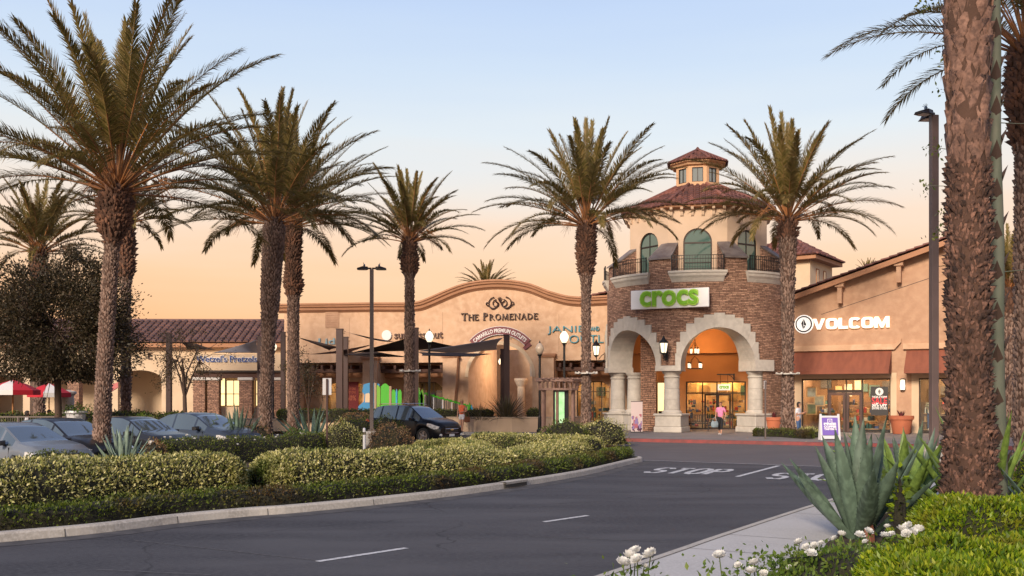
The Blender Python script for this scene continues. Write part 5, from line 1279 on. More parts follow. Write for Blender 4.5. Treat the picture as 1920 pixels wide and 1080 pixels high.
palm('tiny palm tip behind the sloping gable roof', 1628, 95, [(0, .33), (z, .3)], src=CR5, seed=43, csc=.5, rz=2.2, sc=.25)

# ---- hedges and bushes
HULL = mat('hedge_core_shade', (.028, .026, .010), .95, noise=7, col2=(.009, .008, .005), bump=(25, .9, .04))  # solid core, woody brown-green darkened as shade in the gaps between leaves
HULL_Y = mat('yellow_hedge_core_shade', (.03, .035, .008), .95, noise=7, col2=(.015, .015, .006), bump=(25, .9, .04))  # same core for the yellow-green hedges, gap shade in its colour
V_CREAM = [(.07, .085, .014), (.38, .35, .11), (.58, .53, .22), (.16, .19, .03), (.68, .62, .33), (.09, .11, .018), (.26, .27, .06)]
V_GREEN = [(.03, .05, .008), (.07, .11, .015), (.045, .065, .012), (.13, .17, .03), (.34, .34, .14)]
L_VAR = leafmat('variegated_leaf', V_CREAM, .5, .2, clump=(1.1, V_GREEN, .53, .66))
L_BOX = leafmat('low_hedge_leaf', [(.03, .05, .006), (.07, .11, .010), (.12, .16, .016), (.04, .06, .010), (.17, .20, .03)], .5, .25, clump=(.9, [(.05, .03, .012), (.085, .05, .02), (.06, .055, .015), (.12, .075, .03)], .46, .6))
L_DARK = leafmat('shrub_leaf', [(.03, .05, .008), (.08, .12, .016), (.13, .15, .025), (.05, .065, .012), (.18, .18, .04)], .5, .25)
L_YEL = leafmat('yellow_green_leaf', [(.04, .09, .005), (.12, .21, .008), (.25, .34, .012), (.06, .125, .007), (.40, .45, .025), (.035, .07, .005)], .45, .35, clump=(1.3, [(.08, .12, .008), (.16, .20, .012), (.26, .25, .02), (.10, .10, .015)], .5, .66))
L_PINK = leafmat('rusty_leaf', [(.16, .075, .035), (.26, .14, .07), (.34, .22, .12), (.12, .08, .03), (.10, .10, .03)], .55, .2)
L_ROSE = leafmat('rose_leaf', [(.05, .10, .015), (.09, .15, .02), (.14, .19, .03), (.07, .11, .02)], .4, .25)
def hedge(name, label, cat, path, w, h, z0, size, dens, lm, hull=HULL, seed=1, rough=.06, asp=.5, up=.15, group=None, hfun=None, p=2.6, kind=None):
    rg = np.random.default_rng(seed); P = np.array([tuple(q)[:2] for q in path], float); seg = np.linalg.norm(np.diff(P, axis=0), axis=1); S = np.concatenate([[0], np.cumsum(seg)]); Lt = S[-1]
    T = unit(np.gradient(P, axis=0))
    def surf(s, a, shrink=0.0):        # a in 0..1 across: left foot, top, right foot
        x = np.interp(s, S, P[:, 0]); y = np.interp(s, S, P[:, 1]); tx = np.interp(s, S, T[:, 0]); ty = np.interp(s, S, T[:, 1])
        e = np.minimum(s, Lt - s); k = np.sqrt(np.clip(1 - np.clip(1 - e / (w * .45), 0, 1) ** 2, .02, 1))
        th = PI * (1 - a); ca, sa = np.cos(th), np.sin(th)
        cx = np.sign(ca) * np.abs(ca) ** (2 / p); cz = np.abs(sa) ** (2 / p)
        hh = h * (hfun(s / Lt) if hfun else 1)
        nz = np.array([noise.noise(Vector((float(q) * 1.1 + seed, float(r) * 4, .3))) + .6 * noise.noise(Vector((float(q) * 3.1, float(r) * 9, seed))) for q, r in zip(s, a)]) * rough * 1.6
        ww = w / 2 * k - shrink + nz; hz_ = (hh - shrink + nz) * (.55 + .45 * k)
        off = cx * ww
        pos = np.stack([x - ty * off * -1 * -1, y + tx * off, z0 + cz * hz_], -1)
        n = np.stack([-ty * ca, tx * ca, sa * .9 + .05], -1) + np.stack([tx, ty, 0 * tx], -1) * (np.where(s < Lt / 2, -1, 1) * (1 - k))[:, None]
        return pos, unit(n)
    root = thing(name, label, cat, (float(P[len(P) // 2, 0]), float(P[len(P) // 2, 1]), z0), 0, group)
    off = np.array(root.location)
    area = Lt * (w + 2 * h) * .8; N_ = int(area * dens)
    s = rg.uniform(0, Lt, N_); m_ = rg.random(N_) < min(.3, 2.4 / Lt); s = np.where(m_, np.where(rg.random(N_) < .5, rg.uniform(0, w * .3, N_), Lt - rg.uniform(0, w * .3, N_)), s); a = rg.uniform(0, 1, N_); pos, nn = surf(s, a)
    pos = pos - nn * (rg.uniform(0, .10, N_) ** 1.0)[:, None]
    V, Q = leaf_cloud(pos - off, nn, size, asp, up=up, rg=rg)
    o = npmesh('leaves', V, Q, lm, root)
    ns, na = max(10, int(Lt / .25)), 14
    gs, ga = np.meshgrid(np.linspace(0, Lt, ns), np.linspace(0, 1, na), indexing='ij'); pos, _ = surf(gs.ravel(), ga.ravel(), .07); q = []
    for i in range(ns - 1):
        for j in range(na - 1): k = i * na + j; q += [(k, k + 1, k + na + 1), (k, k + na + 1, k + na)]
    npmesh('inner_hull', pos - off, np.array(q), hull, root, smooth=True)
    return root, surf, Lt
def bush(name, label, cat, loc, r, size, n, lm, hull=HULL, seed=1, group=None, asp=.5, lobes=5, up=.2):
    rg = np.random.default_rng(seed); t = thing(name, label, cat, loc, 0, group); r = np.array(r)
    d = unit(rg.normal(size=(n, 3))); d[:, 2] = np.abs(d[:, 2]) * 1.0 - .1; d = unit(d)
    bump_ = 1 + .12 * np.array([noise.noise(Vector((float(a) * 2.5 + seed, float(b) * 2.5, float(c) * 2.5))) for a, b, c in d]) * 2
    P = d * r * bump_[:, None] * (1 - rg.uniform(0, .16, n))[:, None]; P[:, 2] = np.maximum(P[:, 2], .0)
    V, Q = leaf_cloud(P, d / r, size, asp, up=up, rg=rg); npmesh('leaves', V, Q, lm, t)
    bm = bmesh.new(); bmesh.ops.create_icosphere(bm, subdivisions=3, radius=1)
    for v in bm.verts: k = 1 + .24 * noise.noise(v.co * 2.5 + Vector((seed, 0, 0))); v.co = Vector((v.co.x * r[0] * .86 * k, v.co.y * r[1] * .86 * k, max(0, v.co.z) * r[2] * .86 * k))
    me = bpy.data.meshes.new('inner_hull'); bm.to_mesh(me); bm.free(); me.materials.append(hull); o = bpy.data.objects.new('inner_hull', me); COL.objects.link(o); o.parent = t
    return t
isl = [p for p in FULL]
def sub_path(P, u0, u1, off):
    """part of the kerb line between the picture columns u0 and u1, moved inland"""
    Q = offset_path(P, off); return [q for q in Q if q.y > 9.0 and u0 < CU + F * q.x / q.y < u1 and q.y < 34.6]
lowp = sub_path(FULL, -900, 1186, .62)
hedge('low_hedge', 'knee-high dark green hedge running along the kerb', 'hedge', lowp, .75, .33, .12, .05, 850, L_BOX, seed=3, rough=.03, up=.3, p=3.2)
VG = 'cream variegated hedges along the road'
va = sub_path(FULL, -1100, 478, 1.95); vb = sub_path(FULL, 455, 890, 2.0); vc = sub_path(FULL, 868, 1150, 1.9)
hedge('variegated_hedge', 'cream and green clipped hedge at the left end of the row', 'hedge', va, 1.55, .98, .12, .056, 1500, L_VAR, seed=5, group=VG, rough=.05, hfun=lambda u: 1.0 - .12 * u)
hedge('variegated_hedge', 'middle rounded cream and green hedge in front of the lamp base', 'hedge', vb, 1.5, .84, .12, .058, 1400, L_VAR, seed=6, group=VG, rough=.05, hfun=lambda u: 1.0 - .47 * u)
hedge('variegated_hedge', 'cream and green hedge ending square beside the street corner', 'hedge', vc, 1.35, .80, .12, .060, 1250, L_VAR, seed=7, group=VG, rough=.035, hfun=lambda u: .62 + .34 * u)
p2 = smooth_path([(-9.6, 26.9), (-8.2, 29.4), (-6.2, 32.8)], 5)
r, sf, Lt = hedge('rose_hedge', 'dark green hedge dotted with white roses behind the long variegated hedge', 'hedge', p2, 1.2, .74, .12, .05, 700, L_DARK, seed=9)
def at_hedge(sf, s, a): p, n = sf(np.array([s]), np.array([a])); return Vector(p[0]), Vector(n[0])
hedge('low_hedge', 'short piece of dark hedge under the nose of the left-most car', 'hedge', [Vector((-10.8, 22.6)), Vector((-10.5, 23.5)), Vector((-10.1, 24.3))], 1.0, .62, .12, .05, 700, L_BOX, seed=10)
PETAL = leafmat('white_petal', [(.80, .80, .76), (.72, .71, .66), (.84, .83, .80)], .5, .3)
def bloom_mesh(seed=1, r=.053):
    rg = np.random.default_rng(seed); V = []; Q = []
    for ring_, (n, tilt, rr) in enumerate(((5, 12, 1.0), (6, 35, .95), (6, 58, .8), (5, 75, .55))):
        for k in range(n):
            a = 2 * PI * k / n + ring_ * .5 + rg.uniform(-.15, .15); te = R(tilt + rg.uniform(-8, 8)); L_ = r * rr; W = r * .62 * rr; o = len(V)
            for i in range(4):
                for j in (-1, 0, 1):
                    t = i / 3; el = te + t * .5; x = L_ * t * math.cos(te) * 1.0 + .1 * r; zz = L_ * t * math.sin(te) + (.25 * r * t * t if i < 3 else .12 * r) + abs(j) * W * .35 * t; w = W * math.sin(PI * (.18 + .64 * t)) * j
                    V.append((x * math.cos(a) - w * math.sin(a), x * math.sin(a) + w * math.cos(a), zz))
            for i in range(3):
                for j in range(2): q = o + i * 3 + j; Q += [(q, q + 1, q + 4), (q, q + 4, q + 3)]
    me = npmesh('bloom_tmp', np.array(V), np.array(Q), PETAL); m = me.data; bpy.data.objects.remove(me); return m
BLOOM = [bloom_mesh(1), bloom_mesh(2), bloom_mesh(3)]
def bloom(parent, p, sc=1.0, rot=(0, 0, 0), k=0):
    o = bpy.data.objects.new('bloom', BLOOM[k % 3]); COL.objects.link(o); o.parent = parent; o.location = p; o.rotation_euler = rot; o.scale = (sc,) * 3; return o
rd = random.Random(3)
for k in range(26):
    p, n = at_hedge(sf, rd.uniform(.4, Lt - .4), rd.uniform(.02, .62) if k % 2 else rd.uniform(.3, .98)); bloom(r, p - r.location + n * .03, rd.uniform(.5, .8), (rd.uniform(-.5, .5), rd.uniform(-.5, .5), 0), k)
# shrubs round the lamp base and behind the cars
def at_top(u, v, Y, r, z0=.12): p = at(u, v, Y); return (p.x, p.y, z0), p.z - z0
def shrub(label, u, v, Y, wpx, lm, n=2600, seed=1, size=.06, name='shrub', group='shrubs in the parking island', hull=HULL, dep=1.0, z0=.12, asp=.5):
    loc, h = at_top(u, v, Y, 0, z0); rx = wpx / 2 / F * Y; return bush(name, label, 'shrub', loc, (rx, rx * dep, max(.25, h / 1.05)), size, n, lm, hull, seed, group, asp=asp)
shrub('cream and green ball shrub left of the grey lamp base', 637, 790, 35.5, 92, L_VAR, 3200, 2)
shrub('rusty pink ball shrub right of the grey lamp base', 733, 792, 36, 92, L_PINK, 3600, 3, .05)
shrub('dark green shrub with red tips behind the lamp post', 668, 778, 39.5, 120, L_DARK, 3200, 4)
shrub('green shrub in front of the rear door of the black car', 722, 778, 40.0, 90, L_DARK, 2600, 5)
shrub('bright green low shrub beside the white-flowered hedge', 560, 803, 33.5, 80, L_ROSE, 2200, 6)
shrub('green shrub behind the roof of the dark blue sedan', 445, 792, 38.5, 110, L_DARK, 2600, 7)
shrub('twiggy brown shrub at the foot of the leaning palm', 478, 792, 34.8, 90, L_PINK, 1500, 8)
shrub('small dry brown grass clump beside the spiky agave', 290, 822, 26.2, 60, L_PINK, 1100, 9)
# hedges beyond the car park
hedge('far_hedge', 'long mid-green hedge behind the parked cars', 'hedge', [Vector((-27, 47)), Vector((-20, 47.5)), Vector((-13.6, 47))], 1.6, 1.15, .1, .10, 260, L_DARK, seed=21, rough=.12)
hedge('far_hedge', 'yellowish hedge in front of the dark tree at the far left', 'hedge', [Vector((-30, 41)), Vector((-22, 42)), Vector((-17, 42.3))], 1.4, .85, .1, .09, 260, L_BOX, seed=22, rough=.1)
shrub('bushy green shrub behind the blue-grey sedan', 320, 768, 45.5, 150, L_DARK, 3000, 23, .09)
shrub('tall green shrub beside the slim palm', 262, 772, 44.5, 90, L_ROSE, 1800, 24, .09)
hedge('planter_hedge', 'clipped green hedge on the long planter wall in front of the shops', 'hedge', [Vector((-12.8, 55.3)), Vector((-9.5, 54.8)), Vector((-7.2, 54.4))], 1.0, .62, .75, .08, 300, L_DARK, seed=25, rough=.03, p=4)
hedge('planter_hedge', 'green hedge on the planter wall beside the woman in orange', 'hedge', [Vector((-4.6, 55.6)), Vector((-2.4, 55.3)), Vector((-1.0, 55.1))], 1.1, .6, .75, .08, 300, L_DARK, seed=26, rough=.05, p=4)
hedge('planter_hedge', 'small square hedge on the planter beside the timber kiosk', 'hedge', [Vector((.8, 55.0)), Vector((1.5, 54.9))], 1.0, .66, .8, .08, 320, L_DARK, seed=27, rough=.03, p=4)
shrub('purple-brown shrub beside the blue play figure', 668, 770, 52, 70, L_PINK, 1600, 28, .07, z0=.5)
hedge('low_hedge', 'low brown-green hedge on the far pavement by the brick tower', 'hedge', [gnd(1412, 818, .15).xy, gnd(1470, 819, .15).xy, gnd(1520, 823, .15).xy], .8, .40, .15, .06, 600, L_BOX, seed=30, rough=.03, p=3)
shrub('loose twiggy shrub beside the purple board', 1516, 797, 47.0, 44, L_VAR, 700, 31, .08, z0=.15)
shrub('broad mixed shrub at the corner behind the end of the hedge', 1125, 783, 41, 110, L_VAR, 2600, 32, .07)
shrub('low green shrub at the foot of the full-crowned palm', 1060, 787, 40.2, 110, L_DARK, 2600, 33, .07)

# ---- blade plants
def rosette(name, label, cat, loc, n, Lb, W, seed, m, e=(88, 30), curve=(-4, 18), teeth=0, th=.25, rz=0, group=None, spread=.08, sag=0.0, az_fun=None, fold=.35):
    rg = random.Random(seed); t = thing(name, label, cat, loc, rz, group)
    mb = MB()
    for k in range(n):
        q = (k + .5) / n; az = k * 2.39996 + rg.uniform(-.2, .2)
        el = e[0] + (e[1] - e[0]) * q + rg.uniform(-5, 5); cv = curve[0] + (curve[1] - curve[0]) * q + rg.uniform(-6, 6)
        L_ = Lb * (1 - .25 * (1 - math.sin(PI * (.25 + .6 * q)))) * rg.uniform(.82, 1.08); w0 = W * rg.uniform(.85, 1.1)
        seg = 11; p = Vector((math.cos(az), math.sin(az), 0)) * spread * (.3 + q); rings = []; roll = rg.uniform(-.25, .25); crv = rg.uniform(-.12, .12)
        for i in range(seg + 1):
            s = i / seg; a = R(el + cv * s - sag * s * s * 60 * q); d = Vector((math.cos(az + crv * s) * math.cos(a), math.sin(az + crv * s) * math.cos(a), math.sin(a)))
            sd = Vector((-math.sin(az), math.cos(az), 0)); nn = d.cross(sd).normalized(); sd = (sd + nn * roll).normalized(); nn = d.cross(sd).normalized()
            w = w0 * .5 * (np.interp(s, [0, .15, .45, .75, .93, 1], [.75, .72, 1, .72, .22, .02])); tk = w * th + .004 * (1 - s)
            if nn.z > 0: nn = -nn
            rings.append([p + sd * w - nn * w * fold, p + sd * w * .5 - nn * w * fold * .3, p - nn * 0, p - sd * w * .5 - nn * w * fold * .3, p - sd * w - nn * w * fold, p - sd * w * .5 + nn * tk, p + nn * tk * 1.5, p + sd * w * .5 + nn * tk])
            if teeth and 0 < i < seg - 1:
                for sg in (-1, 1):
                    for f in (0, .5):
                        c = p + sd * sg * w * 1.0 - nn * w * fold + d * (L_ / seg * f); a0 = mb.vs([c - d * .012, c + d * .014, c + sd * sg * teeth + d * .012]); mb.fs([(0, 1, 2)], a0)
            p = p + d * (L_ / seg)
        mb.loft(rings, True)
    mb.build('leaves', m, t, smooth=True, auto=50)
    return t
def agavemat(name, c1, c2, rough=.45):
    return mat(name, c1, rough, noise=2.2, col2=c2, stretch=(1, 1, .6), island=.22, noise2=14, col3=tuple(x * 1.35 for x in c1), bump=(30, .2, .006))
AG_B = agavemat('agave_blue', (.085, .13, .092), (.042, .07, .046), .55); AG_G = agavemat('agave_green', (.13, .20, .04), (.07, .12, .025)); AG_P = agavemat('agave_pale', (.17, .23, .18), (.10, .15, .11)); AG_D = agavemat('flax_bronze', (.05, .038, .02), (.085, .075, .03))
p = gnd(1608, 1010, .15); 
ag = rosette('agave', 'large blue-green agave with broad toothed leaves in the right foreground', 'agave', (p.x, p.y, .13), 21, 1.62, .25, 4, AG_B, e=(88, 34), curve=(-4, 16), teeth=.015, rz=.4, th=.16, fold=.5)
mb = MB(); mb.T = Matrix.Translation((-.12, -.38, .02)) @ Matrix.Rotation(R(-12), 4, 'X'); mb.loft([[(x * w, -.02 * math.cos(x * 1.5), z) for x in (-1, -.5, 0, .5, 1)] + [(x * w, -.035, z) for x in (.5, -.5)] for z, w in ((0, .06), (.15, .085), (.3, .06), (.42, .012))]); mb.build('dead_leaf', mat('dead_agave_leaf', (.17, .055, .03), .7, noise=8, col2=(.09, .04, .02)), ag)
p = gnd(1712, 995, .15); rosette('agave', 'green agave with drooping leaves tucked behind the large blue-green one', 'agave', (p.x + .75, 16.4, .13), 28, 1.5, .18, 8, AG_G, e=(80, 8), curve=(-10, 15), sag=.5, rz=1.2, teeth=.01)
rosette('agave', 'grey-green upright agave beside the palm trunk, nearest the lamp post', 'agave', (7.15, 18.0, .13), 18, 1.5, .18, 12, AG_B, e=(86, 48), curve=(-6, 10), rz=.2)
rosette('agave', 'yellow-green agave whose long leaf crosses the pavement left of the palm trunk', 'agave', (7.0, 15.6, .13), 12, 1.75, .19, 15, AG_G, e=(72, 25), curve=(-10, 5), rz=2.3)
rosette('agave', 'spreading agave at the right edge beside the palm trunk', 'agave', (7.35, 13.6, .13), 20, 1.25, .17, 18, AG_B, e=(78, 8), curve=(-10, 20), rz=.9, teeth=.01)
rosette('agave', 'dark narrow agave between the palm trunk and the right edge', 'agave', (6.9, 14.6, .13), 12, 1.9, .11, 21, AG_G, e=(86, 45), curve=(-14, 0), rz=.3)
p = at(232, 850, 24.6); rosette('agave', 'pale agave at the foot of the tallest palm', 'agave', (p.x, p.y, .12), 26, 1.22, .13, 24, AG_P, e=(88, 30), curve=(-3, 12), rz=.5)
p = at(445, 820, 34.6); rosette('agave', 'blue-grey agave at the foot of the thick leaning palm', 'agave', (p.x, p.y, .12), 30, 1.7, .15, 27, AG_B, e=(88, 22), curve=(-3, 14), rz=.1)
p = at(585, 815, 36.4); rosette('agave', 'wide low agave with long arching leaves beside the sign post', 'agave', (p.x, p.y, .12), 26, 1.75, .15, 30, AG_B, e=(78, 4), curve=(-8, 20), rz=.9)
p = at(950, 775, 54.8); rosette('flax_plant', 'bronze spiky flax plant on the planter before the arch', 'plant', (p.x, p.y, .8), 110, 1.55, .055, 33, AG_D, e=(88, 12), curve=(-10, -45), th=.1, spread=.3)
p = at(900, 785, 54.6); rosette('flax_plant', 'smaller brown flax plant left of the big one', 'plant', (p.x, p.y, .8), 50, 1.0, .045, 36, AG_D, e=(85, 12), curve=(-10, -45), th=.1, spread=.2)
# agave flower stalk
t = thing('agave_stalk', 'tall grey-green agave flower stalk with dark bracts beside the giant palm trunk', 'plant stalk', ((1873 - CU) / F * 14.2, 14.2, .15)); rg = random.Random(6)
mb = MB(); pts = [(-.004 * k + .012 * math.sin(k), 0, k * .5) for k in range(22)]; mb.tube(pts, [.115 - .0032 * k for k in range(22)], 12)
mb.build('stem', mat('stalk_green', (.10, .115, .085), .7, noise=1.2, col2=(.07, .085, .055), stretch=(1, 1, .3), noise2=9, col3=(.12, .125, .09)), t, smooth=True)
mb = MB(); z = .5; a = 0
while z < 10:
    r0 = .115 - .0064 * z; a += 2.1; d = Vector((math.cos(a), math.sin(a), 0)); s = Vector((-d.y, d.x, 0)); c = Vector((-.008 * z, 0, z))
    for sg in (1,):
        i = mb.vs([c + d * r0 * 1.03 + s * .085 * .9 - d * .03, c + d * r0 * 1.08 - Vector((0, 0, .06)), c + d * r0 * 1.03 - s * .085 * .9 - d * .03, c + d * (r0 + .10) + Vector((0, 0, .20)), c + d * (r0 + .005) + Vector((0, 0, .07))]); mb.fs([(0, 3, 1), (1, 3, 2), (0, 4, 3), (4, 2, 3)], i)
    z += rg.uniform(.13, .24)
mb.build('bracts', mat('dark_bract', (.06, .035, .025), .7), t)
parts = []; rgn = np.random.default_rng(4)
for k in range(15):
    z = 3.6 + k * .42; sg = -1 if k % 5 else 1; c = np.array([-.008 * z, 0, z]); L_ = rgn.uniform(.55, .95); e = c + np.array([sg * L_, rgn.uniform(-.3, .3), rgn.uniform(.0, .15)]); m_ = (c + e) / 2 - [0, 0, .03]
    v, q = tube_np(np.array([c, m_, e]), [.008, .006, .004], 4); parts.append((v, q, 1))
    P = e + rgn.normal(size=(34, 3)) * [.085, .06, .065]; v, q = leaf_cloud(P, rgn.normal(size=(34, 3)), .06, .5, rg=rgn); parts.append((v, q, 0))
V, Q, M = merge(parts); npmesh('side_shoots', V, Q, [L_DARK, MATS['stalk_green']], t, mi=M)

# ---- foreground yellow-green hedges and roses
def mound(label, pts, z1, seed, dens, size=.055, lm=L_YEL, name='yellow_green_hedge', zvar=.11, top=0):
    """low clipped mass over a footprint polygon; pts (x, y)"""
    rg = np.random.default_rng(seed); poly = np.array(pts, float); lo, hi = poly.min(0), poly.max(0)
    c = poly.mean(0); t = thing(name, label, 'hedge', (float(c[0]), float(c[1]), .15))
    from mathutils.geometry import intersect_point_line
    segs = [(Vector(pts[i]), Vector(pts[(i + 1) % len(pts)])) for i in range(len(pts))]
    def inside(x, y):
        k = False
        for a, b in segs:
            if (a.y > y) != (b.y > y) and x < (b.x - a.x) * (y - a.y) / (b.y - a.y) + a.x: k = not k
        return k
    def edge(x, y):
        m = 9
        for a, b in segs:
            d = b - a; u = max(0, min(1, ((x - a.x) * d.x + (y - a.y) * d.y) / d.length_squared)); m = min(m, math.hypot(x - a.x - d.x * u, y - a.y - d.y * u))
        return m
    def hgt(x, y): e = min(1, edge(x, y) / .38); return (z1 - .15) * math.sqrt(max(0, 1 - (1 - e) ** 2.4)) + zvar * noise.noise(Vector((x * 1.5, y * 1.5, seed))) + zvar * .5 * noise.noise(Vector((x * 5, y * 5, seed)))
    P = []; Nn = []; n = int((hi[0] - lo[0]) * (hi[1] - lo[1]) * dens)
    for x, y in zip(rg.uniform(lo[0], hi[0], n), rg.uniform(lo[1], hi[1], n)):
        if inside(x, y):
            e = edge(x, y); z = hgt(x, y)
            m = 1 + (8 if e < .12 else (4 if e < .3 else 0))
            for q in range(m):
                zz = z if q == 0 else rg.uniform(.02, max(.03, z)); P.append((x - c[0], y - c[1], zz - rg.uniform(0, .05)))
                g = np.array([hgt(x - .03, y) - hgt(x + .03, y), hgt(x, y - .03) - hgt(x, y + .03), .06]); Nn.append(g / np.linalg.norm(g))
    V, Q = leaf_cloud(np.array(P), np.array(Nn), size, .36, out=.75, up=.55, rg=rg); npmesh('leaves', V, Q, lm, t)
    gx = np.linspace(lo[0], hi[0], 40); gy = np.linspace(lo[1], hi[1], 40); V = []; Q = []
    for x in gx:
        for y in gy: V.append((x - c[0], y - c[1], (hgt(x, y) - .07) if inside(x, y) else -.03))
    for i in range(39):
        for j in range(39): k = i * 40 + j; Q += [(k, k + 40, k + 41), (k, k + 41, k + 1)]
    npmesh('inner_hull', np.array(V), np.array(Q), HULL_Y, t, smooth=True)
    return t, hgt
mA = mound('bright yellow-green clipped hedge filling the lower right corner', [(2.55, 7.4), (2.95, 8.9), (4.4, 9.3), (6.8, 9.4), (6.8, 5.2), (2.4, 5.2)], .74, 3, 3000)
mB = mound('second yellow-green hedge in front of the giant palm trunk', [(4.35, 10.7), (4.75, 12.3), (6.2, 12.6), (8.6, 12.4), (8.6, 10.4), (6.2, 10.2)], .80, 5, 2600)
mC = mound('distant patch of yellow-green hedge at the right edge behind the trunk', [(8.4, 16.0), (8.6, 17.6), (12.5, 17.2), (12.3, 15.6)], 1.15, 6, 900)
def rose_bush(label, blooms, seed, base, leaves=220, spread=.12, dens=1.0):
    """blooms: list of (u, v, Y, scale)"""
    rg = random.Random(seed); rgn = np.random.default_rng(seed); t = thing('rose_bush', label, 'rose bush', base, 0, 'white rose bushes'); B = Vector(base); parts = []
    for k, (u, v, Y, s) in enumerate(blooms):
        p = at(u, v, Y) - B; f = Vector((p.x * .35 + rg.uniform(-.1, .1), p.y * .3 + rg.uniform(-.1, .1), 0)); m = (p + f) / 2 + Vector((rg.uniform(-.05, .05), rg.uniform(-.05, .05), 0))
        v_, q_ = tube_np(np.array([tuple(f), tuple(m), tuple(p * .97 + m * .03), tuple(p)]), [.006, .005, .004, .004], 4); parts.append((v_, q_, 0))
        bloom(t, p, s, (rg.uniform(-.7, .1), rg.uniform(-.5, .5), rg.uniform(0, 6)), k)
        n = int(16 * dens); a = rgn.uniform(.15, .95, n)[:, None]; P = np.array(tuple(f)) * (1 - a) + np.array(tuple(p)) * a + rgn.normal(size=(n, 3)) * [.06, .06, .03]
        v_, q_ = leaf_cloud(P, rgn.normal(size=(n, 3)) + [0, 0, .3], .05, .6, rg=rgn); parts.append((v_, q_, 0))
    if leaves:
        c = np.mean([tuple(at(u, v, Y) - B) for u, v, Y, s in blooms], 0); P = np.array([0, 0, c[2] * .45]) + rgn.normal(size=(leaves, 3)) * [spread * 2.2, spread * 1.6, c[2] * .22] + [c[0] * .6, c[1] * .6, 0]; P[:, 2] = np.clip(P[:, 2], .02, c[2])
        v_, q_ = leaf_cloud(P, rgn.normal(size=(leaves, 3)) + [0, 0, .5], .055, .55, rg=rgn); parts.append((v_, q_, 0))
    V, Q, M = merge(parts); npmesh('leaves', V, Q, L_ROSE, t)
    return t
g = gnd(1225, 1140, .15)
rose_bush('white rose bush at the bottom edge, left-most of the roses', [(1168, 1058, 7.5, 1.05), (1181, 1045, 7.55, 1.0), (1192, 1036, 7.6, .9), (1195, 1052, 7.45, .9), (1220, 1042, 7.6, 1.05), (1208, 1062, 7.5, .5)], 1, (1.0, 7.7, .15), 260, .09, 1.0)
rose_bush('single long-stemmed white roses at the middle of the bottom edge', [(1349, 1045, 7.8, 1.0), (1384, 1061, 7.8, .55), (1415, 1058, 7.9, .9), (1408, 1074, 7.8, .9), (1432, 1078, 7.9, .7)], 2, (1.75, 8.0, .15), 260, .10, 1.0)
rose_bush('white roses in front of the large agave', [(1499, 1019, 9.6, .95), (1512, 1028, 9.5, .8), (1520, 1041, 9.4, 1.05), (1527, 1024, 9.7, .7), (1540, 1020, 9.8, .6), (1480, 1065, 9.0, .5)], 3, (2.85, 9.9, .15), 900, .16, 2.0)
rose_bush('white roses right of the agave, beside the yellow-green hedge', [(1578, 1003, 10.4, .8), (1565, 1012, 10.2, .8), (1612, 1006, 10.3, 1.0), (1628, 998, 10.5, .9), (1622, 1018, 10.2, .7), (1660, 1007, 10.2, 1.0), (1672, 1004, 10.4, .8)], 4, (3.6, 10.3, .15), 500, .16, 1.5)
rose_bush('dense cluster of white roses below the giant palm trunk', [(1692, 996, 10.8, 1.2), (1703, 990, 10.9, 1.2), (1712, 1000, 10.8, 1.1), (1722, 995, 10.9, 1.1), (1700, 1003, 10.7, 1.0), (1664, 989, 10.9, .7)], 5, (4.15, 10.8, .15), 160, .10, 1.0)
bush('ground_cover', 'small leafy plants with tiny purple flowers at the front of the bed', 'plant', (2.6, 8.4, .13), (.75, .6, .42), .04, 1700, L_ROSE, seed=44)
bush('ground_cover', 'leafy green plants under the white roses by the agave', 'plant', (3.1, 9.7, .13), (.7, .55, .45), .045, 1700, L_ROSE, seed=45)
bush('leafy_sapling', 'bright green upright sapling between the agave and the hedge', 'plant', ((1687 - CU) / F * 12.6, 12.6, .13), (.10, .10, .95), .09, 110, L_YEL, seed=46, up=1.2)

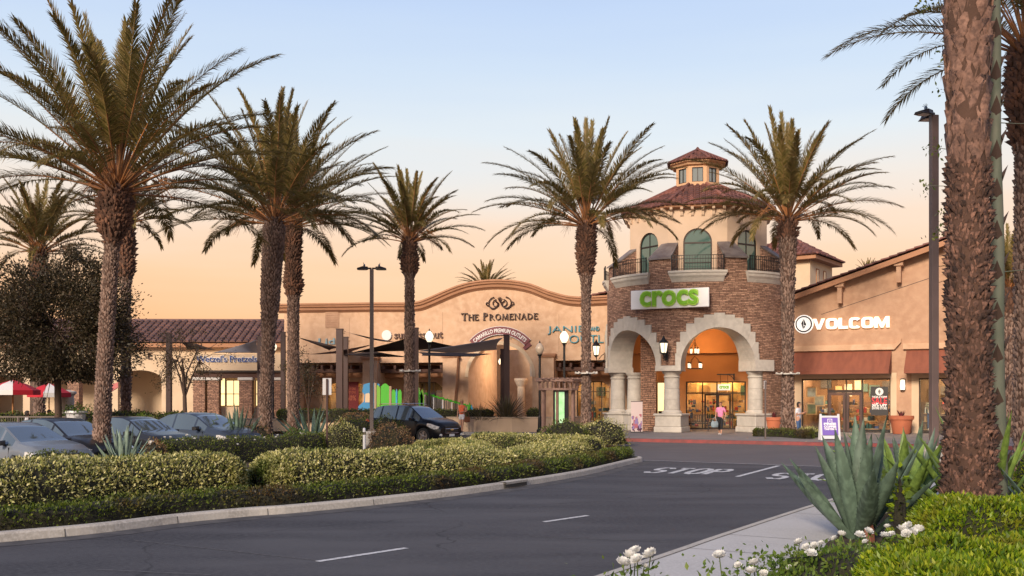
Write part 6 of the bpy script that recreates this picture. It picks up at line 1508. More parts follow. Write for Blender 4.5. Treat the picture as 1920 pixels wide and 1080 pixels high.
# ---- broad-leaved trees
BARK = mat('bark', (.09, .055, .038), .9, noise=5, col2=(.06, .038, .028), stretch=(1, 1, .3), bump=(20, .6, .02))
L_TREE = leafmat('dark_tree_leaf', [(.03, .028, .012), (.055, .042, .02), (.08, .058, .028), (.04, .034, .015), (.11, .07, .04)], .5, .25)
L_TREE2 = leafmat('reddish_tree_leaf', [(.03, .032, .012), (.06, .045, .018), (.09, .05, .025), (.045, .04, .015)], .5, .25)
def tree(label, loc, h, rx, ry, rzc, trunk_h, seed, lm, n=9000, size=.09, tr=.12, clusters=60, cr=.5, forks=5, group=None):
    rg = np.random.default_rng(seed); t = thing('leafy_tree', label, 'tree', loc, 0, group); parts = []; cz = h - rzc
    d = unit(rg.normal(size=(clusters, 3))); lob = 1 + .28 * np.array([noise.noise(Vector((a * 1.6 + seed, b * 1.6, c * 1.6))) for a, b, c in d]) * 2; C = d * (rg.uniform(.35, 1, clusters) ** .6 * lob)[:, None] * [rx, ry, rzc] + [0, 0, cz]
    top = np.array([0, 0, trunk_h]); v, q = tube_np(np.array([[0, 0, 0], [.03, 0, trunk_h * .5], top]), [tr * 1.25, tr, tr * .9], 8); parts.append((v, q, 0)); mids = []
    for k in range(forks):
        a = 2 * PI * k / forks + rg.uniform(-.4, .4); m = top + np.array([math.cos(a) * rx * .4, math.sin(a) * ry * .4, (cz - trunk_h) * .9 + rg.uniform(0, .6)]); mids.append(m)
        v, q = tube_np(np.array([top - [0, 0, .1], (top + m) / 2 + rg.normal(size=3) * .1, m]), [tr * .6, tr * .4, tr * .28], 6); parts.append((v, q, 0))
    for c in C:
        m = min(mids, key=lambda x: np.linalg.norm(x - c)); v, q = tube_np(np.array([m, (m + c) / 2 + rg.normal(size=3) * .15, c]), [tr * .2, tr * .13, tr * .05], 4); parts.append((v, q, 0))
    V, Q, M = merge(parts); npmesh('trunk', V, Q, BARK, t, smooth=True)
    per = n // clusters; P = (C[:, None] + rg.normal(size=(clusters, per, 3)) * cr * rg.uniform(.5, 1.1, (clusters, 1, 1))).reshape(-1, 3); P = P[P[:, 2] > trunk_h * 1.04 + .18 * np.sin(P[:, 0] * 3.1)]
    V, Q = leaf_cloud(P, P - [0, 0, cz], size, .5, out=.4, rg=rg); npmesh('crown', V, Q, lm, t); return t
p = at(108, 745, 44); hcr = zat(478, 44)
tree('big dark bushy tree in front of the red umbrellas', (p.x, p.y, 0), hcr - .3, 3.5, 2.8, 2.9, zat(716, 44), 3, L_TREE, 74000, .12, .16, 210, .42)
p = at(346, 745, 60); tree('thin half-bare tree in front of the low tiled building', (p.x, p.y, .1), zat(605, 60), 2.2, 1.8, 2.2, 2.0, 5, L_TREE2, 2600, .11, .13, 55, .25, forks=6)
p = at(578, 745, 50); tree('small young tree in front of the yellow-lit shop window', (p.x, p.y, .1), zat(652, 50), 1.05, 1.0, 1.35, 1.4, 7, L_TREE2, 2400, .09, .05, 30, .25)
# ------------------------------------------------------------ cars
def paint(name, c): return mat(name, tuple(x * .5 for x in c), .3, metal=0.0, coat=.15, spec=.3)
M_TYRE = mat('tyre_rubber', (.012, .012, .012), .85); M_RIM = mat('alloy_rim', (.35, .35, .36), .3, metal=.9); M_BLK = mat('black_plastic', (.015, .015, .016), .5)
M_CGLASS = mat('car_glass', (.10, .13, .145), .04, metal=.3, spec=1.0, coat=.7); M_HEADL = mat('headlight_glass', (.75, .72, .68), .08, coat=1.0, noise=14, col2=(.35, .35, .35)); M_CHROME = mat('chrome', (.7, .7, .7), .12, metal=1.0)
M_PLATE = mat('number_plate', (.7, .7, .68), .5); M_SEAT = mat('car_interior', (.05, .045, .045), .9); M_TAIL = mat('tail_lamp', (.35, .01, .01), .2, coat=1)
def car(label, kind, pm, loc, rz, sc=1.0, name='parked_car', cat='car', group=None, dashb=True):
    """front towards +x. Lofted body with wheel arches, greenhouse, glass, lamps, wheels as parts"""
    if kind == 'sedan':
        Lh, W = 2.28, .90; zf = .30; wb = (-1.33, 1.38); rw = .32
        deck = [(-2.28, .66), (-2.2, .92), (-1.75, 1.03), (-1.55, 1.06), (-.75, 1.39), (-.2, 1.45), (.25, 1.43), (.55, 1.34), (1.25, .99), (1.75, .90), (2.1, .76), (2.25, .58)]
        belt = [(-2.28, .64), (-2.2, .86), (-1.6, .95), (0, .92), (1.2, .88), (1.75, .80), (2.1, .70), (2.25, .55)]
        g0, g1, r0, r1 = -1.62, 1.28, -.72, .48; pil = [-1.18, -.32, .62]
    else:
        Lh, W = 2.13, .90; zf = .34; wb = (-1.28, 1.28); rw = .36
        deck = [(-2.13, .75), (-2.1, 1.05), (-2.0, 1.22), (-1.62, 1.58), (-1.2, 1.645), (-.3, 1.66), (.25, 1.62), (.45, 1.56), (1.12, 1.13), (1.6, 1.05), (1.95, .93), (2.1, .72)]
        belt = [(-2.13, .73), (-2.05, 1.04), (-1.6, 1.10), (0, 1.04), (1.05, 1.0), (1.6, .95), (1.95, .85), (2.1, .70)]
        g0, g1, r0, r1 = -2.0, 1.14, -1.58, .36; pil = [-1.2, -.30, .62]
    xs = sorted(set([round(x, 3) for x in np.linspace(-Lh + .03, Lh - .03, 61)] + [round(p + d, 3) for p in pil for d in (-.04, .04)] + [g0, g1, r0, r1] + [round(w_ + s * rw * 1.14, 3) for w_ in wb for s in (-1, 1)]))
    dz = lambda x: float(np.interp(x, *zip(*deck))); bz = lambda x: min(float(np.interp(x, *zip(*belt))), dz(x) - .012)
    def hw(x):
        e = max(0, (abs(x) - (Lh - .75)) / .75); return W * (1 - .24 * e ** 2.2)
    def rail(x): return hw(x) * np.interp(x, [g0, r0, 0, r1, g1], [.80, .68, .68, .66, .84]) if g0 < x < g1 else hw(x) * .86
    def sill(x):
        z = zf * (.62 if abs(x) < Lh - .4 else .8)
        for w_ in wb:
            d = abs(x - w_)
            if d < rw * 1.14: z = max(z, rw + math.sqrt((rw * 1.14) ** 2 - d * d) - .005)
        return z
    sec = []
    for x in xs:
        h = hw(x); s = sill(x); b = bz(x); t = dz(x); rl = rail(x)
        pts = [(h * .93, s), (h * .985, min(s + .06, b - .2)), (h, s + (b - s) * .45), (h * .985, s + (b - s) * .75), (h * .945, b - .01), (h * .93, b + .004),
               (rl + .01, t - .03), (rl * .93, t - .006), (rl * .55, t + .008), (0, t + .014)]
        sec.append([(x, y, z) for y, z in pts] + [(x, -y, z) for y, z in pts[-2::-1]])
    n = len(sec[0]); V = [p for r_ in sec for p in r_]; body, glass, front, rear = [], [], [], []
    for i in range(len(xs) - 1):
        xm = (xs[i] + xs[i + 1]) / 2
        for j in range(n - 1):
            f = (i * n + j, i * n + j + 1, (i + 1) * n + j + 1, (i + 1) * n + j)
            side = j in (5, n - 7); top = 7 <= j <= n - 9
            if side and g0 + .22 < xm < g1 - .12 and not any(abs(xm - p) < .042 for p in pil): glass.append(f)
            elif top and r1 + .02 < xm < g1 - .03: front.append(f)
            elif top and g0 + .03 < xm < r0 - .03: rear.append(f)
            else: body.append(f)
    for (i, rv) in ((0, False), (len(xs) - 1, True)): f = tuple(range(i * n, i * n + n)); body.append(f if rv else f[::-1])
    t = thing(name, label, cat, loc, rz, group); t.scale = (sc,) * 3
    def sub(nm, fs, m, auto=32):
        used = sorted({v for f in fs for v in f}); mp = {v: k for k, v in enumerate(used)}; mb = MB(); mb.v = [V[k] for k in used]; mb.fs([tuple(mp[v] for v in f) for f in fs]); return mb.build(nm, m, t, smooth=True, auto=auto)
    sub('body', body, pm); sub('side_windows', [f for f in glass if V[f[0]][1] > 0], M_CGLASS); sub('side_windows', [f for f in glass if V[f[0]][1] < 0], M_CGLASS); sub('windscreen', front, M_CGLASS); sub('rear_window', rear, M_CGLASS)
    for w_ in wb:
        for sg in (-1, 1):
            y = sg * (W - .12); mb = MB(); pr = [(rw * .66, -.10), (rw * .95, -.105), (rw, -.07), (rw, .07), (rw * .95, .105), (rw * .66, .10)]
            mb.T = Matrix.Translation((w_, y, rw)) @ Matrix.Rotation(-PI / 2 * sg, 4, 'X'); mb.loft([[(r_ * math.cos(a), r_ * math.sin(a), z_) for a in [2 * PI * k / 28 for k in range(28)]] for r_, z_ in pr], False); wh = mb.build('wheel', M_TYRE, t, smooth=True, auto=40)
            mb = MB(); mb.T = Matrix.Translation((w_, y, rw)) @ Matrix.Rotation(-PI / 2 * sg, 4, 'X'); mb.lathe([(rw * .67, -.1), (rw * .67, .03)], 24); mb.lathe([(rw * .68, .085), (rw * .70, .10), (rw * .62, .10), (rw * .60, .04)], 28, cap=False)
            for k in range(5):
                a = 2 * PI * k / 5; c, s_ = math.cos(a), math.sin(a); q = lambda r_, w2: [(r_ * c - w2 * s_, r_ * s_ + w2 * c)]
                mb.loft([[(r_ * c - w2 * s_, r_ * s_ + w2 * c, z_) for w2, z_ in ((-w_h, .05), (w_h, .05), (w_h, .088), (-w_h, .088))] for r_, w_h in ((.03, .045), (rw * .64, .028))])
            mb.lathe([(.05, .04), (.05, .098), (.02, .105)], 12); mb.build('rim', M_RIM if kind == 'suv' else M_CHROME, wh)
            mb = MB(); yy = sg * (W * .6); mb.box(w_ - rw * 1.2, w_ + rw * 1.2, min(yy, sg * W * .2), max(yy, sg * W * .2), .2, rw * 2.1); mb.build('wheel_well', M_BLK, t)
    mb = MB(); mb.box(-Lh + .25, Lh - .25, -W * .85, W * .85, zf * .6 - .04, zf * .75); mb.build('underbody', M_BLK, t)
    for sg in (-1, 1):                 # mirrors, headlights, door seams and handles
        mb = MB(); mx = g1 - .42; mz = bz(mx) + .07; mb.T = Matrix.Translation((mx, sg * (W + .07), mz)); mb.loft([[(-.06, a * .11, b * .07) for a, b in ((-1, -.8), (1, -.7), (1, .9), (-1, .7))], [(.03, a * .12, b * .08) for a, b in ((-1, -.8), (1, -.7), (1, .9), (-1, .7))], [(.09, a * .07, b * .04) for a, b in ((-1, -.8), (1, -.7), (1, .9), (-1, .7))]]); mb.box(-.03, .03, -sg * .12 - .03, -sg * .12 + .03, -.07, -.03); mb.build('mirror', pm if kind == 'suv' else M_BLK, t, smooth=False)
        xh0, xh1 = Lh - .62, Lh - .1; zt = bz(Lh - .35); mb = MB(); rg_ = []
        for k in range(7):
            x = xh0 + (xh1 - xh0) * k / 6; o = .012; hh = .035 + .105 * math.sin(PI * (.15 + .75 * k / 6)); zc = bz(min(x, Lh - .25)) - .10 - .03 * k / 6; y = hw(x)
            rg_.append([(x + .01, sg * (y * .99 + o), zc - hh * .7), (x + .012, sg * (y * .985 + o), zc + hh * .55), (x + .01, sg * (y * .90), zc + hh * .62), (x - .03, sg * (y * .90), zc - hh * .7)])
        mb.loft(rg_); mb.build('headlight', M_HEADL, t, smooth=True, auto=50)
        mb = MB(); x = -Lh + .05; mb.box(x - .03, x + .3, sg * W * .74 - .1, sg * W * .74 + .12, bz(-Lh + .3) - .22, bz(-Lh + .3) - .02, .03); mb.build('tail_light', M_TAIL, t)
        mb = MB()
        for x in (pil[1] + .02, g1 - .22, pil[0] + .1): mb.box(x - .006, x + .006, sg * W * .985 - .012, sg * W * .985 + .012, zf + .1, bz(x) - .03)
        mb.build('door_seam', M_BLK, t)
        for x in (pil[1] - .2, g0 + .55 if kind != 'suv' else -1.15):
            mb = MB(); mb.box(x - .09, x + .09, sg * W * .99 - .02, sg * W * .99 + .035, bz(x) - .14, bz(x) - .105, .01); mb.build('door_handle', pm if kind != 'suv' else M_CHROME, t)
    mb = MB()
    if kind == 'suv':
        mb.box(Lh - .08, Lh + .02, -.42, .42, .50, .66, .03); mb.box(Lh - .12, Lh - .01, -.38, .38, .70, .80, .02); mb.box(Lh - .1, Lh + .015, -.75, .75, .28, .40, .03)
    else: mb.box(Lh - .1, Lh + .012, -.5, .5, .36, .5, .03); mb.box(Lh - .12, Lh + .0, -.34, .34, .56, .64, .02)
    mb.build('grille', M_BLK, t)
    if kind == 'suv':
        mb = MB(); mb.box(Lh - .05, Lh + .035, -.42, .42, .655, .69, .01); mb.box(Lh - .05, Lh + .03, -.42, .42, .49, .51, .005); mb.box(Lh - .04, Lh + .02, -.62, .62, .22, .27, .01); mb.build('chrome_trim', M_CHROME, t)
        mb = MB(); mb.box(Lh + .02, Lh + .05, -.11, .11, .625, .665, .005); mb.box(Lh + .021, Lh + .049, -.05, .05, .605, .685, .005); mb.build('badge', mat('gold_badge', (.75, .6, .3), .3, metal=.8), t)
        for sg in (-1, 1):
            mb = MB(); mb.T = Matrix.Translation((Lh - .1, sg * .66, .42)); mb.T = mb.T @ Matrix.Rotation(PI / 2, 4, 'Y'); mb.lathe([(.06, 0), (.06, .1), (.04, .11)], 14); mb.build('fog_lamp', M_HEADL, t)
            mb = MB(); mb.tube([(-1.5, sg * .56, 1.66), (-1.35, sg * .57, 1.71), (0, sg * .57, 1.725), (.25, sg * .57, 1.68)], .018, 6); mb.build('roof_rail', M_CHROME, t)
    mb = MB(); mb.box(Lh + .012, Lh + .03, -.16, .16, .36 if kind == 'suv' else .4, .46 if kind == 'suv' else .5); mb.build('number_plate', M_PLATE, t)
    mb = MB(); mb.box(-1.0, .7, -.62, .62, zf, .75); 
    for x in (.15, -.85):
        for sg in (-1, 1): mb.box(x - .32, x - .18, sg * .36 - .22, sg * .36 + .22, .75, 1.15 if kind == 'sedan' else 1.3, .04)
    return t
CG = 'cars nosed in to the planting island'
HD = math.atan2(E1.y, E1.x)
M_P1, M_P2, M_P3, M_P4, M_P5 = paint('silver_blue_paint', (.30, .34, .40)), paint('dark_grey_paint', (.035, .036, .042)), paint('charcoal_paint', (.045, .047, .055)), paint('slate_blue_paint', (.075, .10, .15)), paint('black_paint', (.008, .009, .013))
def nosed(label, pm, unose, tY, sc=1.0, z=0.0):
    Y = tY; nose = Vector(((unose - CU) / F * Y, Y)); c = nose - E1 * 2.25 * sc
    return car(label, 'sedan', pm, (c.x, c.y, z), HD, sc, group=CG)
nosed('slate blue sedan at the far end of the parked row, its right headlight showing', M_P4, 468, 33.5, 1.02)
nosed('charcoal sedan just right of the tallest palm trunk', M_P3, 346, 30.3, .97)
nosed('dark grey sedan just left of the tallest palm trunk', M_P2, 214, 27.4, .98)
nosed('silver-blue car at the left edge of the picture', M_P1, 134, 24.2, .95)
fw = at(795, 833, 43.0); th = R(-36)
car('shiny black compact SUV driving out past the pink and green shrubs', 'suv', M_P5, (fw.x - 1.28 * math.cos(th) + .5, 44.0, 0), th, 1.0, name='suv', cat='car')

# ------------------------------------------------------------ people
SKIN = mat('skin', (.48, .25, .16), .6); HAIR_B = mat('blond_hair', (.50, .32, .14), .6); HAIR_D = mat('dark_hair', (.02, .013, .01), .6)
def skinned(name, pts, edges, rad, m, parent, sub=1, root=0):
    me = bpy.data.meshes.new('tmp'); me.from_pydata([tuple(p) for p in pts], edges, []); ob = bpy.data.objects.new('tmp', me); COL.objects.link(ob)
    ob.modifiers.new('s', 'SKIN'); sv = me.skin_vertices[0].data
    for k, r_ in enumerate(rad): sv[k].radius = (r_, r_) if not hasattr(r_, '__len__') else r_; sv[k].use_root = (k == root)
    ob.modifiers.new('u', 'SUBSURF').levels = sub; ob.modifiers['u'].render_levels = sub
    dg = bpy.context.evaluated_depsgraph_get(); dg.update(); m2 = bpy.data.meshes.new_from_object(ob.evaluated_get(dg)); m2.name = name
    bpy.data.objects.remove(ob); bpy.data.meshes.remove(me)
    m2.materials.clear(); m2.materials.append(m); m2.polygons.foreach_set('use_smooth', [True] * len(m2.polygons))
    o = bpy.data.objects.new(name, m2); COL.objects.link(o); o.parent = parent; return o
def person(label, loc, rz, h=1.68, la=((.25, .03), (.27, -.04)), ra=None, stride=.12, shirt=None, sleeve=.5, legs=None, leg_len=1.0, hair=HAIR_D, hair_len=.1, shoes=None, seated=False, group=None, wide=1.0, arms=None, head_tilt=0.0):
    """faces -y. Units for a 1.75 m figure, scaled to h. arms: [(elbow, hand), (elbow, hand)] positions"""
    t = thing('person', label, 'person', loc, rz, group); t.scale = (h / 1.75,) * 3
    hz = .93 if not seated else .50
    dz = hz - .93
    P = [(0, 0, .95 + dz), (0, .01, 1.12 + dz), (0, .0, 1.33 + dz), (0, .01, 1.46 + dz), (0, -.01 - head_tilt * .3, 1.54 + dz), (0, -.02 - head_tilt, 1.63 + dz), (0, -.015 - head_tilt, 1.70 + dz)]
    rd_ = [(.155 * wide, .12 * wide), (.13 * wide, .105 * wide), (.16 * wide, .115 * wide), (.07, .07), (.055, .055), (.078, .092), (.06, .07)]
    E = [(0, 1), (1, 2), (2, 3), (3, 4), (4, 5), (5, 6)]
    hands = []
    for sg, (el_, ha) in zip((-1, 1), arms or [((-.27, .03, 1.12), (-.27, -.08, .87)), ((.27, .03, 1.12), (.27, -.08, .87))]):
        k = len(P); el_ = Vector(el_) + Vector((0, 0, dz)); ha = Vector(ha) + Vector((0, 0, dz)); d = (ha - el_).normalized()
        P += [(sg * .17 * wide, .01, 1.40 + dz), tuple(el_), tuple(ha), tuple(ha + d * .05), tuple(ha + d * .09)]; rd_ += [.052, .037, .024, (.036, .02), (.034, .016)]; E += [(2, k), (k, k + 1), (k + 1, k + 2), (k + 2, k + 3), (k + 3, k + 4)]
        sd = d.cross(Vector((0, 1, 0))); sd = sd.normalized() if sd.length > .1 else Vector((1, 0, 0)); fr = d.cross(sd).normalized()
        for q in range(4):
            j = len(P); off = (q - 1.5) * .017; ln = (.062, .075, .07, .055)[q]; b0 = ha + d * .095 + fr * off; P += [tuple(b0 + d * .02), tuple(b0 + d * (.02 + ln * .5)), tuple(b0 + d * (.02 + ln) - sd * .015)]; rd_ += [.009, .0085, .007]; E += [(k + 4, j), (j, j + 1), (j + 1, j + 2)]
        j = len(P); P += [tuple(ha + d * .045 + fr * .035), tuple(ha + d * .085 + fr * .05)]; rd_ += [.011, .009]; E += [(k + 3, j), (j, j + 1)]
        hands.append(ha + d * .1)
    feet = []
    for sg in (-1, 1):
        k = len(P); st = stride * sg
        if seated: J = [(sg * .09, -.02, .50), (sg * .11, -.42, .50), (sg * .11, -.40, .10), (sg * .11, -.42, .05), (sg * .11, -.55, .035)]
        else: J = [(sg * .09, 0, .86), (sg * .085, -st * .35 - .03, .49), (sg * .085, -st, .10), (sg * .085, -st - .02, .05), (sg * .095, -st - .15, .035)]
        P += J; rd_ += [.088 * wide, .058, .038, .042, (.04, .028)]; E += [(0, k), (k, k + 1), (k + 1, k + 2), (k + 2, k + 3), (k + 3, k + 4)]; feet.append([Vector(q) for q in J])
    # nose, ears
    hc = Vector((0, -.02 - head_tilt, 1.63 + dz))
    body = skinned('body', P, E, rd_, SKIN, t, 2)
    mb = MB(); 
    for sg in (-1, 1): mb.tube([hc + Vector((sg * .03, -.083, .015)), hc + Vector((sg * .03, -.093, .015))], .009, 6)
    mb.build('eyes', HAIR_D, t)
    mb = MB(); mb.tube([hc + Vector((-.022, -.088, -.04)), hc + Vector((0, -.094, -.042)), hc + Vector((.022, -.088, -.04))], .005, 5); mb.build('mouth', mat('lips', (.35, .09, .07), .5), t)
    mb = MB(); mb.tube([hc + Vector((0, -.085, .012)), hc + Vector((0, -.108, -.015))], [.007, .013], 6)
    for sg in (-1, 1): mb.tube([hc + Vector((sg * .078, 0, .015)), hc + Vector((sg * .083, .01, -.02))], .014, 6)
    mb.build('nose_and_ears', SKIN, t, smooth=True)
    mb = MB(); N1, N2 = 14, 20; hx = hc + Vector((0, .018, .035))
    def hpt(i, j):
        a = PI * i / N1; b = 2 * PI * j / N2; q = Vector((math.sin(a) * math.cos(b) * .096, math.sin(a) * math.sin(b) * .112, math.cos(a) * .108))
        if q.z < -.02: q.z -= hair_len * min(1, (-.02 - q.z) / .09) * (1 if q.y > -.02 else .6); 
        return hx + q * (1 + .05 * noise.noise(q * 40))
    for i in range(N1):
        for j in range(N2):
            A = [hpt(i, j), hpt(i + 1, j), hpt(i + 1, j + 1), hpt(i, j + 1)]; c = sum(A, Vector()) / 4 - hx
            if c.y < -.035 and c.z < .035: continue
            k = mb.vs(A); mb.fs([(0, 1, 2, 3)], k)
    o = mb.build('hair', hair, t, smooth=True)
    if shirt:
        sp = [P[0], P[1], P[2], (0, .01, 1.45 + dz)]; sp[0] = (0, 0, .87 + dz); sr = [(.185 * wide, .15 * wide), (.148 * wide, .122 * wide), (.172 * wide, .13 * wide), (.085, .075)]; se = [(0, 1), (1, 2), (2, 3)]
        for sg, (el_, ha) in zip((-1, 1), arms or [((-.27, .03, 1.12), (-.27, -.08, .87)), ((.27, .03, 1.12), (.27, -.08, .87))]):
            s0 = Vector((sg * .17 * wide, .01, 1.40 + dz)); e0 = Vector(el_) + Vector((0, 0, dz)); k = len(sp)
            sp += [tuple(s0), tuple(s0.lerp(e0, sleeve))]; sr += [.066, .058]; se += [(2, k), (k, k + 1)]
        skinned('shirt', sp, se, sr, shirt, t, 2)
    if legs:
        lp = [(0, 0, 1.03 + dz), (0, 0, .88 + dz)]; lr = [(.15 * wide, .12 * wide), (.175 * wide, .14 * wide)]; le = [(0, 1)]
        for J in feet:
            k = len(lp); lp.append(tuple(J[0])); lr.append(.10 * wide); le.append((1, k))
            if leg_len <= .5: lp.append(tuple(J[0].lerp(J[1], leg_len * 2))); lr.append(.088); le.append((k, k + 1))
            else: lp += [tuple(J[1]), tuple(J[1].lerp(J[2], (leg_len - .5) * 2))]; lr += [.07, .052]; le += [(k, k + 1), (k + 1, k + 2)]
        skinned('trousers' if leg_len > .5 else 'shorts', lp, le, lr, legs, t, 2)
    for J in feet:
        skinned('shoe', [J[3] + Vector((0, .04, -.012)), J[3] + Vector((0, -.04, -.012)), J[4] + Vector((0, -.03, -.008))], [(0, 1), (1, 2)], [(.042, .035), (.045, .036), (.042, .026)], shoes or M_BLK, t, 1)
    return t, hands
C_ = lambda n, c: mat('cloth_' + n, c, .85, noise=9, col2=tuple(x * .75 for x in c))
WHITE_SHOE = C_('white_shoe', (.75, .74, .72))
def bag(label, loc, rz, m, w=.3, h=.26, d=.13, strap=.22, name='handbag'):
    t = thing(name, label, 'bag', loc, rz); mb = MB(); mb.loft([[(sx * w / 2 * k, sy * d / 2 * k, z) for sx, sy in ((-1, -.7), (-.7, -1), (.7, -1), (1, -.7), (1, .7), (.7, 1), (-.7, 1), (-1, .7))] for z, k in ((0, .8), (.03, .98), (h * .7, 1), (h, .82))]); mb.build('pouch', m, t, smooth=True, auto=50)
    mb = MB(); mb.tube([(math.cos(a) * w * .33, 0, h - .02 + math.sin(a) * strap) for a in [PI * k / 10 for k in range(11)]], .012, 5); mb.build('handle', m, t); return t
p = at(1351, 745, 50.3); t, hd = person('person in a pink top, black trousers and white shoes walking out of the brick arch', (p.x, p.y, .155), R(-28), 1.62, shirt=C_('pink', (.72, .24, .42)), sleeve=.85, legs=C_('black', (.015, .015, .018)), leg_len=.82, hair=mat('brown_hair', (.13, .06, .035), .6), hair_len=.08, shoes=WHITE_SHOE, stride=.14, wide=1.08, arms=[((-.26, .05, 1.14), (-.27, -.02, .9)), ((.28, .03, 1.14), (.27, -.10, .92))])
p = at(1341, 745, 50.0); bag('pale blue-grey handbag carried by the person in pink', (p.x - .03, p.y - .02, .52), .5, C_('bluegrey', (.30, .38, .42)), .36, .30, .15, .2)
p = at(1497, 745, 47.2); person('person in a loose white T-shirt and jeans looking at a phone beside the palm', (p.x, p.y, .155), R(55), 1.62, shirt=C_('white', (.72, .71, .74)), sleeve=.8, legs=C_('denim', (.06, .12, .26)), leg_len=1.0, hair=HAIR_D, hair_len=.16, shoes=WHITE_SHOE, stride=.04, wide=1.15, arms=[((-.27, -.02, 1.12), (-.12, -.26, 1.22)), ((.27, -.02, 1.12), (.12, -.26, 1.2))], head_tilt=.02)
p = at(866, 745, 53.7); person('person with blond hair, orange top and white shorts walking past the planter wall', (p.x, p.y, .155), R(-25), 1.72, shirt=C_('orange', (.75, .16, .06)), sleeve=.15, legs=C_('white', (.72, .71, .74)), leg_len=.28, hair=HAIR_B, hair_len=.2, shoes=M_BLK, stride=.10, arms=[((-.25, .02, 1.13), (-.2, -.12, .93)), ((.26, .02, 1.13), (.08, -.22, 1.08))], head_tilt=.02)
p = at(875, 745, 53.5); bag('brown shoulder bag hanging beside the person in orange', (p.x + .02, p.y, .68), .3, C_('brown', (.20, .07, .03)), .3, .3, .12, .3)
p = at(809, 745, 56.5); person('person in a pale pink top seen over the bonnet of the black car', (p.x, p.y, .155), R(160), 1.42, shirt=C_('pale_pink', (.75, .45, .42)), sleeve=.3, legs=C_('denim', (.06, .12, .26)), hair=HAIR_D, hair_len=.14)
p = at(51, 745, 46); person('person in a white shirt sitting at the cafe terrace near the red umbrella', (p.x, p.y, .1), R(120), 1.7, shirt=C_('white', (.72, .71, .74)), sleeve=.6, legs=C_('black', (.015, .015, .018)), hair=HAIR_D, seated=True)
p = at(92, 745, 50); person('dark-haired person sitting at a table left of the big tree trunk', (p.x, p.y, .1), R(60), 1.7, shirt=C_('black', (.015, .015, .018)), sleeve=.9, legs=C_('denim', (.06, .12, .26)), hair=HAIR_D, seated=True)
# mannequins in the shop window
M_MAN = mat('mannequin_white', (.6, .55, .5), .5)
for (u, lb, c1) in ((1745, 'headless shop mannequin in a patterned shirt and jeans behind the right-hand glass', (.36, .34, .24)), (1888, 'mannequin in a pale top in the shop window at the right edge', (.55, .5, .42))):
    x = vz(u, 780, -.9)[0]; w_ = VF.w(x, .95, .25); t = thing('mannequin', lb, 'mannequin', tuple(w_), VF.rz)
    P = [(0, 0, .95), (0, 0, 1.15), (0, 0, 1.38), (0, 0, 1.5), (-.18, 0, 1.42), (-.26, 0, 1.15), (-.26, -.04, .9), (.18, 0, 1.42), (.26, 0, 1.15), (.26, -.04, .9), (-.1, 0, .88), (-.1, 0, .45), (-.1, 0, .03), (.1, 0, .88), (.1, 0, .45), (.1, 0, .03)]
    E = [(0, 1), (1, 2), (2, 3), (2, 4), (4, 5), (5, 6), (2, 7), (7, 8), (8, 9), (0, 10), (10, 11), (11, 12), (0, 13), (13, 14), (14, 15)]
    skinned('figure', P, E, [(.15, .11), (.12, .1), (.16, .11), .05, .05, .035, .03, .05, .035, .03, .08, .06, .04, .08, .06, .04], M_MAN, t, 1)
    skinned('shirt', [P[0], P[1], P[2], P[4], (-.24, 0, 1.22), P[7], (.24, 0, 1.22)], [(0, 1), (1, 2), (2, 3), (3, 4), (2, 5), (5, 6)], [(.17, .13), (.145, .12), (.175, .13), .07, .065, .07, .065], mat('patterned_shirt_%d' % u, c1, .8, noise=14, col2=tuple(x * .35 for x in c1)), t, 1)
    skinned('jeans', [(0, 0, .98), P[10], P[11], (-.1, 0, .1), P[13], P[14], (.1, 0, .1)], [(0, 1), (1, 2), (2, 3), (0, 4), (4, 5), (5, 6)], [(.16, .12), .095, .07, .055, .095, .07, .055], C_('denim', (.06, .12, .26)), t, 1)
    mb = MB(); mb.lathe([(.2, -.1), (.2, -.03)], 16); mb.build('stand', M_BLK, t)

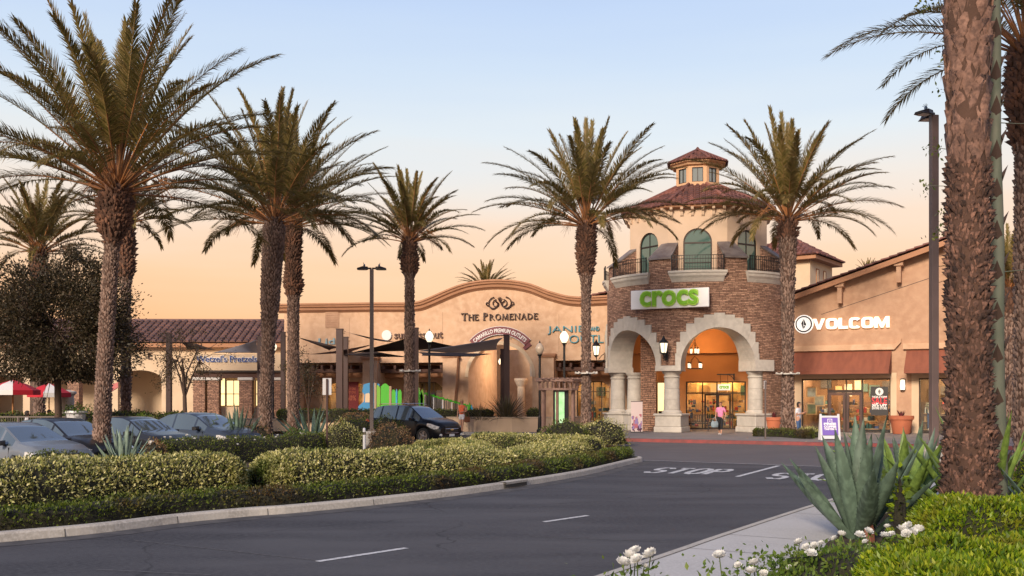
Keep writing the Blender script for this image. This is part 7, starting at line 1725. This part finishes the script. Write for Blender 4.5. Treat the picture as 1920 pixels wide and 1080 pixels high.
# ------------------------------------------------------------ lamps, posts, signs
def tall_lamp(label, u, vtop, Y, w, m, z0, heads, rz=0):
    zt = zat(vtop, Y); t = thing('street_lamp', label, 'street lamp', ((u - CU) / F * Y, Y, z0), rz, 'tall car park lamps'); h = zt - z0
    mb = MB(); mb.lathe([(.30, 0), (.30, .62), (.27, .68), (.05, .69)], 18); mb.build('concrete_base', M_CONC, t)
    mb = MB(); s = w / 2; mb.box(-s, s, -s, s, .69, h - .22, .012); mb.box(-s * 2, s * 2, -s * 2, s * 2, .69, .74); mb.build('pole', m, t)
    for a in heads:
        mb = MB(); mb.T = Matrix.Translation((0, 0, h - .2)) @ Matrix.Rotation(a, 4, 'Z') @ Matrix.Diagonal((.66, .8, .7, 1)); mb.box(s * .2, .30, -.05, .05, -.02, .06)
        mb.loft([[(.22, y, z) for y, z in ((-.16, -.04), (.16, -.04), (.13, .1), (-.13, .1))], [(.5, y, z) for y, z in ((-.22, -.05), (.22, -.05), (.17, .12), (-.17, .12))], [(.82, y, z) for y, z in ((-.18, -.05), (.18, -.05), (.12, .03), (-.12, .03))]]); hd = mb.build('lamp_head', M_BRONZE, t)
        mb = MB(); mb.T = Matrix.Translation((0, 0, h - .2)) @ Matrix.Rotation(a, 4, 'Z') @ Matrix.Diagonal((.66, .8, .7, 1)); mb.box(.3, .74, -.14, .14, -.065, -.051); mb.build('lens', mat('lamp_lens', (.3, .3, .28), .3), hd)
        mb = MB(); mb.T = Matrix.Translation((0, 0, h - .2)) @ Matrix.Rotation(a, 4, 'Z') @ Matrix.Diagonal((.66, .8, .7, 1)) @ Matrix.Translation((.42, 0, .12)); mb.lathe([(.05, 0), (.06, .08), (.02, .14)], 8)
        for k in range(5): b = R(-60 + 30 * k); mb.tube([(0, 0, .08), (.05, math.sin(b) * .12, .1 + math.cos(b) * .12)], .008, 4)
        mb.build('bird_spikes', mat('blue_grey_metal', (.10, .16, .24), .4, metal=.5), hd)
    return t
tall_lamp('slim grey lamp post with twin heads rising from a concrete footing among the shrubs', 697, 494, 38, .14, M_GREYPOLE, .05, (0, PI), .05)
tall_lamp('brown square lamp post with twin heads close to the giant palm trunk', 1751, 200, 25.5, .18, mat('purple_brown_steel', (.16, .11, .10), .5, noise=1.5, col2=(.13, .09, .08)), .1, (R(90), R(200), ), .1)
def globe_lamp(label, u, v, Y, lit, vb=None):
    zc = zat(v, Y); z0 = .15; t = thing('lamp_post', label, 'lamp post', ((u - CU) / F * Y, Y, z0), 0, 'black lamp posts with acorn globes'); h = zc - z0
    mb = MB(); mb.lathe([(.17, 0), (.17, .12), (.11, .2), (.09, .8), (.065, .9), (.06, h - .45), (.085, h - .42), (.06, h - .38), (.13, h - .3), (.13, h - .27)], 12); mb.build('pole', M_IRON, t)
    mb = MB(); mb.lathe([(.10, h - .27), (.17, h - .15), (.23, h), (.22, h + .1), (.14, h + .24), (.05, h + .33)], 16); mb.build('globe', M_LAMPC if lit else mat('frosted_glass', (.50, .40, .30), .3), t, smooth=True)
    mb = MB(); mb.lathe([(.05, h + .33), (.03, h + .4), (.008, h + .46)], 8); mb.build('finial', M_IRON, t)
GLP = (('lit acorn-globe lamp post in front of the teal shop letters', 1058, 633, 52, 1), ('unlit acorn-globe lamp post right of the big arch', 1012, 655, 53, 0), ('lit acorn-globe lamp post in front of the brown lower-case shop name', 805, 632, 55, 1), ('lit acorn-globe lamp post beside the pretzel shop sign', 512, 651, 62, 1))
for g_ in GLP: globe_lamp(*g_)
def signpost(label, u, vtop, Y, bw, bh, hz_, z0=.0, two=False):
    zt = zat(vtop, Y); t = thing('sign_post', label, 'sign', ((u - CU) / F * Y, Y, z0), R(4)); mb = MB(); mb.box(-.03, .03, -.03, .03, 0, zt - z0 - .02, .005); mb.build('post', M_POSTBR if two else M_GREYPOLE, t)
    mb = MB()
    mb.box(-bw / 2, bw / 2, .031, .045, zt - z0 - bh, zt - z0, .005); mb.build('sign_plate', mat('bare_aluminium', (.55, .55, .56), .45, metal=.4), t)
signpost('brown post carrying the plain back of a rectangular sign, in front of the shop window', 613, 709, 33, .29, .55, 0, .1, two=True)
signpost('thin post with a small sign seen edge-on at the red kerb', 1435, 714, 45.0, .12, .36, 0, .15)
# purple A-frame
def aframe(label, u, vb, w, h):
    g = gnd(u, vb, .15); t = thing('sidewalk_board', label, 'sign board', (g.x, g.y, .15), R(-6)); mb = MB()
    for sg in (-1, 1):
        mb.T = Matrix.Translation((0, sg * .28, 0)) @ Matrix.Rotation(R(14) * sg, 4, 'X'); mb.box(-w / 2, -w / 2 + .09, -.02, .02, 0, h); mb.box(w / 2 - .09, w / 2, -.02, .02, 0, h); mb.box(-w / 2 + .09, w / 2 - .09, -.018, .018, .06, .2); mb.box(-w / 2 + .09, w / 2 - .09, -.018, .018, h - .16, h - .08)
    mb.build('frame', mat('white_plastic', (.60, .60, .62), .4), t)
    mb = MB(); mb.T = Matrix.Translation((0, -.28, 0)) @ Matrix.Rotation(-R(14), 4, 'X'); mb.box(-w / 2 + .085, w / 2 - .085, -.026, -.019, .22, h - .17); mb.build('panel', mat('purple_panel', (.16, .09, .42), .5), t)
    mb = MB(); T = Matrix.Translation((0, -.28, 0)) @ Matrix.Rotation(-R(14), 4, 'X')
    for (s, z, hh) in (('FREE', .62, .10), ('COFFEE', .50, .10), ('TASTING', .39, .09)): text_mb(mb, s, .2, 0, z + (h - 1.0) * .6, -.035, -.027, .012, T=lambda p: tuple(T @ Vector(p)), fit=(w * .62, hh))
    mb.T = T; frame_grid(mb, -.1, .1, h - .42, h - .22, w=.025, y0=-.034, y1=-.027); mb.box(-.03, .03, -.034, -.027, h - .34, h - .30); mb.build('lettering', mat('white_print', (.75, .75, .78), .5), t)
aframe('white A-frame board with a purple panel on the pavement edge', 1555, 825, .84, 1.16)
# tall banner by the arch
g = gnd(1194, 811, .15); t = thing('banner_stand', 'narrow upright banner with a dark floral print by the left stone column', 'banner', (g.x, g.y, .15), R(-8))
mb = MB(); mb.box(-.30, .30, -.012, .012, .05, 1.62); sh = mb.build('sheet', mat('banner_cream', (.62, .50, .48), .6), t)
rg = random.Random(8)
for nm, c, z0_, z1_, n_ in (('dark_print', (.07, .015, .05), .08, .62, 16), ('pink_print', (.42, .12, .16), .3, 1.0, 16), ('violet_print', (.25, .18, .38), .2, .8, 10)):
    mb = MB()
    for k in range(n_):
        x, zz, r_ = rg.uniform(-.24, .24), rg.uniform(z0_, z1_), rg.uniform(.03, .10); r_ = min(r_, .29 - abs(x), zz - .055); y_ = -.013 - .0006 * k - .012 * (nm != 'dark_print') - .01 * (nm == 'violet_print'); mb.panel([[(x + r_ * math.cos(2 * PI * j / 7) * (1 if j % 2 else .6), zz + r_ * 1.4 * math.sin(2 * PI * j / 7)) for j in range(7)]], y_, y_ + .0004)
    mb.build(nm, mat(nm, c, .6), sh)
mb = MB(); mb.box(-.33, .33, -.12, .12, 0, .05); mb.box(-.31, .31, -.02, .02, 1.62, 1.65); mb.build('stand', M_BLK, t)
# terracotta pots
def pot(label, u, v, Y, r, h, plant=True, seed=1):
    p = at(u, v, Y); t = thing('plant_pot', label, 'pot', (p.x, p.y, .155), 0, 'terracotta pots by the shop'); mb = MB()
    mb.lathe([(r * .66, 0), (r * .70, .04), (r * .9, h * .78), (r, h * .79), (r * 1.02, h * .98), (r * .98, h), (r * .88, h), (r * .86, h * .9), (.01, h * .88)], 28); mb.build('pot', mat('terracotta', (.48, .15, .07), .8, noise=2, col2=(.40, .12, .06)), t, smooth=True, auto=30)
    rg = random.Random(seed); mb = MB()
    for k in range(26):
        a = rg.uniform(0, 6.28); e = rg.uniform(.1, 1.0); L_ = rg.uniform(.25, .5); d = Vector((math.cos(a) * e * .5, math.sin(a) * e * .5, 1)).normalized(); s = Vector((-math.sin(a), math.cos(a), 0)) * .035; b = Vector((math.cos(a) * .05, math.sin(a) * .05, h * .88))
        i = mb.vs([b - s * .4, b + s * .4, b + d * L_ * .6 + s, b + d * L_ - Vector((0, 0, .02)), b + d * L_ * .6 - s]); mb.fs([(0, 1, 2, 3, 4)], i)
    mb.build('foliage', leafmat('maroon_leaf', [(.10, .02, .03), (.18, .04, .05), (.08, .05, .03)], .5, .2), t)
    return t
pot('large terracotta pot with a maroon plant between the two shop windows', 1690, 780, 51.2, .60, .92, seed=2)
pot('terracotta pot half hidden beside the palm at the brick tower', 1451, 780, 53.6, .48, .80, seed=4)
# bench under the arch
p = at(1308, 745, 55.0); t = thing('bench', 'black iron bench under the main arch', 'bench', (p.x, p.y, .155), R(-12)); mb = MB()
mb.box(-.6, .6, -.25, .2, .42, .46); mb.build('seat', M_IRON, t); mb = MB()
frame_grid(mb, -.6, .6, .5, .9, xs=[-.6 + .1 * k for k in range(1, 12)], w=.025, y0=.2, y1=.23); mb.build('backrest', M_IRON, t)
for sx in (-.57, .57):
    for sy in (-.22, .2): mb = MB(); mb.box(sx - .02, sx + .02, sy - .02, sy + .02, 0, .42); mb.build('leg', M_IRON, t)
    mb = MB(); mb.tube([(sx, -.22, .44), (sx, -.22, .66), (sx, .2, .68)], .018, 6); mb.build('armrest', M_IRON, t)
# ------------------------------------------------------------ planter wall, kiosk, posts, sails, playground
M_PLW = mat('planter_stucco', (.60, .44, .30), .9, noise=1.2, col2=(.54, .39, .26), bump=(12, .3, .01))
PLP = [Vector(p) for p in ((-17.5, 56.6), (-7.0, 54.5), (-6.6, 56.2), (-4.9, 56.2), (-3.2, 54.9), (-.1, 54.3), (2.4, 54.9), (3.4, 56.0))]
def planter(label, pts, z1, back=1.6):
    t = thing('planter', label, 'planter', (pts[0].x, pts[0].y, .15)); o_ = pts[0]; P = [p - o_ for p in pts]; mb = MB()
    sweep(mb, P, [(0, 0), (0, z1 - .02), (.02, z1), (.22, z1), (.24, z1 - .02), (.24, z1 - .15)]); mb.build('wall', M_PLW, t)
    B = offset_path(P, .2); mb = MB(); flat(mb, [tuple(p) for p in B] + [tuple(p) for p in reversed(offset_path(P, back))], z1 - .1); mb.build('soil', M_SOIL, t)
    mb = MB(); sweep(mb, P, [(-.03, z1 - .0), (-.03, z1 + .06), (.27, z1 + .06), (.27, z1 - .0)]); mb.build('coping', mat('planter_coping', (.52, .40, .29), .85, noise=2), t)
planter('long low stucco planter wall behind the shrubs on the left', [Vector((-17.5, 56.2)), Vector((-12, 55.2)), Vector((-7.0, 54.0))], .62)
planter('pale stucco planter wall in front of the big arch', [Vector((-4.9, 56.0)), Vector((-3.4, 54.9)), Vector((0, 54.0)), Vector((3.2, 54.6)), Vector((3.8, 56.2))], .74, 2.2)
def sail_post(label, u, vtop, Y, w, z0=.15, lean=0): 
    t = thing('sail_post', label, 'post', ((u - CU) / F * Y, Y, z0), 0, 'brown steel shade sail posts'); h = zat(vtop, Y) - z0
    mb = MB(); mb.box(-w / 2, w / 2, -w / 2, w / 2, 0, h, .01); mb.build('post', M_POSTBR, t); mb = MB(); mb.box(-w / 2 - .02, w / 2 + .02, -w / 2 - .02, w / 2 + .02, h, h + .05); mb.tube([(w / 2, 0, h - .2), (w / 2 + .12, 0, h - .2)], .02, 5); mb.build('cap', M_POSTBR, t)
sail_post('thick brown sail post left of the blue play figure', 637, 618, 57, .36)
sail_post('thinner brown sail post just behind the thick one', 648, 633, 59, .30)
sail_post('brown sail post between the two left-hand palm trunks', 531, 624, 60, .26)
sail_post('brown sail post in front of the thin bare tree', 317, 626, 62, .30)
sail_post('brown sail post rising in front of the big arch', 950, 629, 58, .34)
sail_post('short brown sail post paired with the one at the arch', 943, 656, 60, .30)
sail_post('brown sail post hidden behind the slender palm trunk', 780, 616, 56, .28)
sail_post('brown sail post behind the thick leaning palm', 487, 632, 62, .26)
def sail(label, pts, m, edge=.1, sagz=.25, cables=()):
    """pts: four corners (u, v, Y) in order; hollow-edged stretched cloth with thickness"""
    C4 = [at(*p) for p in pts]; o_ = sum(C4, Vector()) / 4; t = thing('shade_sail', label, 'shade sail', tuple(o_), 0, 'stretched shade sails over the play area'); n = 12; G = []
    for i in range(n + 1):
        for j in range(n + 1):
            a, b = i / n, j / n; a2 = a + (.5 - a) * edge * 4 * b * (1 - b) * abs(2 * a - 1); b2 = b + (.5 - b) * edge * 4 * a * (1 - a) * abs(2 * b - 1)
            p = (C4[0] * (1 - a2) + C4[1] * a2) * (1 - b2) + (C4[3] * (1 - a2) + C4[2] * a2) * b2; p = p - o_; p.z -= sagz * 16 * a * (1 - a) * b * (1 - b) * .3; G.append(p)
    mb = MB(); i0 = mb.vs(G); i1 = mb.vs([g - Vector((0, 0, .03)) for g in G]); N = n + 1
    for i in range(n):
        for j in range(n): k = i * N + j; mb.fs([(k, k + N, k + N + 1, k + 1)], i0); mb.fs([(k, k + 1, k + N + 1, k + N)], i1)
    mb.build('cloth', m, t, smooth=True)
    mb = MB()
    for (q, e) in cables: mb.tube([C4[q] - o_, at(*e) - o_], .018, 5)
    if cables: mb.build('cable', M_IRON, t)
M_SD = mat('dark_sail_cloth', (.035, .02, .016), .9); M_SG = leafmat('grey_sail_cloth', [(.42, .38, .36), (.42, .38, .36)], .8, .5); M_SP = mat('plum_sail_cloth', (.17, .075, .075), .85)
sail('dark sail peaking behind the slender palm trunk', [(660, 661, 57), (776, 629, 56.2), (862, 651, 59), (770, 657, 62)], M_SD)
sail('grey sail whose corner hangs from the post at the arch', [(783, 658, 56), (943, 633, 58), (932, 655, 61), (860, 663, 62)], M_SG, cables=((1, (948, 632, 58)),))
sail('black underside of a low flat sail left of the arch', [(782, 660, 55.5), (922, 663, 57), (890, 668, 53.5), (790, 666, 53)], M_SD)
sail('thin dark sail strung from the thick post to the lamp post', [(648, 622, 57), (700, 634, 60), (742, 641, 62), (722, 640, 59)], M_SD, cables=((0, (640, 619, 57)),))
sail('small dark triangular sail between the palm trunks and the thick post', [(558, 632, 60), (600, 642, 60), (637, 651, 58), (618, 656, 61)], M_SD)
sail('plum-coloured sail behind the small young tree', [(580, 664, 60), (640, 657, 58), (700, 645, 62), (650, 662, 66)], M_SP, cables=((0, (531, 660, 60)),))
sail('low dark sail under the plum one', [(646, 664, 57), (700, 658, 59), (765, 669, 60), (690, 668, 55)], M_SD)
sail('pale grey sail above the pretzel shop sign', [(398, 662, 60), (481, 637, 62), (492, 662, 64), (430, 660, 58)], M_SG)
sail('narrow dark sail left of the pretzel shop', [(338, 640, 62), (370, 645, 62), (402, 655, 60), (352, 655, 64)], M_SD)
sail('maroon and cream awning sail glimpsed left of the slim palm', [(203, 722, 55), (222, 716, 55), (222, 726, 53), (206, 737, 53)], mat('coral_cloth', (.55, .16, .13), .8))
# playground fence of coloured panels
t = thing('play_fence', 'playground fence of lime green and blue cut-out panels on posts', 'fence', tuple(at(760, 745, 57.5).xy) + (.15,)); o_ = Vector(t.location); rg = random.Random(4)
GR = [mat('lime_panel', (.06, .42, .02), .5), mat('leaf_green_panel', (.16, .40, .03), .5), mat('sky_blue_panel', (.03, .32, .55), .5)]
def zt57(v): return zat(v, 57.5)
for k, (u0, u1, v0, m) in enumerate(((703, 713, 722, 1), (714, 730, 719, 0), (734, 742, 730, 0), (742, 745, 729, 2), (746, 753, 730, 0))):
    a, b = at(u0, 745, 57.5).x - o_.x, at(u1, 745, 57.5).x - o_.x; z1 = zt57(v0) - .15; mb = MB(); n = 6
    mb.panel([[(a, .3), (b, .3), (b, z1 * .93)] + [(a + (b - a) * (1 - j / n), z1 * (.93 + .07 * math.sin(PI * j / n))) for j in range(1, n)] + [(a, z1 * .93)]], -.03, .03); mb.build('panel', GR[m], t)
for (u, v) in ((704, 718), (732, 724), (785, 727), (806, 739)):
    a = at(u, 745, 57.5).x - o_.x; mb = MB(); mb.box(a - .07, a + .07, -.07, .07, 0, zt57(v) - .15, .02); mb.build('post', mat('timber_post', (.36, .26, .17), .8), t)
pts = []
for k in range(26):                     # descending row of dark pickets topped by a green vine-like rail
    u = 796 + k * 3.4; v = 740 + k * .95; a = at(u, 745, 57.3).x - o_.x; z1 = zt57(v) - .15; pts.append((a, -.2, z1 + .05))
    if k % 1 == 0:
        mb = MB(); mb.box(a - .035, a + .035, -.24, -.18, .45, z1, .005); mb.build('picket', mat('picket_grey', (.10, .09, .085), .8) if k % 5 else MATS['white_plastic'], t)
mb = MB(); mb.tube([(x, y, z + .03 * math.sin(k * 2.1)) for k, (x, y, z) in enumerate(pts)], .045, 5)
for x, y, z in pts[::1]: 
    for q in range(2): a = rg.uniform(0, 3); mb.tube([(x, y, z), (x + .12 * math.cos(a), y, z + .12 * math.sin(a))], [.03, .012], 4)
mb.build('green_rail', GR[0], t)
for (u, v0, h_, m) in ((785, 726, 1.2, 0), (790, 731, 1.0, 0), (880, 754, 1.0, 0), (884, 758, .9, 2), (792, 729, 1.1, 1)):
    a = at(u, 745, 57.3).x - o_.x; z1 = zt57(v0) - .15; mb = MB(); mb.panel([[(a - .09, z1 - h_), (a + .09, z1 - h_), (a + .11, z1 - h_ * .4), (a + .02, z1), (a - .1, z1 - h_ * .3)]], -.3, -.25); mb.build('leaf_panel', GR[m], t)
p = at(692, 745, 57.6); t = thing('play_figure', 'blue rounded play panel beside the fence', 'play panel', (p.x, p.y, .15)); mb = MB(); z1 = zt57(717) - .15
mb.panel([[(-.75, .3), (.5, .3), (.55, z1 * .55), (.6, z1 * .97), (.1, z1), (-.3, z1 * .96), (-.38, z1 * .8), (-.25, z1 * .74), (-.28, z1 * .6), (-.6, z1 * .5)]], -.06, .06); mb.build('panel', mat('blue_panel', (.03, .22, .45), .5), t)
mb = MB(); mb.panel([[(-.22, z1 * .58), (.05, z1 * .58), (.1, z1 * .72), (.0, z1 * .78), (-.2, z1 * .76)]], -.075, -.061); mb.build('cream_patch', M_STUCCO_L, t)
p = at(704, 745, 56.2); bush('boulder', 'small round brown boulder beside the dark shrub', 'rock', (p.x, p.y, .6), (.28, .25, .38), .01, 20, BARK, hull=mat('boulder_brown', (.30, .17, .11), .9, noise=3), seed=50)
# timber kiosk with a lit directory
p = at(1047, 745, 50.5); t = thing('kiosk', 'small round timber pergola kiosk sheltering a lit directory sign', 'kiosk', (p.x, p.y, .15), R(8)); zt = zat(711, 50.5) - .15
for k in range(6):
    a = PI / 3 * k + .3; mb = MB(); mb.lathe([(.12, 0), (.12, .25), (.085, .3), (.08, zt - .6), (.11, zt - .55), (.11, zt - .45)], 10, (math.cos(a) * .85, math.sin(a) * .7)); mb.build('post', mat('kiosk_timber', (.30, .185, .145), .8, noise=4, col2=(.23, .14, .105)), t)
KT = MATS['kiosk_timber']
for (z, r, hh) in ((zt - .12, 1.15, .1), (zt - .55, 1.02, .1)):
    mb = MB(); mb.lathe([(r - .09, z), (r, z), (r, z + hh), (r - .09, z + hh), (r - .09, z)], 12, cap=False); mb.build('ring_beam', KT, t)
mb = MB()
for k in range(22):
    a = 2 * PI * k / 22; mb.box(math.cos(a) * .98 - .03, math.cos(a) * .98 + .03, math.sin(a) * .98 - .03, math.sin(a) * .98 + .03, zt - .44, zt - .13)
mb.build('balusters', KT, t); mb = MB()
for k in range(9): x = -.95 + .24 * k; mb.box(x - .03, x + .03, -1.15, 1.15, zt - .015, zt + .06)
mb.build('rafters', KT, t)
p2_ = at(1050, 745, 49.9); t = thing('directory_sign', 'black-framed lit directory panel with green and white leaf print under the kiosk', 'sign', (p2_.x, p2_.y, .15), R(8)); z1 = zat(731, 49.9) - .15
mb = MB(); mb.box(-.33, .42, -.08, .08, .0, z1, .01); mb.build('case', M_BLK, t); mb = MB(); mb.box(-.26, .2, -.095, -.081, .35, z1 - .1); mb.build('lit_panel', mat('lit_green_print', (.5, .8, .45), .5, noise=2.2, col2=(.12, .5, .05), emit=((.6, .9, .55), .55)), t)
# umbrellas, fence and tables of the cafe terrace
M_UR, M_UW = mat('red_canvas', (.50, .015, .03), .8), mat('white_canvas', (.70, .68, .66), .8)
def umbrella(label, u, v, Y, rad, rz):
    z1 = zat(v, Y); t = thing('cafe_umbrella', label, 'umbrella', ((u - CU) / F * Y, Y, .1), rz, 'red and white cafe umbrellas'); h = z1 - .1; mb = MB()
    mb.tube([(0, 0, 0), (0, 0, h - .02)], .035, 8); mb.build('pole', mat('orange_timber', (.45, .20, .07), .7), t)
    for q in range(2):
        mb = MB()
        for k in range(8):
            if (k % 4 == 0) != (q == 0): continue
            a, b = PI / 4 * k, PI / 4 * (k + 1); A = [(rad * math.cos(x), rad * math.sin(x), h - .5) for x in (a, b)]; Mi = [(rad * .5 * math.cos(x), rad * .5 * math.sin(x), h - .2) for x in (a, b)]
            i = mb.vs([(0, 0, h), Mi[0], Mi[1], A[0], A[1], (*A[0][:2], h - .72), (*A[1][:2], h - .72)]); mb.fs([(0, 1, 2), (1, 3, 4, 2), (3, 5, 6, 4)], i)
        mb.build('canopy', M_UW if q == 0 else M_UR, t)
umbrella('red and white cafe umbrella at the left edge', 24, 712, 48, 1.2, -1.9)
umbrella('red and white cafe umbrella left of the dark tree trunk', 92, 718, 51, 1.05, -1.4)
t = thing('railing', 'grey metal railing round the cafe terrace', 'fence', (-26, 45, .1), R(2)); mb = MB()
for x in range(0, 11): mb.box(x - .03, x + .03, -.03, .03, 0, 1.05)
mb.build('posts', M_GREYPOLE, t); mb = MB(); mb.box(-.03, 10.03, -.025, .025, 1.0, 1.06); mb.box(-.03, 10.03, -.02, .02, .12, .16)
for k in range(100): mb.box(.05 + k * .1, .065 + k * .1, -.008, .008, .16, 1.0)
mb.build('rails', M_GREYPOLE, t)
p = at(142, 745, 44.5); t = thing('pedestal_planter', 'white round planter overflowing with leaves beside the tall palm trunk', 'planter', (p.x, p.y, .1)); mb = MB(); zt = zat(766, 44.5); mb.lathe([(.28, .3), (.3, .35), (.42, zt - .35), (.5, zt - .28), (.48, zt - .2), (.38, zt - .22)], 14); mb.build('pot', MATS['white_plastic'], t)
mb = MB(); mb.lathe([(.25, 0), (.25, .3)], 14); mb.build('foot', M_CAST, t)
rgn = np.random.default_rng(9); V, Q = leaf_cloud(rgn.normal(size=(500, 3)) * [.35, .35, .15] + [0, 0, zt - .15], rgn.normal(size=(500, 3)), .1, .5, rg=rgn); npmesh('foliage', V, Q, L_ROSE, t)
p = at(127, 745, 52); t = thing('stone_pillar', 'grey stone pillar with a ball cap behind the dark tree trunk', 'pillar', (p.x, p.y, .1)); mb = MB(); zt = zat(731, 52); mb.lathe([(.5, 0), (.5, 1.0), (.33, 1.05), (.3, zt - .4), (.42, zt - .3), (.42, zt - .2), (.1, zt - .1)], 14); mb.build('shaft', M_CAST, t)
# lamp inside the passage
p = at(938, 678, 70); t = thing('passage_lamp', 'small bright lamp glowing inside the big arch', 'wall lamp', tuple(p)); mb = MB(); mb.lathe([(.06, -.2), (.15, 0), (.06, .2)], 10); mb.build('globe', M_LAMPC, t); mb = MB(); mb.tube([(0, 0, .2), (0, 0, .5)], .02, 5); mb.build('bracket', M_IRON, t)
# red sale poster in the first shop window
t = thing('window_poster', 'dark red 50% sale poster in the window behind the thick sail post', 'poster', PF.w((sx0 + sx1) / 2, 2.38, (sz0 + sz1) / 2 - .1), PF.rz); w2, h2 = (sx1 - sx0) / 2 + .1, (sz1 - sz0) / 2 + .5
mb = MB(); mb.box(-w2, w2, -.01, .0, -h2, h2); mb.build('sheet', mat('dark_red_sheet', (.20, .012, .015), .6), t); mb = MB(); text_mb(mb, '50%', .4, 0, 0, -.025, -.012, .0, fit=(w2 * 1.3, .34)); text_mb(mb, 'BUY ONE', .4, 0, .62, -.025, -.012, .0, fit=(w2 * 1.2, .16)); text_mb(mb, 'GET ONE', .4, 0, .38, -.025, -.012, .0, fit=(w2 * 1.2, .16)); mb.build('lettering', mat('orange_print', (.65, .20, .10), .6), t)
# string-light collars on palm trunks
M_COL = mat('light_collar', (.5, .47, .42), .5)
for (u, v, Y, r_, lb) in ((769, 696, 48, .36, 'white collar of fittings strapped round the slender palm trunk'), (1099, 700, 45, .36, 'white collar of fittings strapped round the full-crowned palm trunk'), (1477, 701, 49.5, .44, 'white collar of fittings strapped round the palm at the brick tower')):
    p = at(u, v, Y); t = thing('light_collar', lb, 'light fitting', tuple(p), 0, 'white collars strapped to palm trunks'); mb = MB(); mb.lathe([(r_, -.03), (r_ + .03, -.03), (r_ + .03, .03), (r_, .03)], 20); mb.build('strap', M_COL, t)
    for k in range(5):
        a = PI + PI * k / 4; mb = MB(); mb.tube([(r_ * math.cos(a), r_ * math.sin(a), 0), ((r_ + .14) * math.cos(a), (r_ + .14) * math.sin(a), .03)], [.04, .06], 6); mb.build('spotlight', M_COL, t)
# bollard in front of the lamp base
p = at(683, 745, 35.2); t = thing('marker_post', 'short white marker post in front of the lamp footing', 'post', (p.x, p.y, .1)); mb = MB(); mb.lathe([(.05, 0), (.05, .8), (.03, .84)], 10); mb.build('post', MATS['white_plastic'], t)
mb = MB(); mb.lathe([(.054, .6), (.054, .7)], 10); mb.build('band', M_CHROME, t)
